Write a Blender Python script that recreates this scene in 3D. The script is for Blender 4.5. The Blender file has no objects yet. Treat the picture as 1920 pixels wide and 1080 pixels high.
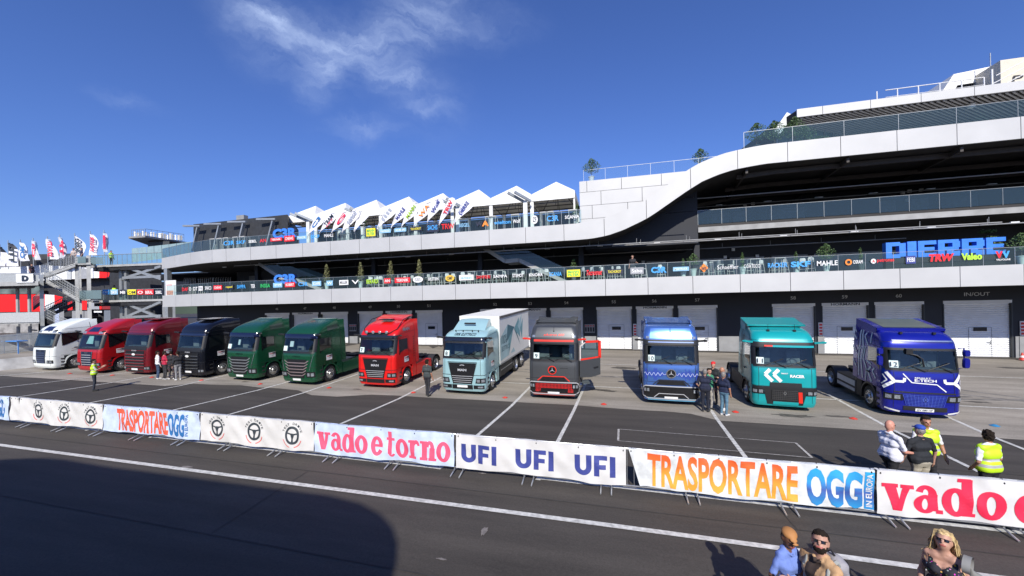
import bpy, bmesh, math, random
import numpy as np
from mathutils import Vector, Matrix
random.seed(7)
SC = bpy.context.scene
COL = SC.collection
R = math.radians
# ---------------------------------------------------------------- camera, sky, sun, exposure
CAMH = 4.66; YAW = R(14.6); ROLL = .022; FPX = 730.; CX = 960.; CY = 568.
cd = bpy.data.cameras.new('camera'); cam = bpy.data.objects.new('camera', cd); COL.objects.link(cam)
cd.sensor_width = 36; cd.lens = FPX / 1920 * 36; cd.shift_y = (CY - 540) / 1920; cd.clip_end = 5000; cd.clip_start = .05
cam.matrix_world = Matrix.Translation((0, 0, CAMH)) @ Matrix.Rotation(YAW, 4, 'Z') @ Matrix.Rotation(R(90), 4, 'X') @ Matrix.Rotation(-ROLL, 4, 'Z')
SC.camera = cam
SUN = Vector((-.20, 1, -.71)).normalized()           # direction the light travels
sun_el = math.asin(-SUN.z); sun_az = math.atan2(-SUN.x, -SUN.y)   # compass bearing of the sun from +Y, clockwise
W = bpy.data.worlds.new('World'); SC.world = W; W.use_nodes = True
nt = W.node_tree; nt.nodes.clear(); N = nt.nodes.new; LK = nt.links.new
sky = N('ShaderNodeTexSky'); sky.sky_type = 'NISHITA'; sky.sun_disc = False
sky.sun_elevation = sun_el; sky.sun_rotation = sun_az; sky.altitude = 0; sky.air_density = 1.15; sky.dust_density = .4; sky.ozone_density = 5.0
tc = N('ShaderNodeTexCoord')
# wisps of high cloud: soft strokes laid out in the sky round one compass direction
def sky_dir(px, py):
    dx, dy = px - CX, py - CY; c, s = math.cos(ROLL), math.sin(ROLL); u = (dx * c - dy * s) / FPX; v = (dx * s + dy * c) / FPX
    return Vector((-math.sin(YAW) + math.cos(YAW) * u, math.cos(YAW) + math.sin(YAW) * u, -v)).normalized()
CLD = sky_dir(680, 95); CR = CLD.cross(Vector((0, 0, 1))).normalized(); CU = CR.cross(CLD)
def vm(op, a=None, b=None):
    n = N('ShaderNodeVectorMath'); n.operation = op
    for i, q in enumerate((a, b)):
        if q is None: continue
        if isinstance(q, (Vector, tuple)): n.inputs[i].default_value = q
        else: LK(q, n.inputs[i])
    return n
def fm(op, a, b=None):
    n = N('ShaderNodeMath'); n.operation = op
    for i, q in enumerate((a, b)):
        if q is None: continue
        if isinstance(q, (int, float)): n.inputs[i].default_value = q
        else: LK(q, n.inputs[i])
    return n.outputs[0]
nv = vm('NORMALIZE', tc.outputs['Generated']).outputs[0]
den = fm('MAXIMUM', vm('DOT_PRODUCT', nv, CLD).outputs['Value'], .05); ca_ = fm('DIVIDE', vm('DOT_PRODUCT', nv, CR).outputs['Value'], den); cb_ = fm('DIVIDE', vm('DOT_PRODUCT', nv, CU).outputs['Value'], den)
cmb = N('ShaderNodeCombineXYZ'); LK(ca_, cmb.inputs[0]); LK(cb_, cmb.inputs[1])
d1 = N('ShaderNodeTexNoise'); d1.inputs['Scale'].default_value = 5; d1.inputs['Detail'].default_value = 7; d1.inputs['Roughness'].default_value = .62; LK(cmb.outputs[0], d1.inputs[0])
sc_ = vm('SCALE', vm('SUBTRACT', d1.outputs['Color'], (.5, .5, .5)).outputs[0]); sc_.inputs['Scale'].default_value = .17
pv = vm('ADD', cmb.outputs[0], sc_.outputs[0]).outputs[0]
total = None
def gn(px, py): d = sky_dir(px, py); k = d.dot(CLD); return Vector((d.dot(CR) / k, d.dot(CU) / k))
for (x0, y0, x1, y1, w_, st_) in [(450, -20, 572, 72, 34, .75), (555, 58, 750, 88, 24, .7), (650, 85, 900, -20, 58, .75), (490, 90, 720, 122, 62, .55), (560, 95, 650, 165, 60, .35), (680, 128, 825, 172, 28, .6), (745, 206, 870, 199, 16, .3), (610, 234, 765, 246, 22, .34), (180, 165, 315, 228, 16, .2), (430, -60, 520, 130, 60, .35), (840, 60, 1010, 52, 40, .2), (700, 150, 900, 230, 70, .16)]:
    A, B = gn(x0, y0), gn(x1, y1); m = (A + B) / 2; dd = B - A; mpp = N('ShaderNodeMapping'); mpp.vector_type = 'TEXTURE'; mpp.inputs['Location'].default_value = (m.x, m.y, 0); mpp.inputs['Rotation'].default_value = (0, 0, math.atan2(dd.y, dd.x)); mpp.inputs['Scale'].default_value = (dd.length * .80, w_ / FPX * 1.35, 1)
    g = N('ShaderNodeTexGradient'); g.gradient_type = 'QUADRATIC_SPHERE'; LK(pv, mpp.inputs[0]); LK(mpp.outputs[0], g.inputs[0]); v_ = fm('MULTIPLY', g.outputs['Fac'], st_ * .8); total = v_ if total is None else fm('ADD', total, v_)
fb_ = N('ShaderNodeMapping'); fb_.inputs['Rotation'].default_value = (0, 0, R(-12)); fb_.inputs['Scale'].default_value = (5, 15, 1); LK(pv, fb_.inputs[0])
d2 = N('ShaderNodeTexNoise'); d2.inputs['Scale'].default_value = 1.6; d2.inputs['Detail'].default_value = 9; d2.inputs['Roughness'].default_value = .62; LK(fb_.outputs[0], d2.inputs[0])
mr_ = N('ShaderNodeMapRange'); mr_.inputs[1].default_value = .30; mr_.inputs[2].default_value = .68; mr_.inputs[3].default_value = .10; mr_.inputs[4].default_value = 1.25; LK(d2.outputs[0], mr_.inputs[0])
cloud = fm('MINIMUM', fm('MULTIPLY', total, mr_.outputs[0]), .8)
mx = N('ShaderNodeMixRGB'); mx.inputs[2].default_value = (5.0, 6.2, 9.0, 1); LK(cloud, mx.inputs[0])
hs = N('ShaderNodeMixRGB'); hs.blend_type = 'MULTIPLY'; hs.inputs[0].default_value = 1; hs.inputs[2].default_value = (.64, .76, 1.22, 1)
bg = N('ShaderNodeBackground'); bg.inputs[1].default_value = .112
wo = N('ShaderNodeOutputWorld')
LK(sky.outputs[0], hs.inputs[1]); LK(hs.outputs[0], mx.inputs[1]); LK(mx.outputs[0], bg.inputs[0]); LK(bg.outputs[0], wo.inputs[0])
sd = bpy.data.lights.new('sun', 'SUN'); sd.energy = 5.0; sd.angle = R(.53); sd.color = (1, .945, .85)
so = bpy.data.objects.new('sun', sd); COL.objects.link(so); so.location = (10, -30, 40)
so.rotation_euler = SUN.to_track_quat('-Z', 'Y').to_euler()
SC.view_settings.view_transform = 'Standard'; SC.view_settings.look = 'None'; SC.view_settings.gamma = 1; SC.view_settings.exposure = .08
SC.view_settings.use_curve_mapping = False
SC.cycles.max_bounces = 8; SC.cycles.transparent_max_bounces = 16; SC.cycles.caustics_reflective = False; SC.cycles.caustics_refractive = False

# ---------------------------------------------------------------- where things stand
FW = (-math.sin(YAW), math.cos(YAW)); RT = (math.cos(YAW), math.sin(YAW))
SLX = .0142; SLY = .0436; YB = 16.5
def gz(x, y): return -SLX * x + max(0, y - YB) * SLY
def ray(px, py):
    dx, dy = px - CX, py - CY; c, s = math.cos(ROLL), math.sin(ROLL)
    u = (dx * c - dy * s) / FPX; v = (dx * s + dy * c) / FPX
    return Vector((FW[0] + RT[0] * u, FW[1] + RT[1] * u, -v))
def atY(px, py, Y):
    d = ray(px, py); t = Y / d.y; return Vector((t * d.x, Y, CAMH + t * d.z))
def atd(px, py, dep):
    d = ray(px, py); return Vector((dep * d.x, dep * d.y, CAMH + dep * d.z))
def atg(px, py, h=0):
    d = ray(px, py); t = 5.
    for _ in range(60):
        t = t * .5 + .5 * (h + gz(t * d.x, t * d.y) - CAMH) / d.z
    return Vector((t * d.x, t * d.y, CAMH + t * d.z))

# ---------------------------------------------------------------- materials
MC = {}
def mat(name, col, rough=.5, metal=0., var=.12, vs=3., bump=0., bs=60., coat=0., trans=0., emit=0., spec=.5, stretch=(1, 1, 1), obj=True):
    if name in MC: return MC[name]
    m = bpy.data.materials.new(name); m.use_nodes = True; t = m.node_tree; b = t.nodes['Principled BSDF']
    b.inputs['Roughness'].default_value = rough; b.inputs['Metallic'].default_value = metal; b.inputs['Specular IOR Level'].default_value = spec
    b.inputs['Coat Weight'].default_value = coat; b.inputs['Coat Roughness'].default_value = .04
    c = t.nodes.new('ShaderNodeTexCoord'); mpn = t.nodes.new('ShaderNodeMapping'); mpn.inputs['Scale'].default_value = stretch
    n = t.nodes.new('ShaderNodeTexNoise'); n.inputs['Scale'].default_value = vs; n.inputs['Detail'].default_value = 6
    rp = t.nodes.new('ShaderNodeValToRGB')
    k0, k1 = 1 - var, 1 + var
    rp.color_ramp.elements[0].position = .3; rp.color_ramp.elements[1].position = .7
    rp.color_ramp.elements[0].color = (col[0] * k0, col[1] * k0, col[2] * k0, 1)
    rp.color_ramp.elements[1].color = (min(1, col[0] * k1), min(1, col[1] * k1), min(1, col[2] * k1), 1)
    t.links.new(c.outputs['Object'], mpn.inputs[0]); t.links.new(mpn.outputs[0], n.inputs[0]); t.links.new(n.outputs[0], rp.inputs[0]); t.links.new(rp.outputs[0], b.inputs['Base Color'])
    if bump:
        n2 = t.nodes.new('ShaderNodeTexNoise'); n2.inputs['Scale'].default_value = bs; n2.inputs['Detail'].default_value = 3
        bp = t.nodes.new('ShaderNodeBump'); bp.inputs['Strength'].default_value = bump; bp.inputs['Distance'].default_value = .02
        t.links.new(mpn.outputs[0], n2.inputs[0]); t.links.new(n2.outputs[0], bp.inputs['Height']); t.links.new(bp.outputs[0], b.inputs['Normal'])
    if emit:
        b.inputs['Emission Strength'].default_value = emit; b.inputs['Emission Color'].default_value = (*col, 1)
    MC[name] = m; return m
def two_sided(t, fr, ior):
    g = t.nodes.new('ShaderNodeNewGeometry'); m = t.nodes.new('ShaderNodeMapRange'); m.inputs[3].default_value = ior; m.inputs[4].default_value = 1 / ior; t.links.new(g.outputs['Backfacing'], m.inputs[0]); t.links.new(m.outputs[0], fr.inputs[0])
def glassmat(name, tint, alpha, rough=.02):
    """thin pane: mostly see-through, tinted, with real reflections"""
    m = bpy.data.materials.new(name); m.use_nodes = True; t = m.node_tree; t.nodes.clear()
    o = t.nodes.new('ShaderNodeOutputMaterial'); tr = t.nodes.new('ShaderNodeBsdfTransparent'); tr.inputs[0].default_value = (*tint, 1)
    gl = t.nodes.new('ShaderNodeBsdfGlossy'); gl.inputs['Roughness'].default_value = rough; gl.inputs[0].default_value = (.9, .95, 1, 1)
    df = t.nodes.new('ShaderNodeBsdfDiffuse'); df.inputs[0].default_value = (tint[0] * .35, tint[1] * .45, tint[2] * .45, 1)
    lw = t.nodes.new('ShaderNodeFresnel'); two_sided(t, lw, 1.5)
    m1 = t.nodes.new('ShaderNodeMixShader'); m1.inputs[0].default_value = alpha; m2 = t.nodes.new('ShaderNodeMixShader')
    t.links.new(tr.outputs[0], m1.inputs[1]); t.links.new(df.outputs[0], m1.inputs[2]); t.links.new(lw.outputs[0], m2.inputs[0])
    t.links.new(m1.outputs[0], m2.inputs[1]); t.links.new(gl.outputs[0], m2.inputs[2]); t.links.new(m2.outputs[0], o.inputs[0])
    MC[name] = m; return m

# ---------------------------------------------------------------- mesh builder
def tag(o, label=None, cat=None, group=None, kind=None):
    if label: o['label'] = label
    if cat: o['category'] = cat
    if group: o['group'] = group
    if kind: o['kind'] = kind
    return o
def empty(name, loc, rz=0, label=None, cat=None, group=None, rot=None):
    o = bpy.data.objects.new(name, None); COL.objects.link(o); o.location = loc; o.empty_display_size = .3
    o.rotation_euler = rot if rot else (0, 0, rz)
    return tag(o, label, cat, group)
def kids(o): return [c for c in bpy.data.objects if c.parent == o]
KID = {}
def copy_tree(o, parent=None, ch=None):
    if ch is None:
        ch = {}
        for c in bpy.data.objects:
            if c.parent: ch.setdefault(c.parent.name, []).append(c)
    c = o.copy(); COL.objects.link(c); c.parent = parent
    for k in ch.get(o.name, []): copy_tree(k, c, ch)
    return c
class MB:
    def __init__(s): s.v = []; s.f = []; s.m = []; s.sm = []
    def add(s, vs, fs, mi=0, smooth=False):
        b = len(s.v); s.v += [tuple(p) for p in vs]
        for f in fs: s.f.append([b + i for i in f]); s.m.append(mi); s.sm.append(smooth)
        return s
    def box(s, c, d, mi=0, rz=0, M=None):
        hx, hy, hz = d[0] / 2, d[1] / 2, d[2] / 2
        vs = [Vector((x, y, z)) for x in (-hx, hx) for y in (-hy, hy) for z in (-hz, hz)]
        if rz: M = Matrix.Rotation(rz, 3, 'Z')
        if M: vs = [M @ v for v in vs]
        vs = [v + Vector(c) for v in vs]
        return s.add(vs, [(0, 1, 3, 2), (4, 6, 7, 5), (0, 4, 5, 1), (2, 3, 7, 6), (0, 2, 6, 4), (1, 5, 7, 3)], mi)
    def bb(s, a, b, mi=0):
        return s.box([(a[i] + b[i]) / 2 for i in range(3)], [abs(b[i] - a[i]) for i in range(3)], mi)
    def tube(s, pts, r, n=8, mi=0, caps=True, r2=None):
        pts = [Vector(p) for p in pts]; rings = []; k = len(pts)
        for i, p in enumerate(pts):
            d = (pts[min(i + 1, k - 1)] - pts[max(i - 1, 0)])
            if d.length < 1e-9: d = Vector((0, 0, 1))
            d.normalize(); a = d.cross(Vector((0, 0, 1)) if abs(d.z) < .95 else Vector((1, 0, 0))).normalized(); b = d.cross(a)
            rr = r if r2 is None else r + (r2 - r) * i / max(1, k - 1)
            if isinstance(r, (list, tuple)): rr = r[i]
            rings.append([p + (a * math.cos(t) + b * math.sin(t)) * rr for t in [2 * math.pi * j / n for j in range(n)]])
        vs = [q for g in rings for q in g]; fs = []
        for i in range(k - 1):
            for j in range(n):
                fs.append((i * n + j, i * n + (j + 1) % n, (i + 1) * n + (j + 1) % n, (i + 1) * n + j))
        s.add(vs, fs, mi, n > 5)
        if caps: s.add(rings[0], [tuple(range(n))[::-1]], mi); s.add(rings[-1], [tuple(range(n))], mi)
        return s
    def bar(s, a, b, w, h, mi=0):
        """rectangular bar from a to b"""
        a = Vector(a); b = Vector(b); d = (b - a).normalized()
        u = d.cross(Vector((0, 0, 1)) if abs(d.z) < .95 else Vector((0, 1, 0))).normalized(); v = u.cross(d)
        vs = [p + u * (i * w / 2) + v * (j * h / 2) for p in (a, b) for i, j in ((-1, -1), (1, -1), (1, 1), (-1, 1))]
        return s.add(vs, [(3, 2, 1, 0), (4, 5, 6, 7), (0, 1, 5, 4), (1, 2, 6, 5), (2, 3, 7, 6), (3, 0, 4, 7)], mi)
    def prism(s, poly, off, mi=0):
        """3D polygon pushed along the vector off"""
        n = len(poly); P = [Vector(p) for p in poly]; off = Vector(off); vs = P + [p + off for p in P]
        return s.add(vs, [tuple(range(n)), tuple(range(2 * n - 1, n - 1, -1))] + [(i, n + i, n + (i + 1) % n, (i + 1) % n) for i in range(n)], mi)
    def lathe(s, prof, c, axis='X', n=24, mi=0, smooth=True):
        """prof = [(along, radius)]"""
        vs = []; fs = []
        for a, r_ in prof:
            for j in range(n):
                t = 2 * math.pi * j / n; u, v = r_ * math.cos(t), r_ * math.sin(t)
                p = (a, u, v) if axis == 'X' else ((u, a, v) if axis == 'Y' else (u, v, a))
                vs.append((p[0] + c[0], p[1] + c[1], p[2] + c[2]))
        for i in range(len(prof) - 1):
            for j in range(n): fs.append((i * n + j, i * n + (j + 1) % n, (i + 1) * n + (j + 1) % n, (i + 1) * n + j))
        return s.add(vs, fs, mi, smooth)
    def grid(s, P, mi=0, smooth=True, close=False):
        """P = list of rows of points"""
        nr, nc = len(P), len(P[0]); vs = [p for r_ in P for p in r_]; fs = []
        for i in range(nr - 1):
            for j in range(nc - (0 if close else 1)):
                fs.append((i * nc + j, i * nc + (j + 1) % nc, (i + 1) * nc + (j + 1) % nc, (i + 1) * nc + j))
        return s.add(vs, fs, mi, smooth)
    def build(s, name, mats, parent=None, world=False, fixn=True, sharp=35):
        if not isinstance(mats, (list, tuple)): mats = [mats]
        me = bpy.data.meshes.new(name); vs = s.v
        if world and parent is not None: l = parent.location; vs = [(a - l[0], b - l[1], c - l[2]) for a, b, c in vs]
        me.from_pydata(vs, [], s.f)
        for m in mats: me.materials.append(m)
        me.polygons.foreach_set('material_index', s.m); me.polygons.foreach_set('use_smooth', s.sm)
        if fixn:
            bm = bmesh.new(); bm.from_mesh(me); bmesh.ops.recalc_face_normals(bm, faces=bm.faces); bm.to_mesh(me); bm.free()
        if any(s.sm): me.set_sharp_from_angle(angle=R(sharp))
        me.update(); o = bpy.data.objects.new(name, me); COL.objects.link(o)
        if parent is not None: o.parent = parent
        return o

# ---------------------------------------------------------------- flat lettering as meshes
TXT = {}
def text2d(s, bold=0.):
    """vertices scaled to a unit box (0..1, 0..1) and the faces of a line of lettering; also its width/height ratio"""
    k = (s, bold)
    if k in TXT: return TXT[k]
    c = bpy.data.curves.new('t', 'FONT'); c.body = s; c.offset = bold; c.resolution_u = 3; c.align_x = 'LEFT'; c.fill_mode = 'BOTH'
    o = bpy.data.objects.new('t', c); COL.objects.link(o); bpy.context.view_layer.update()
    me = bpy.data.meshes.new_from_object(o.evaluated_get(bpy.context.evaluated_depsgraph_get()))
    V = [(v.co.x, v.co.y) for v in me.vertices]; Fs = [tuple(p.vertices) for p in me.polygons]
    bpy.data.objects.remove(o); bpy.data.curves.remove(c); bpy.data.meshes.remove(me)
    if not V: V = [(0, 0), (1, 0), (1, 1)]; Fs = []
    x0 = min(p[0] for p in V); x1 = max(p[0] for p in V); y0 = min(p[1] for p in V); y1 = max(p[1] for p in V)
    w = max(1e-6, x1 - x0); h = max(1e-6, y1 - y0)
    TXT[k] = ([((p[0] - x0) / w, (p[1] - y0) / h) for p in V], Fs, w / h); return TXT[k]
def refine(V, Fs, sx, sz, step):
    """cut lettering along a fine grid so that it can follow folds"""
    bm = bmesh.new(); vs = [bm.verts.new((a * sx, 0, c * sz)) for a, c in V]
    for f in Fs:
        try: bm.faces.new([vs[i] for i in f])
        except ValueError: pass
    for ax, L in (((1, 0, 0), sx), ((0, 0, 1), sz)):
        n = int(L / step)
        for i in range(1, n + 1):
            bmesh.ops.bisect_plane(bm, geom=bm.verts[:] + bm.edges[:] + bm.faces[:], plane_co=Vector(ax) * (i * L / (n + 1)), plane_no=ax)
    bm.verts.index_update(); out = ([(v.co.x / sx, v.co.z / sz) for v in bm.verts], [tuple(v.index for v in f.verts) for f in bm.faces]); bm.free(); return out
def put_text(mb, s, fn, w, h, mi=0, bold=.02, slant=0.):
    """fn(u,v) maps lettering plane (metres from its lower left corner) to space"""
    V, Fs, ar = text2d(s, bold); mb.add([fn(a * w + slant * b * h, b * h) for a, b in V], Fs, mi); return mb
print('lib ok')
# ================================================================ GROUND
def gz(x, y):
    x = max(-62., min(45., x)); return -SLX * x + max(0, min(y, 33.) - YB) * SLY
def asphalt(name, c0, c1, c2, rough, stretch):
    m = bpy.data.materials.new(name); m.use_nodes = True; t = m.node_tree; b = t.nodes['Principled BSDF']; b.inputs['Roughness'].default_value = rough
    b.inputs['Specular IOR Level'].default_value = .35
    c = t.nodes.new('ShaderNodeTexCoord'); mp_ = t.nodes.new('ShaderNodeMapping'); mp_.inputs['Scale'].default_value = stretch
    a = t.nodes.new('ShaderNodeTexNoise'); a.inputs['Scale'].default_value = .55; a.inputs['Detail'].default_value = 8; a.inputs['Roughness'].default_value = .65
    d = t.nodes.new('ShaderNodeTexNoise'); d.inputs['Scale'].default_value = 26; d.inputs['Detail'].default_value = 9; d.inputs['Roughness'].default_value = .8
    e = t.nodes.new('ShaderNodeTexNoise'); e.inputs['Scale'].default_value = .16; e.inputs['Detail'].default_value = 3
    ra = t.nodes.new('ShaderNodeValToRGB'); ra.color_ramp.elements[0].position = .3; ra.color_ramp.elements[1].position = .72
    ra.color_ramp.elements[0].color = (*c0, 1); ra.color_ramp.elements[1].color = (*c1, 1)
    mm = t.nodes.new('ShaderNodeMixRGB'); mm.blend_type = 'MULTIPLY'; mm.inputs[0].default_value = .8
    m3 = t.nodes.new('ShaderNodeMixRGB'); m3.inputs[2].default_value = (*c2, 1)
    r3 = t.nodes.new('ShaderNodeMapRange'); r3.inputs[1].default_value = .5; r3.inputs[2].default_value = .68; r3.inputs[4].default_value = .5
    bp = t.nodes.new('ShaderNodeBump'); bp.inputs['Strength'].default_value = .5; bp.inputs['Distance'].default_value = .006
    t.links.new(c.outputs['Object'], mp_.inputs[0]); t.links.new(mp_.outputs[0], a.inputs[0]); t.links.new(c.outputs['Object'], d.inputs[0]); t.links.new(c.outputs['Object'], e.inputs[0])
    t.links.new(a.outputs[0], ra.inputs[0]); t.links.new(e.outputs[0], r3.inputs[0]); t.links.new(r3.outputs[0], m3.inputs[0]); t.links.new(ra.outputs[0], m3.inputs[1])
    t.links.new(m3.outputs[0], mm.inputs[1]); rd = t.nodes.new('ShaderNodeMapRange'); rd.inputs[1].default_value = .25; rd.inputs[2].default_value = .75; rd.inputs[3].default_value = .35; rd.inputs[4].default_value = 1.15; t.links.new(d.outputs[0], rd.inputs[0]); t.links.new(rd.outputs[0], mm.inputs[2]); t.links.new(mm.outputs[0], b.inputs['Base Color'])
    t.links.new(d.outputs[0], bp.inputs['Height']); t.links.new(bp.outputs[0], b.inputs['Normal'])
    return m
M_ASPH = asphalt('asphalt', (.058, .051, .044), (.108, .095, .081), (.078, .068, .058), .82, (.35, 2.4, 1))
M_CONC = asphalt('worn_apron', (.25, .225, .185), (.50, .45, .38), (.27, .24, .195), .85, (.35, 1.9, 1))
M_PAINT = mat('road_paint', (.58, .57, .53), .6, var=.30, vs=9)
M_PAINT2 = mat('worn_paint', (.40, .38, .35), .7, var=.4, vs=9)
ys = [-60, 0, 6, 10, 14, YB - .6, YB, YB + .6, 20, 24, 28, 33, 45, 80, 200, 900]
xs = [-900, -300, -120, -62, -40, -20, 0, 20, 45, 120, 500]
b = MB(); b.grid([[(x, y, gz(x, y)) for x in xs] for y in ys], smooth=False)
tag(b.build('ground', M_ASPH), kind='structure')
edge = [(-30, 700), (30, 706.5), (210, 713), (330, 719), (450, 723), (600, 735), (800, 745), (1080, 760), (1250, 772), (1440, 788), (1680, 806), (1920, 825), (2300, 852)]
ep = [atg(*p) for p in edge]; ep = [Vector((-62, ep[0].y, 0))] + [p for p in ep if p.x < 44] + [Vector((45, ep[-1].y, 0))]
rows = []
for i in range(len(ep) - 1):
    for k in range(4):
        q = ep[i].lerp(ep[i + 1], k / 4); rows.append(Vector((q.x, q.y + random.uniform(-.06, .06), 0)))
rows.append(ep[-1]); b = MB()
def aproncol(p):
    yy = [p.y + (33.4 - p.y) * (k / 10) for k in range(11)] + [80]
    if p.y < YB + .6: yy = sorted(set(yy + [YB, YB + .6]))
    while len(yy) < 14: yy.append(80 + len(yy) * .1)
    return [(p.x, y, gz(p.x, y) + .005) for y in yy[:14]]
b.grid([aproncol(p) for p in rows], smooth=False); tag(b.build('apron', M_CONC), kind='structure')
# painted lines
pl_ = MB()
def lineY(x0, x1, y0, y1, w=.13, h=.011, mb=None):
    n = max(1, int((y1 - y0) / 2)); P = []
    for i in range(n + 1):
        y = y0 + (y1 - y0) * i / n; x = x0 + (x1 - x0) * i / n; P.append([(x - w / 2, y, gz(x, y) + h), (x + w / 2, y, gz(x, y) + h)])
    (mb or pl_).grid(P, smooth=False)
def lineg(a, c, w=.12, h=.011, mb=None):
    a = Vector(a); c = Vector(c); n = max(1, int((c - a).length / 2)); d = (c - a); d.z = 0; d.normalize(); q = Vector((-d.y, d.x, 0)) * w / 2; P = []
    for i in range(n + 1):
        p = a.lerp(c, i / n); P.append([(p.x + s * q.x, p.y + s * q.y, gz(p.x + s * q.x, p.y + s * q.y) + h) for s in (-1, 1)])
    (mb or pl_).grid(P, smooth=False)
for pa, pb in [((0, 705), (160, 691)), ((0, 726.7), (265, 695)), ((33.7, 744.6), (290, 703)), ((166, 756), (437, 701)), ((407.3, 750), (543.1, 715.2)),
               ((417.5, 781), (659, 705.8)), ((627.5, 800), (820, 711.2)), ((891.2, 820), (988.7, 731.2)), ((1043, 833.7), (1092.5, 732.5)),
               ((1401.3, 862.5), (1333.7, 770)), ((1822.5, 878.7), (1582.5, 756.2)), ((1918.7, 842.5), (1777.5, 782.5))]:
    A = atg(*pa); B = atg(*pb); d = (B - A); k = (A.y - 9.95) / d.y; A2 = A - d * k
    B2 = A + d * ((21.2 - A.y) / d.y)
    lineg(A2, B2, .13)
lineg((-13, 20.6, 0), (4, 20.75, 0), .10); lineg((8, 20.4, 0), (40, 20.0, 0), .10); lineg((-3, 26.6, 0), (40, 26.2, 0), .08)
tag(pl_.build('parking_lines', M_PAINT), kind='structure')
pl2 = MB()
for a, c, w in [((0, 786), (192, 808), .14), ((285, 818.6), (480, 840.6), .14), ((480, 840.6), (825, 878), .14), ((1007, 896.5), (1904, 998), .14)]:
    lineg(atg(*a), atg(*c), w, .012, pl2)
A = atg(1904, 998); lineg(A, A + Vector((14, -.15, 0)), .14, .012, pl2)
A = atg(0, 786); lineg(A + Vector((-20, .05, 0)), A, .14, .012, pl2)
lineg(atg(825, 878), atg(838, 868), .13, .0125, pl2)
lineg((-45, 8.2, 0), (0, 8.29, 0), .15, .012, pl2); lineg((0, 8.29, 0), (20, 8.2, 0), .15, .012, pl2)
tag(pl2.build('pit_lane_lines', M_PAINT), kind='structure')
pl3 = MB(); bx = [atg(1160, 805), atg(1492, 831), atg(1523, 859), atg(1159, 827)]
for i in range(4): lineg(bx[i], bx[(i + 1) % 4], .035 if i % 2 == 0 else .07, .013 + i * .0006, pl3)
tag(pl3.build('box_marking', M_PAINT2), kind='structure')
# repair patches and tyre marks on the apron and the lane
M_STAIN = mat('oil_stain', (.10, .09, .075), .7, var=.35, vs=5); M_PATCH = mat('asphalt_patch', (.052, .047, .044), .85, var=.2, vs=5)
def blob(px, py, rx, ry, m, nm, h=.009, seed=1):
    c = atg(px, py); rn = random.Random(seed); v = []
    for i in range(18):
        t = i * math.pi / 9; k = rn.uniform(.6, 1.15); x = c.x + rx * k * math.cos(t); y = c.y + ry * k * math.sin(t); v.append((x, y, gz(x, y) + h))
    b = MB(); b.add([(c.x, c.y, gz(c.x, c.y) + h)] + v, [(0, i + 1, (i + 1) % 18 + 1) for i in range(18)]); return tag(b.build(nm, m), kind='structure')
for i, (px, py, rx, ry) in enumerate([(1168, 690, .75, .4), (1120, 731, .55, .22), (1140, 733, .4, .2), (1570, 781, .5, .12), (480, 711, .5, .12), (560, 713, .35, .1), (1900, 690, .8, .3), (1845, 662, 1.0, .2), (460, 716, .3, .1), (1490, 780, .9, .2), (670, 730, .3, .08), (1830, 754, .5, .15)]):
    blob(px, py, rx, ry, M_STAIN, 'stain', seed=i)
for i, (px, py, rx, ry) in enumerate([(602, 768, .3, .08), (860, 811, .16, .07), (1000, 860, .5, .2)]): blob(px, py, rx, ry, M_PATCH, 'stain', seed=40 + i)
M_CH = mat('chalk_scuff', (.20, .18, .165), .8, var=.3, vs=9)
for i, (px, py, rx, ry) in enumerate([(908, 997, .07, .16), (350, 876, .22, .07), (828, 1049, .10, .03), (905, 888, .12, .04), (1258, 802, .05, .02)]): blob(px, py, rx, ry, M_CH, 'scuff_mark', .010, 60 + i)

M_SEAM = mat('asphalt_seam', (.038, .036, .034), .8, var=.3, vs=4); M_WORN = mat('worn_strip', (.118, .110, .100), .85, var=.35, vs=2.2, stretch=(.3, 3, 1))
sm = MB()
for x0, y0, x1, y1, w in [(-45, 9.0, 24, 9.05, .03), (-45, 12.9, -3, 13.1, .035), (-3, 13.1, 30, 13.3, .03), (-30, 6.1, 14, 6.0, .03), (-8, 6.1, -8.3, 9.0, .03), (3.5, 9.05, 3.3, 13.2, .02)]: lineg((x0, y0, 0), (x1, y1, 0), w, .0085, sm)
tag(sm.build('asphalt_seams', M_SEAM), kind='structure')
tm = MB(); rn = random.Random(8)
def arc_mark(cx, cy, r, a0, a1, w, h): 
    P = []; n = 24
    for i in range(n + 1): a = a0 + (a1 - a0) * i / n; P.append([(cx + (r + q) * math.cos(a), cy + (r + q) * math.sin(a), gz(cx + (r + q) * math.cos(a), cy + (r + q) * math.sin(a)) + h) for q in (-w / 2, w / 2)])
    tm.grid(P, smooth=False)
for i, (cx, cy, r, a0, a1) in enumerate([(12, 34, 12.5, -2.3, -1.3), (13.9, 34, 12.6, -2.3, -1.2), (20, 30, 9, -2.6, -1.5), (21.9, 30, 9.1, -2.6, -1.5), (-2, 36, 13, -2.0, -1.2), (-.1, 36, 13, -2.0, -1.2), (-14, 33, 9.6, -1.9, -1.0)]): arc_mark(cx, cy, r, a0, a1, .22, .0075 + i * .0002)
tag(tm.build('tyre_marks', mat('tyre_mark', (.20, .185, .165), .8, var=.45, vs=3)), kind='structure')

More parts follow.
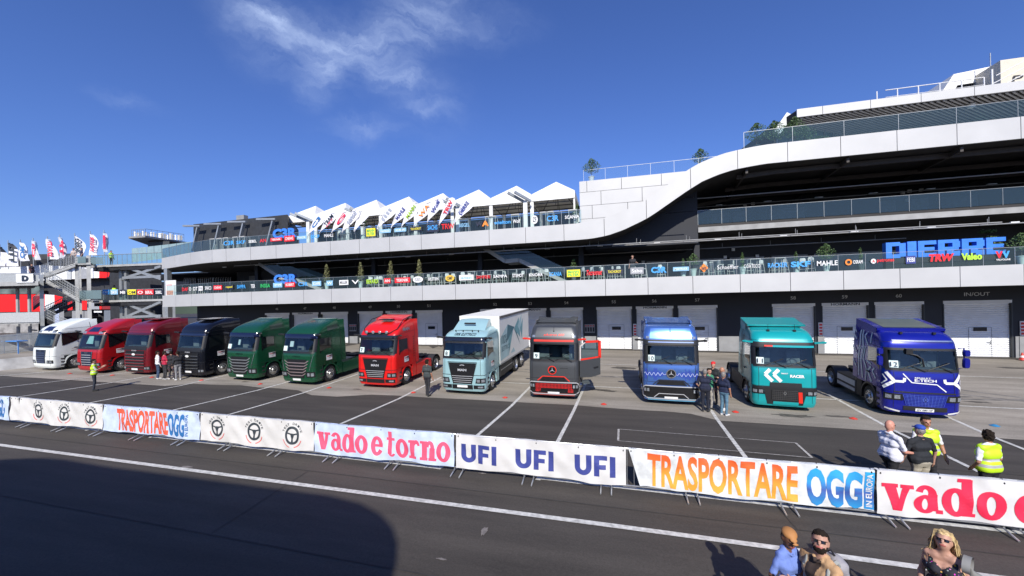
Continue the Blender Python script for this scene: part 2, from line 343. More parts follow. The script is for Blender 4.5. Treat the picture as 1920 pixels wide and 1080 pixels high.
# ================================================================ PIT BUILDING
DF = 28.3; DW = 33.0
Z1b, Z1t, Z2b, Z2t, Z3b, Z3t = 5.03, 6.20, 9.09, 10.27, 13.23, 14.45
M_FAS = mat('white_metal_cladding', (.50, .50, .495), .58, .2, var=.05, vs=.6)
M_DARK = mat('near_black_cladding', (.016, .018, .026), .55, var=.25, vs=1.2)
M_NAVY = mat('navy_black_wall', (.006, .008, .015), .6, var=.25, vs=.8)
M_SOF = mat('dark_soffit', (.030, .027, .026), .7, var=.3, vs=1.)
M_DOOR = mat('roller_door_grey', (.80, .81, .82), .45, var=.05, vs=2); M_DFR = mat('door_side_rail', (.03, .035, .04), .5)
M_WIN = mat('dark_window', (.02, .022, .028), .12, var=.1); M_STEEL = mat('galvanised_steel', (.36, .38, .39), .45, .5, var=.12, vs=4)
M_GREYW = mat('grey_plinth', (.26, .265, .27), .7, var=.1, vs=2); M_WHITE = mat('white_paint', (.78, .78, .77), .5, var=.04)
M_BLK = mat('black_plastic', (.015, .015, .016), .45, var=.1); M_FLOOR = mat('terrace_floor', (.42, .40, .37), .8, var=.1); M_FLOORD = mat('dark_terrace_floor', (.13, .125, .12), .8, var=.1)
M_LET = mat('sign_grey', (.55, .56, .56), .5); M_RED = mat('sign_red', (.62, .03, .03), .5); M_TEALW = mat('teal_glass_wall', (.14, .22, .24), .15, var=.25, vs=.6)
G_RAIL = glassmat('rail_glass', (.74, .87, .85), .05); G_MID = glassmat('rail_glass_blue', (.36, .47, .55), .15); G_TOP = glassmat('rail_glass_teal', (.56, .70, .73), .09)
G_STAIR = glassmat('stair_glass', (.42, .55, .55), .04)
M_CONCB = mat('concrete_band', (.33, .33, .325), .8, var=.18, vs=1.5)
PB = empty('pit_building', (0, DF, 0), label='long pit building with white bands sweeping upward to the right above roller doors', cat='building')
XL = atY(400, 581, DF).x
curve2 = [atd(305, 580, 41.7), atd(316, 580, 40.9), atd(330, 580, 39.9), atd(345, 580, 38.9), atd(359.6, 580, 38.1), atd(378, 580, 37.3)]
curve1 = [atd(305, 580, 40.2), atd(316, 580, 39.7), atd(330, 580, 39.1), atd(345, 580, 38.5), atd(359.6, 580, 37.9), atd(378, 580, 37.2)]
SEAM = [DF * (.0823 + .1006 * k) for k in range(-13, 13)]
SEAM = [x for x in SEAM if x > XL + .8]
def path_of(cv):
    return [(p.x, p.y) for p in cv] + [(XL, DF)]
def strip(mb, pts, zb, zt, th=.12, mi=0):
    """cladding strip along plan points; zb/zt lists"""
    n = len(pts); nr = []
    for i in range(n):
        a = Vector(pts[max(i - 1, 0)]); c = Vector(pts[min(i + 1, n - 1)]); d = (c - a).normalized(); nr.append(Vector((-d.y, d.x)))
    ring = []
    for i in range(n):
        x, y = pts[i]; bx, by = x + nr[i].x * th, y + nr[i].y * th
        ring.append([(x, y, zb[i]), (x, y, zt[i]), (bx, by, zt[i]), (bx, by, zb[i])])
    mb.grid(ring, mi, smooth=False, close=True); mb.add(ring[0], [(0, 1, 2, 3)], mi); mb.add(ring[-1], [(3, 2, 1, 0)], mi)
def clad(name, pts_all, seams, zbf, ztf, x_end):
    """panels between seams, each a separate slab with a thin gap, in one part"""
    mb = MB(); ng = .016
    bounds = [pts_all[0][0]] + [s for s in seams if pts_all[0][0] < s < x_end] + [x_end]
    px_ = [p[0] for p in pts_all]; py_ = [p[1] for p in pts_all]
    for a, c in zip(bounds[:-1], bounds[1:]):
        n = max(2, int((c - a) / .35)); xs_ = list(np.linspace(a + ng, c - ng, n + 1)); pts = [(x, float(np.interp(x, px_, py_))) for x in xs_]
        strip(mb, pts, [zbf(x) for x in xs_], [ztf(x) for x in xs_])
    return mb.build(name, M_FAS, PB, world=True)
XE = 36.
cs = [(curve1[0].x, None)]
clad('cladding_band', path_of(curve1) + [(XE, DF)], [p.x for p in curve1[2::2]] + [XL] + SEAM, lambda x: Z1b, lambda x: Z1t, XE)
# upper band: flat, then the sweep up, then flat again
bot = [(1080, 448.9), (1109.6, 447.2), (1139, 441.5), (1169, 431), (1198.5, 416.9), (1213, 409.5), (1228, 400), (1258, 379), (1287.4, 358.5), (1317, 340), (1346.7, 327.4), (1376, 318), (1406, 312), (1435.6, 307.6)]
top = [(1080, 418), (1105, 414.3), (1130.4, 409.5), (1169, 395.6), (1191, 385.8), (1210, 374.8), (1250, 348), (1272.6, 330), (1292, 317), (1313, 305), (1335, 296), (1356, 288), (1378, 282.4), (1410, 275.5), (1440, 271)]
BB = [atY(x, y, DF) for x, y in bot]; TT = [atY(x, y, DF) for x, y in top]
bx_ = [-60, BB[0].x] + [p.x for p in BB[1:-1]] + [BB[-1].x, 60]; bz_ = [Z2b, Z2b] + [p.z for p in BB[1:-1]] + [Z3b, Z3b]
tx_ = [-60, TT[0].x] + [p.x for p in TT[1:-1]] + [TT[-1].x, 60]; tz_ = [Z2t, Z2t] + [p.z for p in TT[1:-1]] + [Z3t, Z3t]
fb = lambda x: float(np.interp(x, bx_, bz_)); ft = lambda x: float(np.interp(x, tx_, tz_))
clad('cladding_band', path_of(curve2) + [(XE, DF)], [p.x for p in curve2[2::2]] + [XL] + SEAM, fb, ft, XE)
# slabs and dark undersides
def slab(mb, cv, z0, z1, yb, inset=.14, x1=XE, mi=0):
    pts = [(p.x, p.y + inset) for p in cv] + [(XL, DF + inset), (x1, DF + inset), (x1, yb), (cv[0].x, yb)]
    mb.prism([(x, y, z0) for x, y in pts], (0, 0, z1 - z0), mi)
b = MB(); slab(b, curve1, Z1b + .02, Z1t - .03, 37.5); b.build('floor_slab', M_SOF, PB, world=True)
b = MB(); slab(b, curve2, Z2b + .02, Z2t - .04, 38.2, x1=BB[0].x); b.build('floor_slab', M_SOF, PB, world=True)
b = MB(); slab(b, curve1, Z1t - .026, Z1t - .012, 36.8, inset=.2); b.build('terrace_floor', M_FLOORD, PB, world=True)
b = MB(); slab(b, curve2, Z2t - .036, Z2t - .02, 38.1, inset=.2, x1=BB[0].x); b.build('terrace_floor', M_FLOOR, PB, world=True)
b = MB(); b.bb((BB[-1].x, DF + .2, Z3t - .036), (XE - .1, 39.9, Z3t - .02)); b.build('terrace_floor', M_FLOOR, PB, world=True)
# swept underside from the terrace up to the third floor
b = MB(); xs_ = list(np.linspace(BB[0].x, BB[-1].x, 30)); P = []
for x in xs_: P.append([(x, DF + .14, fb(x) + .02), (x, DF + .14, ft(x) - .04), (x, 38, ft(x) - .04), (x, 38, fb(x) + .02)])
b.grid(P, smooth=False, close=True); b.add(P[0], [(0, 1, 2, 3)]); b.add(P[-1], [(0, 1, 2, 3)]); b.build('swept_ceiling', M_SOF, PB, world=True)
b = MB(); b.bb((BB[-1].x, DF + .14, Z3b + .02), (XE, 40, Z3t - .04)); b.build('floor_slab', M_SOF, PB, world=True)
# walls
XW0 = curve1[0].x + .4
b = MB(); doors = []
XD = lambda px: atY(px, 600, DW).x
spec = [(498, 543.7, '46', 0), (549, 598, '47', 1), (603, 653.7, '48', 0), (671.7, 718.7, '49', 0), (724, 773.4, '50', 1), (779.9, 830.6, '51', 0), (None, None, '52', 0), (None, None, '53', 1), (1032, 1094, '54', 0),
        (1118.4, 1185.4, '55', 0), (1192.6, 1263, '56', 1), (1271.1, 1345.5, '57', 0), (1447.3, 1528.3, '58', 0), (1540.4, 1627.9, '59', 1), (1639, 1732, '60', 0), (1767.5, 1896.5, 'IN/OUT', 0)]
X54 = XD(1032); pitch = .0955 * DW
for l, r_, s, hm in spec:
    if l is None:
        k = {'52': 2, '53': 1}[s]; x0 = X54 - pitch * k; x1 = x0 + 2.83
    else: x0, x1 = XD(l), XD(r_)
    doors.append((x0, x1, s, hm))
ZD = 4.15
# dark ground floor wall: piers between doors and a beam above
cur = XW0
for x0, x1, s, hm in doors + [(XE, XE, '', 0)]:
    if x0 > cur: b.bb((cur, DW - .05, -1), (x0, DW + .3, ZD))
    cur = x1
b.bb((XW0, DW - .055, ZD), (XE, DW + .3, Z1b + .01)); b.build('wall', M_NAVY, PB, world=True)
for i, (x0, x1, s, hm) in enumerate(doors):
    w = x1 - x0; zb = gz((x0 + x1) / 2, DW) - .05; m = MB(); nsl = 26; y0 = DW + .12
    P = []
    hh = (ZD - .18 - zb) / nsl
    for k in range(nsl):
        za = zb + k * hh
        for z, y in ((za + .012, y0), (za + .012, y0 - .0), (za + hh * .5, y0 - .035), (za + hh - .012, y0 - .02), (za + hh - .006, y0 + .02)): P.append([(x0 + .04, y, z), (x1 - .04, y, z)])
    m.grid(P, smooth=False); m.bb((x0, DW - .07, ZD - .2), (x1, DW + .15, ZD + .004)); gd = m.build('garage_door', M_DOOR, PB, world=True, fixn=True)
    gd.location = Vector((0, 0, 0))
    for xa_, xb_ in ((x0 - .02, x0 + .045), (x1 - .045, x1 + .02)): rl = MB(); rl.bb((xa_, DW - .08, zb), (xb_, DW + .1, ZD - .2)); o = rl.build('side_rail', M_DFR, None); o.parent = gd; o.location = -PB.location
    if s in ('51', '55', '57', '59', 'IN/OUT'):
        cxw = x0 + w * (.56 if s != 'IN/OUT' else .565); zw = zb + (ZD - zb) * .46
        m = MB(); m.bb((cxw - .35, y0 - .06, zw), (cxw + .35, y0 - .03, zw + .26)); o = m.build('window', M_WIN, None); o.parent = gd; o.location = -PB.location
        wk = MB()  # wicket door outline with its handle
        for xx in (cxw - .6, cxw + .6): wk.bb((xx - .012, y0 - .045, zb + .05), (xx + .012, y0 - .028, zb + 2.0))
        wk.bb((cxw - .6, y0 - .045, zb + 2.0), (cxw + .6, y0 - .028, zb + 2.025)); wk.bb((cxw + .35, y0 - .12, zb + 1.0), (cxw + .55, y0 - .07, zb + 1.03)); wk.bb((cxw + .52, y0 - .1, zb + .9), (cxw + .56, y0 - .05, zb + 1.1))
        o = wk.build('wicket_door', mat('door_line', (.38, .39, .40), .5), None); o.parent = gd; o.location = -PB.location
    tm = MB(); tw = .34 if s != 'IN/OUT' else 1.35; xc = (x0 + x1) / 2
    put_text(tm, s, lambda u, v: (xc - tw / 2 + u, DW - .075, ZD + .30 + v), tw, .24, bold=.01); tm.build('door_number', M_LET, PB, world=True)
    if hm:
        tm = MB(); put_text(tm, 'HORMANN', lambda u, v: (xc - .85 + u, DW - .085, ZD - .185 + v), 1.75, .17, bold=.02); tm.build('lettering', M_BLK, PB, world=True)
# low grey plinths, boards and the little red signs on the piers
for l, r_ in [(656, 671), (1346.5, 1385), (1096, 1117), (1900, 1925)]:
    x0, x1 = XD(l), XD(r_); zb = gz(x0, DW) - .1; b = MB(); b.bb((x0, DW - .12, zb), (x1, DW - .02, 1.75)); b.build('grey_panel', M_GREYW, PB, world=True)
for l, r_, a, c in [(655, 668.5, 608, 621), (1096, 1115.5, 608, 624), (1735, 1765, 610, 622)]:
    p = atY(l, a, DW - .1); q = atY(r_, c, DW - .1); b = MB(); b.bb((p.x, DW - .13, q.z), (q.x, DW - .07, p.z), 0)
    nx = 4
    for k in range(nx):
        xx = p.x + (q.x - p.x) * (k + .5) / nx; b.bb((xx - .07, DW - .15, q.z + .1), (xx + .07, DW - .131, p.z - .25), 1); b.bb((xx - .05, DW - .15, p.z - .17), (xx + .05, DW - .131, p.z - .08), 2)
    b.build('notice_board', [M_GREYW, M_BLK, M_RED], PB, world=True)
for px in (1190, 1537, 1914):
    x0 = XD(px); b = MB(); b.bb((x0 - .13, DW - .12, 1.8), (x0 + .13, DW - .07, 2.75), 0)
    for k in range(4): b.bb((x0 - .09, DW - .14, 1.86 + k * .22), (x0 + .09, DW - .121, 1.86 + k * .22 + .14), 1)
    b.build('safety_sign', [M_WHITE, M_RED], PB, world=True)
    b = MB(); b.bb((x0 - .2, DW - .16, gz(x0, DW) - .1), (x0 + .2, DW - .06, 1.74)); b.build('grey_panel', M_GREYW, PB, world=True)
# back walls of the upper floors
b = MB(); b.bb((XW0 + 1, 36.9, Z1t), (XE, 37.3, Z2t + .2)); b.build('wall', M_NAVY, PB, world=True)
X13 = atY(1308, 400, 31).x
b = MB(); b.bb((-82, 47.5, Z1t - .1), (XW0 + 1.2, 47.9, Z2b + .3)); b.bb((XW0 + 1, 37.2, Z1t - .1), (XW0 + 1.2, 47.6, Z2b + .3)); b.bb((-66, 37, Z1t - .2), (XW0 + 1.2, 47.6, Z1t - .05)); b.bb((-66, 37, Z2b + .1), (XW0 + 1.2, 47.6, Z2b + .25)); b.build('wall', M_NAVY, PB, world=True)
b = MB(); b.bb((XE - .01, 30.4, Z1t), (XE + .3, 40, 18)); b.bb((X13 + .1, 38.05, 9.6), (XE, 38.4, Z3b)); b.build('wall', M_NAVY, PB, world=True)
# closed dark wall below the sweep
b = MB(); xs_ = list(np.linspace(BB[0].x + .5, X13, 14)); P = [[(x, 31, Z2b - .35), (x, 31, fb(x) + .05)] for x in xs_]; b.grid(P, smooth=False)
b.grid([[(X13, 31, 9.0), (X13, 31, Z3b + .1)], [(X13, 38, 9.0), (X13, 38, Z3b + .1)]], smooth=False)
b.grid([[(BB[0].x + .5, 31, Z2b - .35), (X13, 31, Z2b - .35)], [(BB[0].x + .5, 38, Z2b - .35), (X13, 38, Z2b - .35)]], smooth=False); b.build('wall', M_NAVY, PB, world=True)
# mid gallery on the right
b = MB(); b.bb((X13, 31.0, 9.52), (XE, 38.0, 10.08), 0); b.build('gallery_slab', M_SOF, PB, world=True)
b = MB(); b.bb((X13, 30.9, 9.50), (XE, 30.995, 9.86)); b.build('concrete_band', M_CONCB, PB, world=True)
def railing(name, pts, z, h, gm, seams, post=False, cap=True, lean=0):
    """glass balustrade along plan points; panes split at seams"""
    rt = MB(); n = 0
    for a, c in seams:
        x_ = [a + .012, c - .012]; y_ = [float(np.interp(x, [p[0] for p in pts], [p[1] for p in pts])) for x in x_]
        rt.add([(x_[0], y_[0], z), (x_[1], y_[1], z), (x_[1], y_[1], z + h), (x_[0], y_[0], z + h)], [(0, 1, 2, 3)])
    o = rt.build(name, gm, PB, world=True, fixn=False)
    if cap:
        cb = MB()
        for a, c in seams:
            ya, yc = [float(np.interp(x, [p[0] for p in pts], [p[1] for p in pts])) for x in (a, c)]
            cb.bar((a, ya, z + h + .01), (c, yc, z + h + .01), .03, .02)
            cb.bar((a, ya, z - .05), (a, ya, z + h), .018, .018)
        k = cb.build('handrail', M_STEEL, None); k.parent = o; k.location = -PB.location
    return o
def seams_of(x0, x1, st): 
    n = max(1, round((x1 - x0) / st)); return [(x0 + (x1 - x0) * i / n, x0 + (x1 - x0) * (i + 1) / n) for i in range(n)]
pth1 = [(p[0], p[1] + .06) for p in path_of(curve1)] + [(XE, DF + .06)]; pth2 = [(p[0], p[1] + .06) for p in path_of(curve2)] + [(XE, DF + .06)]
railing('balustrade', pth1, Z1t, .97, G_RAIL, seams_of(curve1[0].x + .8, XE, 1.42))
XB0 = atY(1090.5, 417, DF).x
railing('balustrade', pth2, Z2t, .97, G_RAIL, seams_of(atd(365, 580, 38).x, XB0, 1.42))
railing('balustrade', pth2, Z2t, 1.0, G_MID, seams_of(curve2[0].x + .1, atd(365, 580, 38).x, .9))
railing('balustrade', [(X13, 30.95), (XE, 30.95)], 10.08, 1.0, G_MID, seams_of(X13, XE, 1.55))
X95 = atY(1396, 277, DF).x
zl = lambda x: ft(x)
railing('balustrade', [(X95, DF + .1), (XE, DF + .1)], Z3t - .25, 1.22, G_TOP, seams_of(X95, XE, 2.83))
# stepped white block beside the tents
XQ0 = atY(1086, 341, 29.2).x; XQ1 = atY(1300, 316, 29.2).x; ZQ = atY(1100, 339.5, 29.2).z
b = MB(); xs_ = list(np.linspace(XQ0 + .02, XQ1, 16)); P = []
for x in xs_: zb_ = max(Z2t - .6, fb(x) + .35); P.append([(x, 29.25, zb_), (x, 29.25, max(zb_ + .02, ZQ - .02)), (x, 36, max(zb_ + .02, ZQ - .02)), (x, 36, zb_)])
b.grid(P, 1, False, close=True); b.add(P[0], [(0, 1, 2, 3)], 1)
rws = [Z2t - .4, Z2t + .45, Z2t + 1.42, ZQ - .83, ZQ]
for k in range(4):
    st = [(0, 2.4, 6.0, 9.5), (0, .9, 3.4, 5.9, 9.5), (0, 1.55, 4.4, 9.5), (.0, .55, 3.0, 5.7, 9.5)][k]; za, zc = rws[k], rws[k + 1]
    for i in range(len(st) - 1):
        x0 = XQ0 + st[i]; x1 = min(XQ1, XQ0 + st[i + 1])
        if x1 <= x0: continue
        n_ = max(1, int((x1 - x0) / .3)); P = []
        for q in np.linspace(x0 + .015, x1 - .015, n_ + 1):
            zz = max(za + .012, min(fb(q) + .35, zc - .012)); P.append([(q, 29.13, zz), (q, 29.13, zc - .012), (q, 29.24, zc - .012), (q, 29.24, zz)])
        b.grid(P, 0, False, close=True); b.add(P[0], [(0, 1, 2, 3)], 0); b.add(P[-1], [(0, 1, 2, 3)], 0)
b.build('cladding_block', [M_FAS, M_DARK], PB, world=True)
XQ2 = atY(1341, 290, 29.6).x
o = railing('balustrade', [(XQ0, 29.6), (XQ2, 29.6)], ZQ, .93, glassmat('rail_glass_clear', (.86, .93, .97), .08), seams_of(XQ0 + .3, XQ2 + .5, 1.6))
# roof over the third floor
D4 = 32.3; ZR0, ZR1 = 17.55, 18.12; XR0 = atY(1494, 213, D4).x
b = MB(); bounds = [XR0] + [D4 * (.4528 + .0876 * k) for k in range(0, 8)]
bounds = [x for x in bounds if x < XE] + [XE]
for a, c in zip(bounds[:-1], bounds[1:]): b.bb((a + .015, D4, ZR0), (c - .015, D4 + .12, ZR1))
b.build('roof_edge', M_FAS, PB, world=True)
b = MB(); b.prism([(XR0 + .02, D4 + .13, ZR0 + .04), (XE, D4 + .13, ZR0 + .04), (XE, 48, ZR0 + .04), (XR0 - 3.2, 48, ZR0 + .04), (XR0 - .9, D4 + 3.2, ZR0 + .04)], (0, 0, ZR1 - ZR0 - .08)); b.build('roof', M_SOF, PB, world=True)
b = MB(); q = XR0 - 8
while q < XE + 4:
    a = Vector((q, D4 + .15, ZR0 - .02)); 
    L_ = 9.5; e_ = a + Vector((1, .8, 0)).normalized() * L_
    if a.x < XR0 + .2:
        k = (XR0 + .2 - a.x) / (e_.x - a.x); a = a.lerp(e_, min(1, k))
    if a.y < 39.5 and a.x < XE - .3:
        if e_.x > XE: e_ = a.lerp(e_, (XE - a.x) / (e_.x - a.x))
        if (e_ - a).length > .3: b.bar(a, e_, .10, .07)
    q += .36
b.build('soffit_slats', mat('pale_slat', (.42, .42, .44), .5), PB, world=True)
b = MB(); ca = []   # curved glass room on the third floor
for i in range(13):
    t = i / 12; ca.append((XR0 - .3 + 5.2 * t, 35.0 + 2.2 * t * t * t))
P = [[(x, y, Z3t) for x, y in ca], [(x, y, ZR0) for x, y in ca]]; b.grid(P, smooth=False)
b.bb((ca[-1][0], 37.2, Z3t), (XE, 37.5, ZR0)); b.build('glass_wall', M_TEALW, PB, world=True)
for x, y in ca[::2] + [(ca[-1][0] + k * 2.4, 37.15) for k in range(1, 10)]: b = MB(); b.bb((x - .03, y - .08, Z3t), (x + .03, y - .01, ZR0)); b.build('mullion', M_STEEL, PB, world=True)
p = atY(1835, 212, 36.9); b = MB(); b.bb((p.x - .9, 37.0, Z3t), (p.x + .9, 37.12, Z3t + 2.3)); b.build('door', mat('teal_door', (.14, .2, .2), .4), PB, world=True)
b = MB(); b.bb((p.x - .1, 36.9, Z3t + 2.5), (p.x + .5, 36.98, Z3t + 2.72)); b.build('exit_sign', mat('exit_green', (.25, .8, .6), .5, emit=.7), PB, world=True)
b = MB(); b.bb((p.x - 3, D4 + 1, ZR0 - .35), (p.x - 2.75, D4 + 1.3, ZR0 - .1)); b.build('ceiling_lamp', M_WHITE, PB, world=True)
# slanted column under the left end of the roof
b = MB(); b.bar(atY(1480, 215, D4 + 1.2), atY(1455, 250, D4 + 1.2), .3, .5); b.build('raking_strut', M_STEEL, PB, world=True)
# pipes, lamps and doors inside the dark floors
M_PIPE = mat('ceiling_pipe', (.32, .32, .32), .5, .1)
for y, z, x0, x1 in [(29.3, 8.75, -30, X13 + 16), (30.2, 8.9, -36, 2), (29.8, 8.72, 0, XE), (33.5, 8.6, -30, 20)]:
    b = MB(); b.tube([(x0, y, z), (x1, y, z)], .035, 6)
    x = x0 + 2
    while x < x1: b.tube([(x, y, z), (x, y, z + .35)], .015, 4); x += 3.3
    b.build('pipe', M_PIPE, PB, world=True)
for x in np.arange(-38, 33, 4.1): b = MB(); b.bb((x, 30.6, 8.86), (x + .42, 30.72, 8.93)); b.build('ceiling_lamp', M_WHITE, PB, world=True)
for px, w in [(1330, 2.2), (1400, 2.6), (1480, 2.6), (1570, 3.2), (1660, 3.4), (1230, 1.6)]:
    p = atY(px, 470, 36.8); b = MB(); b.bb((p.x - w / 2, 36.82, Z1t), (p.x + w / 2, 36.88, Z1t + 1.9)); b.build('window', mat('dim_window', (.16, .16, .155), .25, var=.5, vs=1.2), PB, world=True)
for px, w in [(1350, 1.4), (1385, .9), (1475, 2.6), (1665, 1.0), (1725, 1.1), (1800, 2.2)]:
    p = atY(px, 350, 37.9); b = MB(); b.bb((p.x - w / 2, 37.95, 10.1), (p.x + w / 2, 38.02, 12.2)); b.build('door', mat('dim_door', (.09, .10, .13), .35, var=.3), PB, world=True)
for px, py in [(1397, 385), (1412, 382), (1693, 361), (1706, 358), (1728, 356), (1702, 375), (1380, 478), (1382, 472)]:
    p = atY(px, py, 37.8); b = MB(); b.bb((p.x - .13, 37.8, p.z - .12), (p.x + .13, 37.9, p.z + .12)); b.build('wall_notice', M_WHITE, PB, world=True)
for px, py, yy in [(1360, 482, 36.7), (1375, 468, 36.7), (1420, 480, 36.7), (1206, 492, 36.7)]:
    p = atY(px, py, yy); b = MB(); b.bb((p.x - .12, yy, p.z - .12), (p.x + .12, yy + .05, p.z + .12)); b.build('wall_notice', M_WHITE, PB, world=True)
b = MB(); p = atY(478, 521, 36.6); b.bb((p.x - .75, 36.5, Z1t), (p.x + .6, 36.7, Z1t + 2.3)); b.build('service_door', mat('grey_service_door', (.16, .16, .16), .6), PB, world=True)
b = MB()
for x0_, x1_ in [(345, 366), (372, 398), (400, 432)]:
    for k in range(8):
        px = x0_ + (x1_ - x0_) * k / 7; p = atd(px, 520, 43.5); b.tube([(p.x, p.y, Z1t), (p.x, p.y, Z1t + 1.9), (p.x + .1, p.y, Z1t + 2.05)], .035, 5)
b.build('folding_frames', mat('pale_frame', (.42, .40, .37), .6), PB, world=True)
# beams under the swept ceiling and third floor
M_BEAM = mat('brown_steel_beam', (.05, .042, .038), .6, var=.2)
for x0, x1, y, dz in [(BB[-3].x, XE, 29.6, .22), (BB[-3].x, XE, 32.5, .3), (X13, XE, 35.5, .3)]:
    b = MB(); b.bar((x0 + .5, y, fb(x0 + .5) - dz), (BB[-1].x + 1, y, Z3b - dz), .16, .28); b.bar((BB[-1].x + 1, y, Z3b - dz), (x1, y, Z3b - dz), .16, .28); b.build('beam', M_BEAM, PB, world=True)
for x in np.arange(BB[-1].x - 1, XE, 5.6): b = MB(); b.bar((x, DF + .3, fb(x) - .2), (x + .9, 38, fb(x) - .2), .14, .26); b.build('beam', M_BEAM, PB, world=True)
for x in np.arange(X13 + 2, XE, 3.4): b = MB(); b.bb((x, 34.2, Z3b - 1.15), (x + .5, 34.35, Z3b - 1.1)); b.build('ceiling_lamp', M_WHITE, PB, world=True)
for y, z in ((30.0, 10.9 + 1.2), (34.0, 12.3)): b = MB(); b.tube([(X13, y + 1.5, z), (XE, y + 1.5, z)], .04, 6); b.build('pipe', M_PIPE, PB, world=True)
# columns behind the glass
for px in (1307, 1090, 900, 700, 480):
    p = atY(px, 500, 32); b = MB(); b.bb((p.x - .2, 32, Z1t - .02), (p.x + .2, 32.4, Z2b + .03)); b.build('column', M_NAVY, PB, world=True)
for zz in ((gz(-46, 31) - .2, Z1b + .02), (Z1t - .02, Z2b + .04)):
    p = atd(309, 590, 41.2); b = MB(); b.bb((p.x, p.y, zz[0]), (p.x + .45, p.y + .45, zz[1])); b.build('column', M_STEEL, PB, world=True)
# two stair flights with glass sides between first floor and terrace
def flight(pts, Yy, h):
    P = [atY(x, y, Yy) for x, y in pts]; b = MB()
    for a, c in zip(P[:-1], P[1:]): b.bar(a, c, .3, .32); b.bar(a + Vector((0, 1.6, 0)), c + Vector((0, 1.6, 0)), .3, .32); b.bar(a + Vector((0, .8, .1)), c + Vector((0, .8, .1)), 1.3, .06, 1)
    o = b.build('stair_flight', [mat('pale_stringer', (.36, .36, .35), .5), M_DARK], PB, world=True)
    for dy in (-.16, 1.76):
        g_ = MB(); g_.grid([[p + Vector((0, dy, .15)), p + Vector((0, dy, h))] for p in P], 0, False); k = g_.build('glass_side', G_STAIR, None, fixn=False); k.parent = o; k.location = -PB.location
flight([(905, 463), (948, 490), (974, 488), (1064, 530)], 30.6, 1.1)
flight([(487, 494), (528, 521), (548, 521), (604, 543)], 30.6, 1.1)
# rooftop things
M_CREAM = mat('cream_panel', (.68, .62, .50), .6, var=.06); M_TENT = mat('white_membrane', (.80, .79, .75), .6, var=.04, vs=2)
b = MB(); p = atY(1876, 130, 36); b.bb((p.x, 36, ZR1 - .05), (XE, 40, atY(1876, 113, 36).z)); o = b.build('cream_plant_room', M_CREAM, PB, world=True)
b = MB(); q0 = atY(1755, 165, 38); q1 = atY(1825, 134, 38); q2 = atY(1874, 121, 38)
b.prism([(q0.x - 1.0, 38, ZR1), (q1.x - 1.2, 38, q1.z), (q1.x, 38, q1.z + .1), (q2.x, 38, q2.z), (q2.x, 38, q1.z - .8), (q1.x - 1.0, 38, q1.z - .9), (q0.x + .2, 38, ZR1)], (0, 3, 0)); b.build('white_canopy', M_TENT, PB, world=True)
b = MB(); b.bb((q1.x - 1.5, 38.2, ZR1), (q2.x, 40, q1.z - .9)); b.bb((q1.x - 5, 39, ZR1), (q1.x - 1.5, 40, ZR1 + .6)); b.build('dark_duct', M_DARK, PB, world=True)
for px, w, hgt in [(1678, .9, .85), (1716, .7, .7), (1835, 1.1, .55)]:
    p = atY(px, 170, 34.5); b = MB(); b.bb((p.x - w / 2, 34.5, ZR1), (p.x + w / 2, 35.3, ZR1 + hgt)); b.build('air_conditioner', mat('ac_grey', (.34, .34, .30), .6, var=.1), PB, world=True)
b = MB(); xa = atY(1660, 172, 33.4).x; xz = atY(1845, 145, 33.4).x
b.tube([(xa, 33.4, ZR1 + 1.0), (xz, 33.4, ZR1 + 1.0)], .03, 6); b.tube([(xa, 33.4, ZR1 + .5), (xz, 33.4, ZR1 + .5)], .02, 6)
for k in range(6): x = xa - .5 + (xz - xa + .5) * k / 5; b.tube([(x, 33.4, ZR1 - .05), (x, 33.4, ZR1 + 1.0)], .035, 6)
for i in range(3):
    a = Vector((xz + .4 + i * .15, 33.5, ZR1 + .05 + i * .5)); b.tube([a, a + Vector((4.5, 0, 2.2))], .03, 6)
b.tube([(xz + .5, 33.5, ZR1), (xz + .5, 33.5, ZR1 + 1.5)], .05, 6); b.tube([(xz + 2.6, 33.5, ZR1), (xz + 2.6, 33.5, ZR1 + 2.1)], .04, 6)
b.build('roof_railing', M_WHITE, PB, world=True)
b = MB(); p = atY(1857, 120, 37); b.tube([(p.x, 37, ZR1), (p.x, 37, ZR1 + 4.3)], .03, 5); b.build('antenna', M_STEEL, PB, world=True)
p = atY(1911, 147, 35.95); b = MB(); put_text(b, 'P1', lambda u, v: (p.x - .4 + u, 35.95, p.z - .2 + v), 1.0, .45, bold=.0, slant=.2); b.build('lettering', M_BLK, PB, world=True)
# dark pavilion and brackets on the left of the terrace
pts = [(365, 447), (365, 420), (420, 411), (520, 405), (535, 410), (545, 440)]
a = atd(363, 445, 40.5); c = atd(540, 440, 36.5); a2 = atd(363, 445, 46); c2 = atd(560, 440, 44)
za = atd(365, 420.5, 40.5).z; zc = atd(520, 405, 37).z
b = MB(); b.add([(a.x, a.y, Z2t - .1), (c.x, c.y, Z2t - .1), (c2.x, c2.y, Z2t - .1), (a2.x, a2.y, Z2t - .1), (a.x, a.y, za), (c.x, c.y, zc), (c2.x, c2.y, zc), (a2.x, a2.y, za)], [(0, 1, 5, 4), (1, 2, 6, 5), (2, 3, 7, 6), (3, 0, 4, 7), (4, 5, 6, 7)])
b.build('dark_pavilion', mat('anthracite', (.028, .030, .034), .7, var=.2), PB, world=True)
for px in (352, 392, 437, 492):
    p = atd(px, 430, 39.2 - (px - 352) * .02); t_ = atd(px + 4, 424 - (px - 350) * .09, 39.2 - (px - 352) * .02)
    b = MB(); k = Vector((p.x, p.y, Z2t)); top_ = Vector((t_.x, t_.y, t_.z)); b.bar(k + Vector((.2, .3, .3)), top_ + Vector((.7, .3, -.15)), .14, .3); b.bar(top_ + Vector((-1.1, .2, .12)), top_ + Vector((1.0, .3, 0)), .25, .16); b.build('wing_bracket', M_STEEL, PB, world=True)
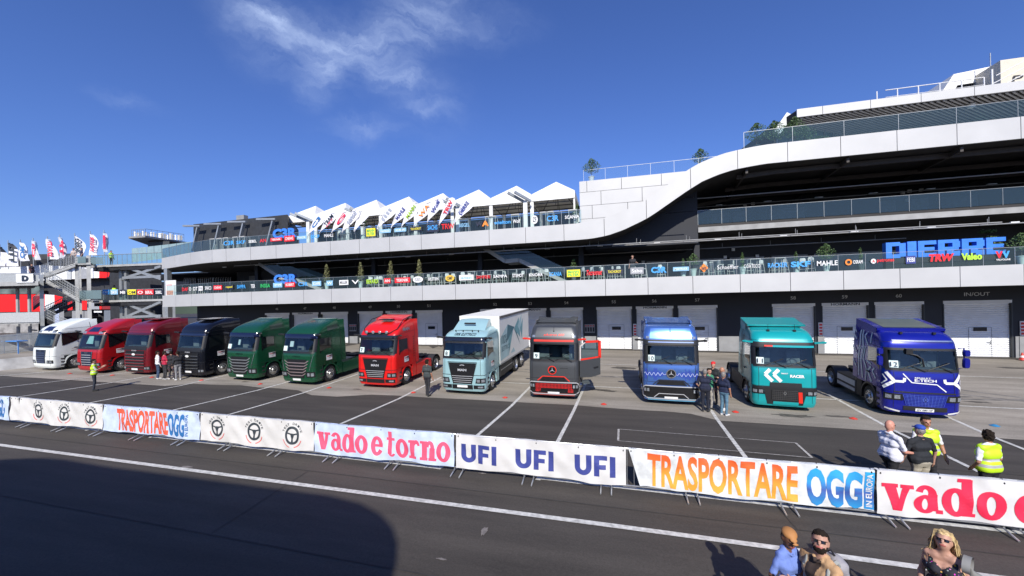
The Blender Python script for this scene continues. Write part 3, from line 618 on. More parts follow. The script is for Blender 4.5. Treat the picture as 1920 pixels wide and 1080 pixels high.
b = MB(); p = atd(450, 407, 41); b.bb((p.x - .5, p.y, p.z - .3), (p.x + .5, p.y + .5, p.z + .2)); b.build('roof_box', M_GREYW, PB, world=True)
print('building ok')
# ================================================================ TRUCKS
M_TYRE = mat('tyre_rubber', (.018, .018, .019), .8, bump=.2, bs=80); M_RIM = mat('wheel_alloy', (.62, .63, .64), .28, .85, var=.05); M_HUB = mat('wheel_hub', (.12, .12, .125), .4, .5)
M_CHS = mat('chassis_black', (.022, .022, .024), .55, var=.3); M_CHR = mat('bright_trim', (.70, .72, .74), .18, .9, var=.03)
M_LAMP = mat('headlamp_lens', (.36, .39, .42), .08, .5, var=.6, vs=40); M_SILV = mat('silver_trim', (.60, .61, .63), .32, .35, var=.03); M_PLATE = mat('plate_white', (.80, .80, .78), .4); M_CARD = mat('card_pale', (.68, .80, .76), .5, var=.03)
M_INK = mat('dark_ink', (.02, .03, .05), .5); M_MESHK = mat('grille_black', (.012, .012, .013), .35, var=.3, vs=20); M_TRIMR = mat('signal_red', (.72, .035, .02), .35)
M_STICK = mat('sticker_white', (.78, .78, .76), .5); M_DASH = mat('dashboard', (.085, .085, .085), .7, var=.5, vs=9); M_BACKW = mat('cabin_back', (.10, .12, .125), .8, var=.5, vs=3)
def screen_glass():
    m = bpy.data.materials.new('windscreen'); m.use_nodes = True; t = m.node_tree; t.nodes.clear()
    o = t.nodes.new('ShaderNodeOutputMaterial'); tr = t.nodes.new('ShaderNodeBsdfTransparent'); tr.inputs[0].default_value = (.62, .76, .76, 1)
    gl = t.nodes.new('ShaderNodeBsdfGlossy'); gl.inputs['Roughness'].default_value = .03; gl.inputs[0].default_value = (.75, .85, .92, 1)
    fr = t.nodes.new('ShaderNodeFresnel'); two_sided(t, fr, 1.62); m1 = t.nodes.new('ShaderNodeMixShader')
    t.links.new(fr.outputs[0], m1.inputs[0]); t.links.new(tr.outputs[0], m1.inputs[1]); t.links.new(gl.outputs[0], m1.inputs[2]); t.links.new(m1.outputs[0], o.inputs[0]); return m
G_SCREEN = screen_glass(); G_SIDE = mat('side_glass', (.010, .012, .014), .05, var=.1, coat=.6)
def paint(name, c, metal=.25, rough=.32, coat=.45): return mat(name, c, rough, metal, var=.03, vs=1.5, coat=coat)
def smooth_interp(z, zs, vs):
    return sum(float(np.interp(z + d, zs, vs)) for d in (-.07, -.035, 0, .035, .07)) / 5
PROF = {   # height: set-back of the nose, half width
 'man':  [(.20, .10, 1.08), (.32, .02, 1.14), (.9, 0, 1.15), (1.7, .03, 1.15), (1.86, .07, 1.15), (2.66, .27, 1.14), (2.82, .27, 1.14), (3.0, .40, 1.13), (3.2, .62, 1.10), (3.38, .92, 1.05), (3.5, 1.35, .98), (3.6, 1.9, .92)],
 'manlow': [(.20, .10, 1.08), (.32, .02, 1.14), (.9, 0, 1.15), (1.7, .03, 1.15), (1.86, .07, 1.15), (2.62, .27, 1.14), (2.78, .30, 1.13), (2.92, .42, 1.11), (3.04, .66, 1.07), (3.12, .98, 1.0), (3.17, 1.4, .92), (3.2, 1.9, .86)],
 'daf':  [(.20, .14, 1.06), (.32, .03, 1.13), (.9, 0, 1.15), (1.5, .05, 1.15), (1.75, .12, 1.15), (2.55, .36, 1.14), (2.72, .42, 1.13), (2.95, .58, 1.10), (3.12, .86, 1.05), (3.3, 1.25, .98), (3.42, 1.6, .93), (3.52, 2.0, .88)],
 'ford': [(.20, .08, 1.09), (.32, .02, 1.14), (.9, 0, 1.15), (1.7, .05, 1.15), (1.86, .08, 1.15), (2.6, .26, 1.14), (2.8, .33, 1.13), (3.05, .42, 1.11), (3.25, .60, 1.08), (3.38, .95, 1.02), (3.48, 1.4, .95), (3.58, 2.0, .90)],
 'iveco': [(.20, .08, 1.09), (.32, .02, 1.14), (.9, 0, 1.15), (1.7, .04, 1.15), (1.84, .08, 1.15), (2.6, .27, 1.14), (2.8, .30, 1.13), (2.98, .42, 1.12), (3.15, .62, 1.08), (3.3, .95, 1.02), (3.45, 1.45, .95), (3.58, 2.0, .90)],
 'star': [(.20, .06, 1.09), (.32, .02, 1.13), (.9, 0, 1.15), (1.6, .03, 1.15), (1.8, .06, 1.15), (2.62, .20, 1.14), (2.85, .25, 1.13), (3.1, .34, 1.11), (3.35, .46, 1.06), (3.45, .60, 1.02), (3.5, .95, .99), (3.55, 2.0, .97)],
 'ren':  [(.20, .08, 1.09), (.32, .02, 1.14), (.9, 0, 1.15), (1.6, .05, 1.15), (1.8, .09, 1.15), (2.62, .24, 1.13), (2.84, .28, 1.12), (3.0, .36, 1.10), (3.18, .52, 1.05), (3.30, .85, .99), (3.36, 1.4, .95), (3.40, 2.0, .92)],
}
CL = 2.22
class Cab:
    def __init__(s, kind, rc=.24, bulge=.05):
        p = PROF[kind]; s.zs = [a[0] for a in p]; s.ys = [a[1] for a in p]; s.ws = [a[2] for a in p]; s.rc0 = rc; s.bu = bulge; s.top = s.zs[-1]
    def yf(s, z): return smooth_interp(z, s.zs, s.ys)
    def w(s, z): return smooth_interp(z, s.zs, s.ws)
    def rc(s, z): return s.rc0 + .22 * max(0, min(1, (z - 2.9) / .6))
    def P(s, q, z, off=0.):
        """point on the nose: q = distance along the skin from the middle"""
        a = abs(q); sg = 1 if q >= 0 else -1; w = s.w(z); rc = s.rc(z); fl = w - rc; arc = rc * math.pi / 2; y0 = s.yf(z)
        b = s.bu
        if a <= fl: x = a; y = y0 + b * (a / w) ** 2; nx, ny = 2 * b * a / w / w, -1
        elif a <= fl + arc:
            th = (a - fl) / rc; x = fl + rc * math.sin(th); y = y0 + b * (fl / w) ** 2 + rc * (1 - math.cos(th)); nx, ny = math.sin(th), -math.cos(th)
        else: x = w; y = y0 + b * (fl / w) ** 2 + rc + (a - fl - arc); nx, ny = 1, 0
        return Vector((sg * (x + nx * off), y + ny * off, z))
    def side(s, sg, y, z, off=0.):
        w = s.w(z); rc = s.rc(z); yc = s.yf(z) + s.bu * ((w - rc) / w) ** 2 + rc
        if y >= yc: return Vector((sg * (w + off), y, z))
        c = max(0, min(1, (yc - y) / rc)); th = math.acos(c) if c <= 1 else 0
        return Vector((sg * (w - rc + rc * math.sqrt(max(0, 1 - c * c)) + off), y, z))
    def loft(s, z0, z1, yend=CL, nz=34, top=True, mi=0, mb=None, bottom=True):
        mb = mb or MB(); rows = []
        for i in range(nz + 1):
            z = z0 + (z1 - z0) * i / nz; w = s.w(z); rc = s.rc(z); fl = w - rc; arc = rc * math.pi / 2; r_ = []
            qs = list(np.linspace(0, fl, 7)) + [fl + arc * k / 6 for k in range(1, 7)]
            half = [s.P(q, z) for q in qs]; last = half[-1].y; ye = max(yend, last + .01)
            half += [Vector((w, last + (ye - last) * k / 4, z)) for k in range(1, 5)]
            left = [Vector((-p.x, p.y, p.z)) for p in reversed(half[1:])]; rows.append(left + half)
        mb.grid(rows, mi, True, close=True); n = len(rows[0])
        if top: mb.add(rows[-1], [tuple(range(n))], mi, True)
        if bottom: mb.add(rows[0], [tuple(range(n))], mi)
        return mb
    def fpatch(s, mb, z0, z1, qa, qb, off=.012, nz=8, nq=14, mi=0, skirt=.03):
        """panel wrapped on the nose between heights z0..z1; qa,qb = left and right limits (numbers or functions of height)"""
        A = qa if callable(qa) else (lambda z: qa); B = qb if callable(qb) else (lambda z: qb); rows = []
        for i in range(nz + 1):
            z = z0 + (z1 - z0) * i / nz; a, b = A(z), B(z); rows.append([s.P(a + (b - a) * j / nq, z, off) for j in range(nq + 1)])
        mb.grid(rows, mi, True)
        rim = [rows[0][j] for j in range(nq + 1)] + [rows[i][nq] for i in range(1, nz + 1)] + [rows[nz][j] for j in range(nq - 1, -1, -1)] + [rows[i][0] for i in range(nz - 1, 0, -1)]
        inn = [p + Vector((-p.x * .02, skirt, 0)) for p in rim]; mb.grid([rim, inn], mi, False, close=True); return mb
    def spatch(s, mb, sg, y0, y1, zb, zt, off=.012, ny=8, nz=5, mi=0):
        ZB = zb if callable(zb) else (lambda y: zb); ZT = zt if callable(zt) else (lambda y: zt); rows = []
        for i in range(ny + 1):
            y = y0 + (y1 - y0) * i / ny; a, b = ZB(y), ZT(y); rows.append([s.side(sg, y, a + (b - a) * j / nz, off) for j in range(nz + 1)])
        mb.grid(rows, mi, True); return mb
    def fstroke(s, mb, pts, w, off=.016, mi=0):
        """painted stroke on the nose through (q,z) points"""
        for (q0, z0), (q1, z1) in zip(pts[:-1], pts[1:]):
            d = Vector((q1 - q0, z1 - z0)); L = d.length; d.normalize(); n = Vector((-d.y, d.x)) * w / 2; k = max(1, int(L / .12)); rows = []
            for i in range(k + 1):
                c = Vector((q0, z0)) + d * L * i / k; rows.append([s.P(c.x + n.x, c.y + n.y, off), s.P(c.x - n.x, c.y - n.y, off)])
            mb.grid(rows, mi, False)
    def sstroke(s, mb, sg, pts, w, off=.014, mi=0):
        for (q0, z0), (q1, z1) in zip(pts[:-1], pts[1:]):
            d = Vector((q1 - q0, z1 - z0)); L = d.length; d.normalize(); n = Vector((-d.y, d.x)) * w / 2; k = max(1, int(L / .2)); rows = []
            for i in range(k + 1):
                c = Vector((q0, z0)) + d * L * i / k; rows.append([s.side(sg, c.x + n.x, c.y + n.y, off), s.side(sg, c.x - n.x, c.y - n.y, off)])
            mb.grid(rows, mi, False)
    def ftext(s, mb, txt, qc, z, w, h, off=.018, mi=0, bold=.03, slant=0):
        put_text(mb, txt, lambda u, v: s.P(qc - w / 2 + u, z + v, off), w, h, mi, bold, slant)
def ring(mb, c, r0, r1, n=28, mi=0, dy=0.):
    vs = []; 
    for k in range(n):
        t = 2 * math.pi * k / n
        for r_ in (r0, r1): vs.append((c[0] + r_ * math.cos(t), c[1] + dy, c[2] + r_ * math.sin(t)))
    mb.add(vs, [(2 * k, 2 * k + 1, (2 * k + 3) % (2 * n), (2 * k + 2) % (2 * n)) for k in range(n)], mi)
def disc(mb, c, r, n=24, mi=0): mb.add([(c[0] + r * math.cos(2 * math.pi * k / n), c[1], c[2] + r * math.sin(2 * math.pi * k / n)) for k in range(n)], [tuple(range(n))], mi)
WP = None
def wheel(parent, sg, y, z=.47, r=.47, w=.30, x=1.12, dual=False):
    """tyre with a dished alloy rim; outer face at x"""
    if dual: w = .56
    t = MB(); o = sg * (x - w / 2)
    t.lathe([(-w / 2, r * .62), (-w / 2, r * .93), (-w / 2 + .04, r), (w / 2 - .04, r), (w / 2, r * .93), (w / 2, r * .62), (-w / 2, r * .62)], (0, 0, 0), 'X', 30)
    tw = t.build('wheel', M_TYRE, parent); tw.location = (o, y, z)
    m = MB(); d = -.13 if dual else .035
    m.lathe([(sg * (w / 2 - .01), r * .64), (sg * (w / 2 + .005), r * .62), (sg * (w / 2 - .05), r * .55), (sg * (w / 2 + d - .02), r * .50), (sg * (w / 2 + d), r * .30), (sg * (w / 2 + d + .03), r * .27), (sg * (w / 2 + d + .05), r * .05), (sg * (w / 2 + d + .05), .001)], (0, 0, 0), 'X', 30, 0)
    m.lathe([(sg * (w / 2 + d + .02), r * .20), (sg * (w / 2 + d + .10), r * .17), (sg * (w / 2 + d + .11), .001)], (0, 0, 0), 'X', 20, 1)
    for k in range(10):
        a = 2 * math.pi * k / 10; cy_, cz_ = r * .40 * math.cos(a), r * .40 * math.sin(a)
        m.lathe([(sg * (w / 2 + d - .005), r * .055), (sg * (w / 2 + d + .006), r * .05), (sg * (w / 2 + d + .006), .001)], (0, cy_, cz_), 'X', 8, 2)
    k = m.build('rim', [M_RIM, M_HUB, M_BLK], tw); return tw
def mirror(parent, sg, body, kind='pod', red=False):
    m = MB()
    if kind == 'pod':
        m.bar((sg * 1.10, .38, 2.80), (sg * 1.42, .30, 2.84), .12, .07); m.lathe([(sg * .0, .035), (sg * .06, .055), (sg * .16, .04), (sg * .20, .001)], (sg * 1.30, .31, 2.83), 'X', 10)
    else:
        for z0, z1 in ((1.98, 2.36), (2.42, 2.66)):
            P = []
            for k, (sx, sz) in enumerate(((.7, .85), (1, 1), (1, 1), (.8, .9))):
                y = .16 + .05 * k; hw, hh = .10 * sx, (z1 - z0) / 2 * sz; zc = (z0 + z1) / 2; P.append([(sg * 1.27 + hw * math.copysign(abs(math.cos(a)) ** .5, math.cos(a)), y, zc + hh * math.copysign(abs(math.sin(a)) ** .5, math.sin(a))) for a in [2 * math.pi * j / 14 for j in range(14)]])
            m.grid(P, 0, True, close=True); m.add(P[0], [tuple(range(14))]); m.add(P[-1], [tuple(range(14))])
        m.tube([(sg * 1.1, .36, 2.70), (sg * 1.22, .28, 2.72), (sg * 1.25, .28, 2.0), (sg * 1.1, .34, 1.92)], .022, 6)
    return m.build('mirror', body, parent)
def wiper(parent, cab, q0):
    m = MB(); z0 = 1.82; a = cab.P(q0, z0, .05); c = cab.P(q0 - .42, z0 + .20, .06); m.tube([a, c], .014, 5); m.tube([cab.P(q0 - .75, z0 + .06, .05), cab.P(q0 - .1, z0 + .34, .05)], .011, 5); m.build('wiper', M_BLK, parent)
def interior(parent, cab, zb=1.84, zt=2.66):
    """dark cabin behind the screen: dashboard, steering wheel, seats"""
    m = MB(); m.bb((-1.0, .32, zb - .1), (1.0, .62, zb + .07), 0); m.bb((-1.02, 1.25, 1.2), (1.02, 1.3, zt + .1), 2)
    for sx in (-.55, .55): m.bb((sx - .24, .92, zb - .1), (sx + .24, 1.04, zb + .52), 1); m.bb((sx - .13, .9, zb + .55), (sx + .13, .97, zb + .74), 1)
    m.build('cabin_interior', [M_DASH, mat('seat_cloth', (.19, .19, .20), .8, var=.3), M_BACKW], parent)
    s = MB(); s.tube([(.55 + .2 * math.cos(t), .66 + .08 * math.sin(t), zb + .16 + .17 * math.sin(t)) for t in [2 * math.pi * k / 16 for k in range(17)]], .014, 5, caps=False); s.build('steering_wheel', M_BLK, parent)

def make_truck(spec):
    k = spec['kind']; cab = Cab(k, rc=spec.get('rc', .24), bulge=spec.get('bulge', .05)); body = spec['paint']; x0, y0, th = spec['pos']
    root = empty('semi_truck' if not spec.get('box') else 'box_truck', (x0, y0, gz(x0, y0)), label=spec['label'], cat='truck', group='trucks parked in a row on the apron', rot=(math.atan(SLY), math.atan(SLX), R(th)))
    # cab shell: left open where the windscreen sits
    mb = MB(); zt = cab.top; zw0, zw1 = spec.get('screen', (1.88, 2.62)); 
    full = cab.loft(1.03, zw0, nz=14, top=False); rowsN = 34
    cab.loft(zw1, zt, nz=22, top=True, mb=full, bottom=False)
    # ring between: pillars, sides and back
    qs = spec.get('qs', 1.06); rows = []
    for i in range(9):
        z = zw0 + (zw1 - zw0) * i / 8; w = cab.w(z); rc = cab.rc(z); fl = w - rc; arc = rc * math.pi / 2
        half = [cab.P(q, z) for q in list(np.linspace(qs, fl + arc, 5))]; last = half[-1].y; half += [Vector((w, last + (CL - last) * j / 4, z)) for j in range(1, 5)]
        rows.append(half)
    for sg in (1, -1): full.grid([[Vector((sg * p.x, p.y, p.z)) for p in r_] for r_ in rows], 0, True)
    full.grid([[r_[-1] for r_ in rows], [Vector((-r_[-1].x, r_[-1].y, r_[-1].z)) for r_ in rows]], 0, False)
    full.build('cab', body, root)
    interior(root, cab, zw0 - .04, zw1)
    # lower nose
    cab.loft(.22, 1.03, yend=.68, nz=14).build('bumper', spec.get('bumper', body), root)
    # glass
    g = MB(); rr = []
    for i in range(9):
        z = zw0 - .01 + (zw1 - zw0 + .02) * i / 8; rr.append([cab.P(-qs + 2 * qs * j / 16, z, .004) for j in range(17)])
    g.grid(rr, 0, True); g.build('windscreen', G_SCREEN, root)
    f = MB(); fr = spec.get('frame', .05)   # black surround
    cab.fpatch(f, zw0 - fr - .02, zw0 + .03, -qs - .06, qs + .06, .01, 3, 20); cab.fpatch(f, zw1 - .03, zw1 + spec.get('visor_h', .06), -qs - .06, qs + .06, .01, 3, 20)
    for sg in (-1, 1): cab.fpatch(f, zw0, zw1, sg * (qs - .05), sg * (qs + .16), .01, 6, 4)
    f.build('windscreen_surround', M_BLK, root)
    # side windows
    yw0 = cab.yf(2.2) + .36; yw1 = spec.get('win_end', 1.38)
    for sg in (-1, 1):
        s_ = MB(); dl = spec.get('droop', .14)
        if k == 'daf': cab.spatch(s_, sg, yw0, 1.75, lambda y: 1.72 + .45 * max(0, (y - yw0) / (1.75 - yw0)) ** 1.2, lambda y: 2.60 - .12 * max(0, y - 1.5) * 4)
        else: cab.spatch(s_, sg, yw0, yw1, lambda y: 1.84 + dl * min(1, max(0, (y - yw0) / .5)) - .10 * (y < yw0 + .1), lambda y: 2.58 - .02 * (y - yw0))
        s_.build('side_window', G_SIDE, root)
        d = MB()   # shut lines and handle of the door
        for ya, za, yb, zb_ in ((yw1 + .08, 1.05, yw1 + .08, 2.66), (yw0 - .06, 2.64, yw1 + .08, 2.68), (yw0 - .1, 1.08, yw1 + .08, 1.05)): cab.sstroke(d, sg, [(ya, za), (yb, zb_)], .014)
        d.bar(cab.side(sg, yw1 - .16, 1.52, .03), cab.side(sg, yw1 + .02, 1.54, .03), .03, .045); d.build('door_seam', M_BLK, root)
        if spec.get('arch', True):
            a = MB(); P = []
            for i in range(15):
                t = math.pi * i / 14; c_, s1 = math.cos(t), math.sin(t); P.append([(sg * 1.155, 1.28 - .62 * c_, .47 + .62 * s1), (sg * 1.165, 1.28 - .54 * c_, .47 + .54 * s1), (sg * .80, 1.28 - .54 * c_, .47 + .54 * s1), (sg * .80, 1.28 - .62 * c_, .47 + .62 * s1)])
            a.grid(P, 0, False, close=True); a.build('wheel_arch', spec.get('arch_mat', M_BLK), root)
        st = MB(); st.bb((sg * .85, 1.86, .32), (sg * 1.14, 2.28, 1.04)); st.build('step_box', spec.get('skirt', body), root)
        dfl = MB(); H_ = spec.get('fair', cab.top - .06)
        if H_:
            P = [[(sg * cab.w(z), CL - .01, z), (sg * (cab.w(min(z, 3.1)) - .01), 2.62, z)] for z in np.linspace(1.06, H_, 12)]
            Q = [[Vector(p) - Vector((sg * .035, 0, 0)) for p in r_] for r_ in P]; dfl.grid(P, 0, True); dfl.grid(Q, 0, True); dfl.grid([[r_[1] for r_ in P], [r_[1] for r_ in Q]], 0, False); dfl.grid([[P[-1][0], P[-1][1]], [Q[-1][0], Q[-1][1]]]); dfl.build('side_fairing', spec.get('fairmat', body), root)
    # underbody
    c = MB(); LEN = spec.get('len', 5.5)
    for sg in (-1, 1): c.bb((sg * .33, .7, .62), (sg * .42, LEN, .86))
    for y in (1.3, 2.4, 3.3, 4.2, LEN - .1): c.bb((-.4, y - .05, .66), (.4, y + .05, .82))
    c.bb((-.95, .75, .42), (.95, 2.2, 1.03)); c.tube([(-.9, 1.28, .47), (.9, 1.28, .47)], .09, 8); c.build('chassis', M_CHS, root)
    for sg in (-1, 1): wheel(root, sg, 1.28)
    if not spec.get('box'):
        rw = spec.get('rear', 4.85)
        for sg in (-1, 1):
            wheel(root, sg, rw, dual=True)
            a = MB(); P = []
            for i in range(13):
                t = math.pi * (i / 12 * .92 + .04); P.append([(sg * 1.14, rw - .58 * math.cos(t), .47 + .56 * math.sin(t)), (sg * .54, rw - .58 * math.cos(t), .47 + .56 * math.sin(t)), (sg * .54, rw - .60 * math.cos(t), .47 + .585 * math.sin(t)), (sg * 1.14, rw - .60 * math.cos(t), .47 + .585 * math.sin(t))])
            a.grid(P, 0, True, close=True); a.build('mudguard', M_CHS, root)
            t_ = MB(); sk = spec.get('skirt', body); t_.bb((sg * .62, 2.35, .30), (sg * 1.13, rw - .68, spec.get('skh', .92))); t_.build('side_skirt', sk, root)
            if spec.get('skirt_bars'):
                t2 = MB(); t2.bb((sg * 1.131, 2.45, .36), (sg * 1.145, rw - .75, .50)); t2.bb((sg * 1.131, 2.45, .60), (sg * 1.145, rw - .75, .84)); t2.build('skirt_stripe', mat('pale_grey_paint', (.55, .56, .58), .4), root)
            lp = MB(); lp.bb((sg * .55, LEN, .6), (sg * 1.05, LEN + .06, .78)); lp.build('tail_lamp', M_TRIMR, root)
        fw = MB(); fw.prism([(-.42, 4.3, .92), (.42, 4.3, .92), (.45, 4.75, .92), (.22, 5.35, .92), (.06, 5.35, .92), (.05, 4.9, .92), (-.05, 4.9, .92), (-.06, 5.35, .92), (-.22, 5.35, .92), (-.45, 4.75, .92)], (0, 0, .08)); fw.build('fifth_wheel', M_CHS, root)
        cw = MB(); cw.bb((-.5, 2.7, .87), (.5, 4.2, .90)); cw.bb((-.3, 2.45, .9), (.35, 2.75, 1.5)); cw.build('catwalk', mat('tread_plate', (.30, .30, .30), .4, .6), root)
        cl = MB()
        for i, (xx) in enumerate((-.12, 0, .12)):
            cl.tube([(xx, 2.3, 1.9), (xx, 2.55, 1.25 + .05 * i), (xx * 1.5, 2.9, 1.15), (xx, 3.2, 1.0)], .022, 5)
        cl.build('air_lines', M_TRIMR if k == 'man' else M_BLK, root)
    mk = spec.get('mirror', 'pod'); mm = spec.get('mirmat', M_BLK)
    for sg in (-1, 1): mirror(root, sg, mm, mk)
    if spec.get('wipers', True):
        for q0 in (.05, .85): wiper(root, cab, q0)
    # plate and number card
    if spec.get('plate', True):
        pz = spec.get('plz', .38); p = MB(); cab.fpatch(p, pz, pz + .11, -.27, .27, .03, 1, 4); pp = p.build('licence_plate', M_PLATE, root)
        if spec.get('pltext'): p = MB(); cab.ftext(p, spec['pltext'], 0, pz + .022, .46, .066, .034, bold=.01); p.build('lettering', M_INK, pp)
    if spec.get('num'):
        p = MB(); qn = -qs + .20; cab.fpatch(p, zw0 + .05, zw0 + .31, qn - .13, qn + .13, .012, 2, 3); pp = p.build('number_card', M_CARD, root)
        p = MB(); n_ = len(spec['num']); cab.ftext(p, spec['num'], qn, zw0 + .095, .10 * n_ + (.03 if n_ == 1 else 0), .17, .05, bold=.0); p.build('number', M_INK, pp)
    if spec.get('doorcard'):
        p = MB(); cab.spatch(p, 1, .98, 1.44, 1.28, 1.58, .016, 3, 2); pp = p.build('door_sticker', M_STICK, root)
        def fn(u, v): q = cab.side(1, 1.02 + u, 1.46 + v, .022); return q
        p = MB(); put_text(p, 'TRASPORTI', fn, .38, .075, bold=.02); p.build('lettering', M_TRIMR, pp)
        p = MB(); put_text(p, 'oggi', lambda u, v: cab.side(1, 1.17 + u, 1.355 + v, .022), .13, .06, bold=.02); p.build('lettering', M_INK, pp)
    g_ = MB(); fl_ = cab.w(1.4) - cab.rc0 + .03
    cab.fstroke(g_, [(-1.3, 1.035), (1.3, 1.035)], .014, .008); cab.fstroke(g_, [(-1.1, zw0 - .10), (1.1, zw0 - .10)], .012, .008); cab.fstroke(g_, [(-1.2, zw1 + .27), (1.2, zw1 + .27)], .010, .008)
    for sg in (-1, 1):
        cab.fstroke(g_, [(sg * fl_, 1.04), (sg * fl_, zw0 - .10)], .014, .008); cab.fstroke(g_, [(sg * (fl_ + .02), .40), (sg * (fl_ + .02), 1.0)], .010, .008)
        cab.sstroke(g_, sg, [(CL - .02, 1.06), (CL - .02, cab.top - .25)], .022, .006); cab.sstroke(g_, sg, [(.5, 2.86), (CL - .05, 2.92)], .012, .006)
    g_.build('panel_gap', M_BLK, root)
    for sg in (-1, 1):
        e_ = MB()
        for k_ in range(3): e_.bb((sg * 1.02, .50, .34 + .22 * k_), (sg * 1.162, .69, .42 + .22 * k_))
        e_.bb((sg * 1.0, .68, .26), (sg * 1.14, .74, 1.04)); e_.build('entry_step', M_CHS, root)
    spec['front'](root, cab, spec)
    return root

def band(root, nm, cab, z0, z1, qa, qb, m, off=.014, skirt=.03, nz=4):
    b = MB(); cab.fpatch(b, z0, z1, qa, qb, off, nz, 16, skirt=skirt); return b.build(nm, m, root)
def lamps(root, cab, z0, z1, q0, q1, m=None, off=.018, tilt=0, back=True):
    for sg in (-1, 1):
        b = MB()
        if sg > 0: cab.fpatch(b, z0, z1, lambda z: q0 + tilt * (z - z0), q1, off, 3, 6)
        else: cab.fpatch(b, z0, z1, -q1, lambda z: -q0 - tilt * (z - z0), off, 3, 6)
        hl = b.build('headlight', M_MESHK, root); c = MB(); e = (z1 - z0) * .22
        for j in range(2):
            a_ = q0 + (q1 - q0) * (.14 + .44 * j); b_ = a_ + (q1 - q0) * .30
            cab.fpatch(c, z0 + e, z1 - e, min(sg * a_, sg * b_), max(sg * a_, sg * b_), off + .008, 1, 3)
        c.build('lamp_lens', M_LAMP, hl)
# ---- noses
def f_man(root, cab, sp):
    g = band(root, 'grille', cab, .60, 1.62, lambda z: -(.50 + .22 * (z - .6)), lambda z: (.50 + .22 * (z - .6)), M_MESHK, .02)
    b = MB()
    for i in range(4): cab.fstroke(b, [(-.46 - .03 * i, .68 + i * .10), (.46 + .03 * i, .68 + i * .10)], .024, .03)
    b.build('grille_bar', M_SILV, g)
    b = MB(); cab.ftext(b, 'MAN', 0, 1.22, .46, .12, .03, bold=.04); cab.fstroke(b, [(-.12, 1.50), (0, 1.53), (.12, 1.50)], .03, .03); b.build('lettering', M_SILV, g)
    lamps(root, cab, .64, .88, .68, 1.20, tilt=.2)
    band(root, 'lower_intake', cab, .34, .55, -.54, .54, M_MESHK, .02); 
    for sg in (-1, 1): 
        b = MB(); cab.fpatch(b, .36, .54, min(sg * .58, sg * 1.12), max(sg * .58, sg * 1.12), .016, 2, 6); f_ = b.build('fog_lamp_pocket', M_MESHK, root)
        b = MB(); cab.fpatch(b, .41, .49, min(sg * .80, sg * 1.05), max(sg * .80, sg * 1.05), .024, 1, 3); b.build('fog_lamp', M_LAMP, f_)
    band(root, 'sun_visor', cab, 2.66, 2.84, -1.16, 1.16, mat('smoked_visor', (.012, .014, .022), .12, coat=.5), .05, .06)
    b = MB(); cab.fstroke(b, [(-1.25, 1.03), (1.25, 1.03)], .02, .012); b.build('nose_seam', M_BLK, root)
    b = MB(); cab.fstroke(b, [(-.76, 1.66), (.76, 1.66)], .02, .024); cab.fstroke(b, [(-.76, 1.66), (-.48, .58)], .02, .024); cab.fstroke(b, [(.76, 1.66), (.48, .58)], .02, .024); b.build('grille_surround', M_BLK, root)
def f_man_red(root, cab, sp):
    f_man(root, cab, sp)
    lb = MB(); lb.tube([cab.P(q, 2.97, .10) for q in np.linspace(-.75, .75, 9)], .02, 6)
    for sg in (-1, 1): lb.tube([cab.P(sg * .75, 2.97, .10), cab.P(sg * 1.0, 3.15, .06), (sg * 1.0, 1.3, 3.60), (sg * .95, 2.1, 3.72)], .022, 6)
    bar = lb.build('roof_lamp_bar', M_BLK, root)
    for q in (-.6, -.2, .2, .6):
        b = MB(); p = cab.P(q, 3.0, .14); b.lathe([(0, .07), (-.05, .085), (-.06, .07), (-.062, .001)], (p.x, p.y, p.z), 'Y', 16); b.build('spot_lamp', M_LAMP, bar)
    b = MB(); cab.fpatch(b, 2.84, 2.96, -.62, .62, .03, 2, 10); b.build('roof_grille', M_MESHK, root)
    b = MB(); b.box((0, 1.25, 3.60), (.7, .4, .05)); b.build('roof_hatch', M_BLK, root)
    b = MB(); P = [[(x, 1.55, 3.56), (x, 1.9, 3.70 - .02 * abs(x)), (x, 2.4, 3.78)] for x in np.linspace(-.95, .95, 9)]; b.grid(P, 0, True); b.grid([[(p[0], p[1] + .02, p[2] - .06) for p in r_] for r_ in P], 0, True); b.build('roof_spoiler', sp['paint'], root)
    b = MB()
    for z in np.linspace(1.45, 2.55, 9): cab.sstroke(b, 1, [(1.95, z), (2.12, z + .03)], .022, .016)
    cab.sstroke(b, 1, [(2.0, 1.1), (2.03, 2.6)], .02, .016); b.build('decor_stripes', M_BLK, root)
    b = MB(); put_text(b, 'MAN', lambda u, v: cab.side(1, .95 + u, 2.98 + v, .02), .7, .2, bold=.03, slant=.3); b.build('lettering', M_CHR, root)
def f_man_ice(root, cab, sp):
    f_man(root, cab, sp)
    b = MB(); cab.ftext(b, '100% ELETTRICO', 0, 2.905, 1.15, .11, .02, bold=.03, slant=.15); b.build('lettering', M_INK, root)
    b = MB(); P = [[(x * (1 - .12 * t), .95 + 1.2 * t, 3.13 + .50 * min(1, t * 1.5) - .05 * abs(x) ** 2) for t in (0, .15, .35, .6, .8, 1)] for x in np.linspace(-.88, .88, 11)]
    b.grid(P, 0, True); b.grid([[(p[0], min(p[1] + .04, 2.2), 3.05) for p in r_] for r_ in P], 0, True)
    for r_ in (P[0], P[-1]): b.grid([r_, [(p[0], p[1], 3.05) for p in r_]], 0, False)
    b.grid([[r_[-1] for r_ in P], [(r_[-1][0], r_[-1][1], 3.05) for r_ in P]], 0, False)
    b.build('roof_spoiler', sp['paint'], root)
    b = MB(); b.box((0, 1.16, 3.44), (.62, .03, .09), M=Matrix.Rotation(-.7, 3, 'X')); b.build('roof_slot', M_BLK, root)
    for x in (-.6, -.2, .3, .62):
        b = MB(); b.lathe([(0, .03), (.07, .03), (.09, .01)], (x, .72, 3.07), 'Z', 8); b.build('marker_lamp', M_BLK, root)
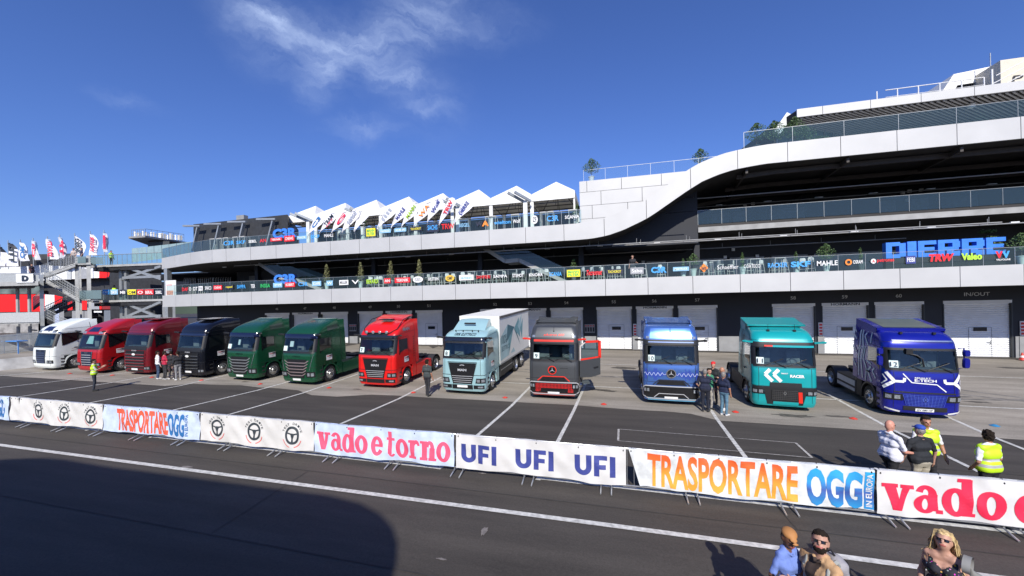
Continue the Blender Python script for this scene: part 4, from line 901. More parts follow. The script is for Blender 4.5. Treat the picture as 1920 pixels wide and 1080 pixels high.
def f_iveco(root, cab, sp):
    g = band(root, 'grille', cab, .45, 1.48, lambda z: -(.50 + .16 * (z - .45)), lambda z: .50 + .16 * (z - .45), M_MESHK, .015)
    tc_ = sp['bar']
    for i in range(5):
        b = MB(); z = .62 + i * .175; w_ = .52 + .05 * i; cab.fstroke(b, [(-w_ - .1, z + .10), (-w_ + .12, z - .03), (w_ - .12, z - .03), (w_ + .1, z + .10)], .052, .034); b.build('grille_bar', tc_, g)
    b = MB(); cab.ftext(b, 'IVECO', 0, 1.60, .5, .085, .016, bold=.02); b.build('lettering', mat('dark_green_letter', (.004, .02, .012), .4), root)
    lamps(root, cab, .50, .80, .66, 1.16, tilt=-.25)
    band(root, 'sun_visor', cab, 2.62, 2.86, -1.16, 1.16, mat('blue_black_visor', (.006, .008, .03), .10, coat=.5), .06, .07)
    b = MB(); cab.fstroke(b, [(-1.08, 1.72), (-.86, .86)], .03, .018); cab.fstroke(b, [(1.08, 1.72), (.86, .86)], .02, .014); b.build('nose_edge', M_CHR, root)
    for sg in (-1, 1): b = MB(); cab.spatch(b, sg, 1.2, 2.1, lambda y: 2.95 + .1 * (y - 1.2), lambda y: 3.2 + .12 * (y - 1.2), .012, 6, 3); b.build('roof_vent_panel', mat('smoked_green', (.03, .05, .04), .2, coat=.4), root)
    if sp.get('paper'):
        b = MB(); a, c = sp['paper']; cab.fpatch(b, 2.15, 2.45, a, c, -.03, 1, 2); b.build('paper_sheet', M_STICK, root)
def f_ford(root, cab, sp):
    g = band(root, 'grille', cab, .48, 1.62, lambda z: -.84, lambda z: .84, M_MESHK, .012)
    for i in range(5): b = MB(); z = .58 + i * .19; cab.fpatch(b, z, z + .07, -.86 - .02 * i, .86 + .02 * i, .035, 1, 12); b.build('grille_bar', sp['paint'], g)
    b = MB(); cab.ftext(b, 'FORD', 0, 1.60, .42, .07, .03, bold=.02); b.build('lettering', M_SILV, root)
    for i in range(5): b = MB(); cab.fstroke(b, [(-.82, .655 + i * .19), (.82, .655 + i * .19)], .012, .042); b.build('bar_edge', M_STEEL, g)
    b = MB(); cab.fpatch(b, .26, .40, -.7, .7, .014, 2, 10); b.build('lower_intake', M_MESHK, root)
    b = MB(); p = cab.P(0, 1.40, .06); b.add([(p.x + .15 * math.cos(t), p.y, p.z + .07 * math.sin(t)) for t in [2 * math.pi * j / 20 for j in range(20)]], [tuple(range(20))]); b.build('emblem', M_PLATE, g)
    lamps(root, cab, .40, .62, .78, 1.16)
    band(root, 'dark_panel', cab, 1.66, 1.84, -1.0, 1.0, M_BLK, .014)
    band(root, 'sun_visor', cab, 2.64, 2.76, -1.12, 1.12, mat('tinted_visor_' + sp['paint'].name, tuple(c * .5 for c in sp['pc']), .15, coat=.5), .04, .05)
    b = MB(); b.box((0, 1.5, 3.56), (1.3, .8, .06)); b.build('roof_hatch', sp['paint'], root)
def f_daf(root, cab, sp):
    g = band(root, 'grille', cab, .56, 1.50, lambda z: -(.46 + .1 * (z - .5)), lambda z: .46 + .1 * (z - .5), mat('grille_blueblack', (.012, .02, .045), .3), .02)
    for i in range(5): b = MB(); z = .66 + i * .155; cab.fstroke(b, [(-.44, z), (.44, z)], .035, .036); b.build('grille_bar', sp['bar'], g)
    b = MB(); cab.ftext(b, 'DAF', 0, 1.39, .3, .07, .034, bold=.03); b.build('lettering', M_CHR, g)
    b = MB(); 
    for sg in (-1, 1): cab.fstroke(b, [(sg * .52, 1.52), (sg * .47, .56)], .03, .024)
    b.build('grille_surround', M_CHR, g)
    lamps(root, cab, .56, .78, .60, 1.12, tilt=.3)
    b = MB(); cab.fpatch(b, 2.78, 3.06, lambda z: -.5 + (z - 2.78) * .3, lambda z: .5 - (z - 2.78) * .3, .012, 3, 8); b.build('roof_panel', mat('blue_black_roof', (.01, .012, .05), .15, coat=.5), root)
    for sg in (-1, 1):
        b = MB(); cab.fpatch(b, 2.66, 2.80, min(sg * .62, sg * .98), max(sg * .62, sg * .98), .014, 2, 5); b.build('roof_lamp', M_LAMP, root)
    b = MB(); cab.sstroke(b, 1, [(1.1, 1.45), (1.5, 1.56), (2.15, 1.68)], .02); cab.sstroke(b, 1, [(1.05, 1.30), (1.55, 1.40)], .02); b.build('decor_stripes', mat('decor_wine', (.25, .03, .04), .4) if sp.get('white') else M_BLK, root)
    if sp.get('paper'): b = MB(); cab.fpatch(b, 2.0, 2.5, lambda z: -.35 + .25 * (z - 2), lambda z: .30 - .2 * (z - 2), -.04, 1, 3); b.build('paper_sheet', mat('teal_paper', (.45, .66, .6), .6), root)
    if sp.get('white'):
        b = MB(); cab.ftext(b, 'XF', .2, 2.72, .22, .08, .02, bold=.02); b.build('lettering', M_INK, root)
def star(root, cab, q, z, r, rimm, m=None):
    p = cab.P(q, z, .03); b = MB(); disc(b, p, r * .98, 28); e = b.build('emblem', M_MESHK, root)
    b = MB(); ring(b, (p.x, p.y - .012, p.z), r * .86, r * 1.06, mi=0); 
    for k in range(3):
        a = math.pi / 2 + k * 2 * math.pi / 3; t = Vector((math.cos(a), 0, math.sin(a))) * r * .84; s_ = Vector((math.cos(a + 1.57), 0, math.sin(a + 1.57))) * r * .10; c = Vector((p.x, p.y - .014, p.z)); b.add([c + s_, c - s_, c + t], [(0, 1, 2)], 1)
    b.build('star', [rimm, M_SILV], e)
def f_star(root, cab, sp):
    red = sp.get('red'); tr = M_TRIMR if red else sp['paint']
    star(root, cab, 0 if not red else -.05, 1.42, .19, M_TRIMR if red else M_CHR)
    g = band(root, 'bumper_mouth', cab, .34, .84, -1.14, 1.14, M_MESHK, .02)
    b = MB(); P_ = [(-1.14, .78), (-1.22, .62), (-1.16, .40), (-.95, .31), (.95, .31), (1.16, .40), (1.22, .62), (1.14, .78), (1.04, .86), (-1.04, .86), (-1.14, .78)]
    cab.fstroke(b, P_, .045, .04); b.build('bumper_ring', M_SILV, root)
    b = MB(); cab.fstroke(b, [(-.70, .36), (-.50, .54), (.50, .54), (.70, .36)], .03, .045); b.build('intake_trim', M_SILV if not red else M_MESHK, root)
    if red:
        m_ = mat('red_mesh', (.66, .02, .02), .45, var=.0)
        b = MB()
        for i in range(27):
            q = -.84 + i * .065; z0 = .42 if abs(q) > .6 else .60
            for z in np.arange(z0, .80, .045): cab.fstroke(b, [(q + .012 * (int(z * 100) % 2), z), (q + .044, z)], .034, .032)
        b.build('mesh_insert', m_, root)
        band(root, 'red_skirt', cab, .24, .34, -.95, .95, mat('salmon_red', (.60, .10, .08), .4), .012)
    else: band(root, 'lower_skirt', cab, .22, .34, -.95, .95, mat('light_blue_skirt', (.16, .45, .68), .3, .3, coat=.6), .012)
    lamps(root, cab, .56, .80, .86, 1.12, off=.035)
    b = MB(); cab.fpatch(b, .92, 1.10, lambda z: -.64 + .9 * (z - .92), lambda z: .64 - .9 * (z - .92), .02, 3, 12); sl = b.build('hood_slot', M_MESHK, root)
    b = MB(); cab.fstroke(b, [(-.74, .92), (-.50, 1.13), (.50, 1.13), (.74, .92)], .04, .03); b.build('slot_trim', M_TRIMR if red else M_BLK, sl)
    vz = band(root, 'sun_visor', cab, 2.64, 2.86, -1.12, 1.12, M_BLK, .05, .06)
    b = MB(); cab.fstroke(b, [(-.92, 2.76), (.92, 2.76)], .09 if red else .05, .065); b.build('visor_stripe', M_TRIMR if red else M_CHR, vz)
    hd = band(root, 'roof_face', cab, 2.90, 3.34, lambda z: -.86 + .12 * (z - 2.9), lambda z: .86 - .12 * (z - 2.9), sp['paint'], .02)
    if red: b = MB(); cab.ftext(b, 'eActros 600', 0, 2.97, .95, .11, .03, bold=.02, slant=.3); b.build('lettering', M_TRIMR, root)
    for x in (-1, 1):
        b = MB(); cab.fpatch(b, 2.90, 3.0, min(x * .88, x * 1.0), max(x * .88, x * 1.0), .03, 1, 2); b.build('roof_lamp', M_LAMP, root)
    b = MB(); b.box((0, cab.yf(3.2), 3.18), (.05, .1, .05)); b.tube([(0, cab.yf(3.2) - .03, 3.2), (0, cab.yf(3.2), 3.36)], .008, 4); b.build('antenna', M_BLK, root)
    # roof spoiler with raised corners
    b = MB(); P = [[(x, 1.1, 3.52), (x, 1.6, 3.58), (x, 2.3, 3.66 + .05 * (abs(x) > .6))] for x in np.linspace(-1.0, 1.0, 15)]; b.grid(P, 0, True); b.grid([[(p[0], p[1] + .02, p[2] - .05) for p in r_] for r_ in P], 0, True)
    for x in (-.95, .95): b.box((x, 1.7, 3.56), (.07, 1.3, .14))
    b.build('roof_spoiler', sp['paint'], root)
def f_star_blue(root, cab, sp):
    f_star(root, cab, sp); m1 = mat('deep_blue_print', (.03, .05, .42), .35, coat=.5); m2 = mat('lilac_print', (.55, .62, .85), .35); rn = random.Random(5)
    b = MB()
    for i in range(46):
        q = -1.05 + i * 2.1 / 45
        if abs(q) < .2: continue
        a = .05 + .20 * math.exp(-((abs(q) - .62) / .22) ** 2) * rn.uniform(.35, 1.2) + .16 * (abs(q) > .98); cab.fstroke(b, [(q, 1.38 - a), (q, 1.38 + a)], .022, .014)
    b.build('wave_print', m1, root)
    b = MB(); pts = []
    for i in range(60):
        q = -1.1 + i * 2.2 / 59; am = .07 if abs(q) > .3 else .025
        if abs(q) > .17: pts.append((q, 1.38 + am * math.sin(i * 1.35)))
        elif pts: cab.fstroke(b, pts, .016, .02); pts = []
    cab.fstroke(b, pts, .016, .02); b.build('wave_line', m2, root)
def f_star_grey(root, cab, sp):
    f_star(root, cab, sp)
    b = MB(); cab.ftext(b, 'eActros', .48, 1.50, .34, .04, .016, bold=.0, slant=.3); b.build('lettering', M_BLK, root)
    # open door: hinged at the front edge, swung out on the right
    hx, hy = cab.side(1, .42, 2.0).x, .42; d = empty('door', (hx + .01, hy, 0)); d.parent = root; d.rotation_euler = (0, 0, R(-64)); Lh = 1.02
    b = MB(); th = .07; zb, zt = 1.02, 2.68; wz = 1.92
    b.prism([(0, 0, zb + .02), (0, Lh * .55, zb - .15 + .15), (0, Lh, zb + .1), (0, Lh, wz), (0, 0, wz - .1)], (th, 0, 0))
    b.build('door_panel', sp['paint'], d)
    b = MB(); b.bar((th / 2, .03, wz - .12), (th / 2, .03, zt - .2), th, .06); b.bar((th / 2, .03, zt - .2), (th / 2, .28, zt), th, .06); b.build('window_frame_pale', mat('pale_seal', (.6, .55, .52), .5), d)
    b = MB(); b.bar((th / 2, .28, zt), (th / 2, Lh - .05, zt), th, .10); b.bar((th / 2, Lh - .03, zt + .02), (th / 2, Lh - .02, wz - .03), th, .13); b.bar((th / 2, 0.02, wz - .06), (th / 2, Lh, wz + .03), th, .07); b.build('window_frame', M_TRIMR, d)
    b = MB(); b.add([(th / 2, .05, wz), (th / 2, Lh - .08, wz), (th / 2, Lh - .08, zt - .04), (th / 2, .25, zt - .04), (th / 2, .05, zt - .25)], [(0, 1, 2, 3, 4)]); b.build('door_glass', G_MID, d, fixn=False)
    b = MB(); b.bar((-.03, .68, 1.46), (-.03, .9, 1.50), .04, .05); b.bar((th + .03, .68, 1.46), (th + .03, .9, 1.50), .04, .05); b.build('handle', M_BLK, d)
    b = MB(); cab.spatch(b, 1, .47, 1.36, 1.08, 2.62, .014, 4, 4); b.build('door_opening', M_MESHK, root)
def diamond(mb, c, r, mi=0):
    for s0, s1 in ((.62, 1.0),):
        o = [(0, r), (r * .62, 0), (0, -r), (-r * .62, 0)]; i_ = [(a * .62, b_ * .62) for a, b_ in o]
        for k in range(4):
            a, b_ = o[k], o[(k + 1) % 4]; e, f_ = i_[k], i_[(k + 1) % 4]; mb.add([(c.x + a[0], c.y, c.z + a[1]), (c.x + b_[0], c.y, c.z + b_[1]), (c.x + f_[0], c.y, c.z + f_[1]), (c.x + e[0], c.y, c.z + e[1])], [(0, 1, 2, 3)], mi)
def f_ren_teal(root, cab, sp):
    fr = band(root, 'bumper_frame', cab, .30, .98, lambda z: -(.62 + .22 * (z - .3)), lambda z: .62 + .22 * (z - .3), M_BLK, .02)
    b = MB(); cab.fpatch(b, .86, 1.02, -1.16, 1.16, .018, 2, 18); b.build('brow', M_BLK, root)
    g = MB(); cab.fpatch(g, .48, .90, -.48, .44, .035, 4, 10); g = g.build('grille', M_MESHK, root)
    b = MB()
    for i in range(6): cab.fstroke(b, [(-.46, .52 + i * .072), (.42, .52 + i * .072)], .014, .045)
    for i in range(14): cab.fstroke(b, [(-.44 + i * .066, .50), (-.44 + i * .066, .88)], .010, .045)
    b.build('grille_mesh', mat('mesh_grey', (.07, .07, .07), .4), g)
    b = MB(); diamond(b, cab.P(-.02, .78, .055), .085); b.build('emblem', M_CHR, g)
    b = MB(); cab.fpatch(b, .40, .84, lambda z: .47 - .05 * (z - .4), lambda z: .60 - .05 * (z - .4), .04, 3, 3); b.build('red_fin', mat('bright_red_fin', (.85, .03, .015), .35), root)
    lamps(root, cab, .70, .92, .72, 1.18, tilt=.3)
    band(root, 'lower_panel', cab, .28, .42, -.42, .46, sp['paint'], .035)
    b = MB(); cab.fpatch(b, 1.02, 1.20, lambda z: -.55 + .1 * (z - 1), lambda z: .58 - .1 * (z - 1), .03, 3, 10); b.build('upper_intake', M_BLK, root)
    b = MB()
    for q in (-.70, -.40):
        cab.fstroke(b, [(q + .18, 1.72), (q, 1.52), (q + .26, 1.24)], .13, .016)
    b.build('arrow_print', M_WHITE, root)
    b = MB(); cab.ftext(b, 'RACER', .42, 1.42, .50, .12, .018, bold=.05); cab.ftext(b, 'SMART', -.02, 1.55, .24, .05, .018, bold=.02); b.build('lettering', M_WHITE, root)
    v = band(root, 'sun_visor', cab, 2.62, 2.82, -1.14, 1.14, M_BLK, .04, .05)
    b = MB(); cab.fpatch(b, 2.62, 2.70, -.62, 1.02, .058, 1, 10); b.build('visor_band', sp['paint'], v)
    b = MB(); cab.fstroke(b, [(-.70, 2.67), (-.40, 2.67)], .07, .07); b.build('red_tab', M_TRIMR, v)
    b = MB(); P = [[(x, 1.25, 3.44), (x, 1.9, 3.52), (x, 2.6, 3.64)] for x in np.linspace(-1.08, 1.08, 11)]; b.grid(P, 0, True); b.grid([[(p[0], p[1] + .02, p[2] - .06) for p in r_] for r_ in P], 0, True)
    b.grid([[r_[0] for r_ in P], [(r_[0][0], r_[0][1] + .02, r_[0][2] - .06) for r_ in P]])
    for x in (-1.06, 1.06): b.grid([[(x, 1.7, 3.1), (x, 2.62, 3.05)], [(x, 1.7, 3.50), (x, 2.62, 3.64)]])
    b.build('roof_spoiler', sp['paint'], root)
    for x in (-.45, .5): b = MB(); b.box((x, .66, 3.26), (.09, .1, .07)); b.tube([(x, .66, 3.28), (x, .68, 3.52)], .009, 4); b.build('roof_horn', M_BLK, root)
    b = MB(); dk = 0
    for y, z0, z1, w_ in ((1.62, 1.2, 3.0, .06), (1.85, 1.1, 2.9, .10), (2.05, 1.3, 3.2, .05)): cab.sstroke(b, -1, [(y, z0), (y + .12, (z0 + z1) / 2), (y - .04, z1)], w_)
    b.build('decor_stripes', M_INK, root)
def f_ren_blue(root, cab, sp):
    mt = mat('bright_blue_bar', (.12, .20, .85), .25, .6, coat=.5)
    g = band(root, 'grille', cab, .50, .98, lambda z: -(.52 + .3 * (z - .5)), lambda z: .52 + .3 * (z - .5), mat('grille_blue', (.015, .025, .28), .3, .4, coat=.5), .022)
    b = MB()
    for i in range(8): cab.fstroke(b, [(-.50 - .016 * i, .54 + i * .055), (.50 + .016 * i, .54 + i * .055)], .012, .034)
    for i in range(13): q = -.54 + i * .09; cab.fstroke(b, [(q, .52), (q * 1.2, .95)], .012, .034)
    b.build('grille_mesh', mt, g)
    b = MB(); diamond(b, cab.P(0, .78, .05), .09); disc(b, cab.P(0, .78, .042), .085, mi=1); b.build('emblem', [M_MESHK, mt], g)
    lamps(root, cab, .70, .95, .64, 1.20, tilt=-.3)
    band(root, 'brow', cab, 1.0, 1.05, -.9, .9, M_BLK, .02); band(root, 'lower_intake', cab, .34, .50, -.62, .66, M_BLK, .024)
    for sg in (-1, 1): b = MB(); cab.fstroke(b, [(sg * .70, .26), (sg * 1.15, .36)], .06, .02); b.build('lip_stripe', M_WHITE, root)
    b = MB()
    for s_ in (-1, 1):
        cab.fstroke(b, [(s_ * 1.22, 1.14), (s_ * .88, 1.42), (s_ * 1.10, 1.74)], .11); cab.fstroke(b, [(s_ * .92, 1.42), (s_ * .60, 1.42), (s_ * .58, 1.56)], .09); cab.fstroke(b, [(s_ * 1.28, 1.26), (s_ * 1.08, 1.44), (s_ * 1.22, 1.64)], .045)
    cab.fstroke(b, [(-.62, 1.72), (-.38, 1.40), (.35, 1.36), (.62, 1.10)], .035); cab.ftext(b, 'E-TECH', .02, 1.44, .64, .10, .018, bold=.03); cab.ftext(b, 'RENAULT', -.06, 1.555, .46, .055, .018, bold=.02)
    b.build('stripe_print', M_WHITE, root)
    b = MB()
    for pts, w_ in [([(1.05, 1.15), (1.35, 1.55), (1.10, 1.75)], .10), ([(1.5, 1.1), (1.45, 1.6), (1.72, 2.0), (1.6, 2.5)], .09), ([(1.75, 1.15), (1.9, 1.9), (1.75, 2.5), (1.95, 3.2)], .10), ([(1.4, 2.6), (1.7, 2.95), (1.55, 3.25)], .08), ([(2.05, 1.2), (2.1, 2.0), (2.0, 2.7), (2.15, 3.3)], .09),
                    ([(1.1, 1.85), (1.45, 1.95)], .07), ([(1.2, 2.7), (1.25, 3.15)], .07), ([(1.9, 2.4), (2.18, 2.35)], .08), ([(.75, 1.35), (1.0, 1.6), (.85, 1.75)], .07)]: cab.sstroke(b, -1, pts, w_)
    for z0 in (1.5, 2.1, 2.7, 3.0): 
        v0 = Vector((-1.165, 2.28, z0)); b.add([v0, v0 + Vector((0, .3, .25)), v0 + Vector((0, .3, .36)), v0 + Vector((0, 0, .11))], [(0, 1, 2, 3)])
    b.build('side_print', mat('pale_print', (.74, .75, .80), .4), root)
    b = MB(); P = [[(x, .95, 3.36), (x, 1.5, 3.46), (x, 2.55, 3.62)] for x in np.linspace(-1.06, 1.06, 11)]; b.grid(P, 0, True); b.grid([[(p[0], p[1] + .02, p[2] - .10) for p in r_] for r_ in P], 0, True)
    b.grid([[r_[0] for r_ in P], [(r_[0][0], r_[0][1] + .02, r_[0][2] - .10) for r_ in P]])
    for x in (-1.06, 1.06): b.grid([[(x, 1.0, 3.0), (x, 2.6, 3.0)], [(x, 1.0, 3.37), (x, 2.6, 3.62)]])
    b.build('roof_spoiler', sp['paint'], root)
    b = MB(); P = [[(x, 1.05, 3.388), (x, 1.5, 3.468), (x, 2.5, 3.62)] for x in np.linspace(-.8, .85, 7)]; b.grid(P, 0, True); b.build('roof_panel', mat('grey_green_roof', (.10, .12, .10), .35, coat=.3), root)
    b = MB(); cab.fstroke(b, [(-.85, 2.95), (.95, 2.95)], .05, .03); b.build('chrome_strip', M_CHR, root)
    for x in (-.5, .5): b = MB(); b.box((x, .55, 3.22), (.08, .1, .08)); b.build('roof_horn', M_BLK, root)
    b = MB(); b.box((-.42, .18, 2.56), (.20, .12, .20)); b.tube([(-.42, .15, 2.48), (-.2, .13, 2.42), (-.05, .10, 2.3), (-.02, .06, 2.0)], .03, 6); b.build('front_mirror', M_BLK, root)
P_WHITE = paint('truck_white', (.80, .84, .80), 0, .3); P_RED = paint('truck_candy_red', (.44, .008, .012), .12); P_DRED = paint('truck_wine_red', (.16, .006, .012), .12, .28)
P_BLK = paint('truck_black', (.006, .007, .012), .2, .18); P_GRN = paint('truck_dark_green', (.010, .090, .040), .4, .25); P_MRED = paint('truck_signal_red', (.72, .012, .010), .05, .3)
P_ICE = paint('truck_ice_blue', (.34, .55, .58), .15, .3); P_GUN = paint('truck_gunmetal', (.085, .09, .095), .5, .42, .2); P_MBL = paint('truck_sky_blue', (.10, .22, .58), .6, .26); P_TEAL = paint('truck_teal', (.008, .36, .37), .15, .28); P_RBL = paint('truck_royal_blue', (.008, .014, .30), .35, .25)
M_BARG = mat('bar_grey', (.36, .37, .38), .3, .6); M_BARR = mat('bar_rose_grey', (.42, .33, .33), .3, .6); M_BARB = mat('bar_blueblack', (.10, .13, .22), .3)
TR = [
 dict(kind='daf', paint=P_WHITE, pos=(-38.75, 18.0, -2), label='white tractor unit with low glass screen, first at the left end of the row', front=f_daf, bar=M_BARB, white=1, mirror='pod', skirt=P_WHITE, screen=(1.72, 2.56), plate=False, arch_mat=P_WHITE, wipers=False),
 dict(kind='daf', paint=P_RED, pos=(-33.95, 17.9, -.5), label='candy red tractor unit with teal sheet in its screen, beside the white one', front=f_daf, bar=M_SILV, mirror='pod', skirt=P_RED, screen=(1.72, 2.56), plate=False, doorcard=1, paper=1, arch_mat=P_RED, wipers=False),
 dict(kind='ford', paint=P_DRED, pc=(.13, .006, .014), pos=(-29.95, 18.15, -.5), label='wine red tractor unit with four people standing before its right corner', front=f_ford, mirror='pod', doorcard=1, wipers=False, arch_mat=P_DRED),
 dict(kind='ford', paint=P_BLK, pc=(.02, .03, .08), pos=(-25.4, 18.15, -2), label='glossy black tractor unit between the wine red one and a green one', front=f_ford, mirror='pod', doorcard=1, wipers=False, arch_mat=P_BLK),
 dict(kind='iveco', paint=P_GRN, bar=M_BARG, pos=(-21.4, 18.15, -2), label='dark green tractor unit parked beside the black truck, grey grille bars', front=f_iveco, mirror='pod', doorcard=1, num=' ', paper=(-.25, -.1), plz=.30, arch_mat=P_GRN, wipers=False),
 dict(kind='iveco', paint=P_GRN, bar=M_BARR, pos=(-17.15, 17.95, -2), label='dark green tractor unit with rosy grille bars, nearer the bright red truck', front=f_iveco, mirror='pod', doorcard=1, num=' ', paper=(-.6, -.36), plz=.30, arch_mat=P_GRN, wipers=False),
 dict(kind='man', paint=P_MRED, pos=(-12.3, 18.15, -.8), label='bright red tractor unit with roof lamp bar and card number 7', front=f_man_red, mirror='pod', doorcard=1, num='7', plate=False, arch_mat=P_MRED, visor_h=.05),
 dict(kind='manlow', paint=P_ICE, pos=(-7.25, 17.85, -1.8), label='pale ice blue box truck with white cargo body and card number 8', front=f_man_ice, mirror='pod', doorcard=1, num='8', box=1, fair=3.05, len=9.0, plz=.42, arch_mat=P_ICE, screen=(1.88, 2.58)),
 dict(kind='star', paint=P_GUN, pos=(-2.77, 17.9, .8), label='gunmetal grey tractor unit with red trim and its door swung open', front=f_star_grey, mirror='pod', mirmat=M_TRIMR, num='9', red=1, rc=.20, plz=.30, qs=1.0),
 dict(kind='star', paint=P_MBL, pos=(2.33, 18.05, -1), label='sky blue tractor unit with sound wave print and card number 10', front=f_star_blue, mirror='pod', num='10', rc=.20, plz=.30, qs=1.0, skirt=M_CHS),
 dict(kind='ren', paint=P_TEAL, pos=(6.66, 18.1, -4), label='teal tractor unit with white arrows and red fin, card number 11', front=f_ren_teal, mirror='pod', mirmat=P_TEAL, num='11', plz=.30, rc=.26, skirt=M_CHS),
 dict(kind='ren', paint=P_RBL, pos=(11.22, 18.05, -4.5), label='royal blue tractor unit with white geometric stripes and card number 12', front=f_ren_blue, mirror='big', mirmat=P_RBL, num='12', plz=.32, pltext='GV 080 HP', rc=.30, bulge=.10, skirt=M_CHS, skirt_bars=1, fairmat=P_RBL),
]
for sp in TR:
    t = make_truck(sp)
    if sp.get('box'):
        M_BOX = mat('box_white', (.80, .79, .74), .5, var=.04); b = MB(); bx0, bx1 = 2.45, 8.9; zb, zt_ = 1.12, 3.72
        b.bb((-1.16, bx0, zb), (1.16, bx1, zt_)); b.build('cargo_box', M_BOX, t)
        b = MB(); b.bb((1.161, bx0 + .02, zt_ - .14), (1.19, bx1, zt_ - .02)); b.build('curtain_rail', mat('rail_brown', (.12, .11, .10), .5), t)
        b = MB(); b.bb((1.161, bx0 + .02, zb - .06), (1.185, bx1, zb + .02)); b.bb((-1.185, bx0, zb - .06), (-1.161, bx1, zb + .02)); b.build('lower_rail', M_STEEL, t)
        for sg in (-1, 1):
            b = MB(); b.bb((sg * .7, 2.6, .40), (sg * 1.13, 4.9, 1.02)); b.build('battery_case', M_CHS, t)
            b = MB(); b.bb((sg * 1.131, 2.65, .72), (sg * 1.145, 4.85, .76)); b.build('case_strip', M_STEEL, t)
            for y in (5.75, 7.0): wheel(t, sg, y, dual=(y < 6))
            b = MB(); P = []
            for i in range(11):
                a = math.pi * i / 10; P.append([(sg * 1.14, 6.37 - 1.2 * math.cos(a), .47 + .55 * math.sin(a) ** .5), (sg * .55, 6.37 - 1.2 * math.cos(a), .47 + .55 * math.sin(a) ** .5)])
            b.grid(P, 0, True); b.build('mudguard', M_CHS, t)
        # printed facets on the near side
        mA = mat('facet_teal', (.16, .36, .40), .5); mB_ = mat('facet_pale', (.42, .60, .63), .5); mC = mat('facet_dark', (.05, .16, .20), .5); X_ = 1.165
        def fac(pts, m, i): b = MB(); b.add([(X_ + .001 * i, bx0 + u, zb + v) for u, v in pts], [tuple(range(len(pts)))]); b.build('facet_print', m, t)
        fac([(.05, .15), (.05, 1.35), (1.5, 2.0), (1.7, .2)], mB_, 0); fac([(1.5, 2.0), (2.6, 1.6), (1.65, .25)], mA, 1); fac([(1.5, 2.0), (1.2, 1.0), (2.9, 1.7)], mC, 2)
        fac([(2.8, 1.6), (3.9, 2.2), (4.2, .9)], mA, 1); fac([(2.8, 1.6), (4.2, .4), (3.4, 1.3)], mC, 2); fac([(3.6, 1.7), (4.6, 2.35), (4.3, 1.2)], mB_, 3); fac([(4.2, 1.5), (4.9, 2.1), (4.6, .7)], mA, 4); fac([(2.0, .25), (2.6, .5), (3.0, .2)], mB_, 1)
        b = MB(); put_text(b, '100%', lambda u, v: (X_ + .012, bx0 + .25 + u, zb + 1.0 + v), 1.0, .50, bold=.0); put_text(b, 'ELETTRICO', lambda u, v: (X_ + .012, bx0 + .3 + u, zb + .62 + v), 1.5, .26, bold=.0); b.build('lettering', mat('petrol_ink', (.03, .12, .16), .5), t)
print('trucks ok')
# ================================================================ BARRIERS AND BANNERS
BY = 9.86
M_TUBE = mat('barrier_tube', (.50, .51, .52), .35, .7, var=.1, vs=6)
def put_cloth(x, z, off, amp=1.):
    """wrinkled cloth hanging on the camera side of the barriers"""
    return -.050 - off - amp * (.020 * math.sin(x * 3.1 + z * 2.2) + .020 * abs(math.sin(x * 2.3 - z * 3.1 + 1.3)) ** 3 + .016 * abs(math.sin(x * 3.9 + z * 5.2)) ** 5 + .007 * math.sin(x * 13.7 + z * 9)) 
PRT = {}
def barrier_proto():
    root = empty('crowd_barrier', (0, 0, 0)); Wd = 1.9
    b = MB(); b.tube([(-Wd / 2, 0, .16), (-Wd / 2, 0, 1.0), (-Wd / 2 + .06, 0, 1.06), (Wd / 2 - .06, 0, 1.06), (Wd / 2, 0, 1.0), (Wd / 2, 0, .16), (-Wd / 2, 0, .16)], .019, 7)
    b.build('frame', M_TUBE, root)
    for i in range(11): x = -Wd / 2 + Wd * (i + 1) / 12; b = MB(); b.tube([(x, 0, .17), (x, 0, 1.05)], .007, 5, caps=False); b.build('rail_bar', M_TUBE, root)
    for s in (-1, 1):
        b = MB(); x = s * (Wd / 2 - .10); b.tube([(x, 0, .17), (x, 0, .10), (x, -.10, .07), (x, -.30, .02)], .019, 6); b.tube([(x, 0, .10), (x, .10, .07), (x, .30, .02)], .019, 6); b.build('foot', M_TUBE, root)
    return root
proto = barrier_proto(); chm = {}
for c in bpy.data.objects:
    if c.parent: chm.setdefault(c.parent.name, []).append(c)
bxs = [-26.0, -24.0] + [-22.04, -19.98, -18.04, -16.04, -14.11, -12.1, -10.2, -8.12, -6.12, -4.17, -2.22, -.27, 1.68, 3.63, 5.55, 7.48, 9.43, 11.4]
POSN = ['under the letters at the left edge', 'left of the first steering wheel print', 'below the first steering wheel print', 'below the third small steering wheel print', 'below the start of the small orange lettering', 'below the end of the small blue lettering', 'below the white join before the larger wheel prints', 'below the two larger wheel prints', 'below the last wheel print', 'under the pink letters near their start', 'under the pink letters near their end', 'below the first navy print', 'below the third navy print', 'at the gap that shows bare mesh', 'below the large orange letters at their middle', 'below the large blue letters', 'below the big red letters', 'under the last red letter at the right edge', 'beyond the last visible red letter']
for i in range(len(bxs) - 1):
    o = proto if i == 0 else copy_tree(proto, None, chm); xm = (bxs[i] + bxs[i + 1]) / 2; o.location = (xm, BY, gz(xm, BY)); o.rotation_euler = (0, math.atan(SLX), R(random.uniform(-.8, .8)))
    tag(o, 'grey tube crowd barrier ' + POSN[min(i, len(POSN) - 1)], 'barrier', 'crowd barriers along the pit lane')
M_CLW = mat('banner_white', (.66, .65, .635), .6, var=.03, bump=.15, bs=9); M_CLB = mat('banner_pale_blue', (.55, .64, .82), .6, var=.12, vs=5, bump=.15, bs=9); M_CLG = mat('banner_grey_white', (.66, .68, .68), .6, var=.12, vs=7, bump=.2, bs=9)
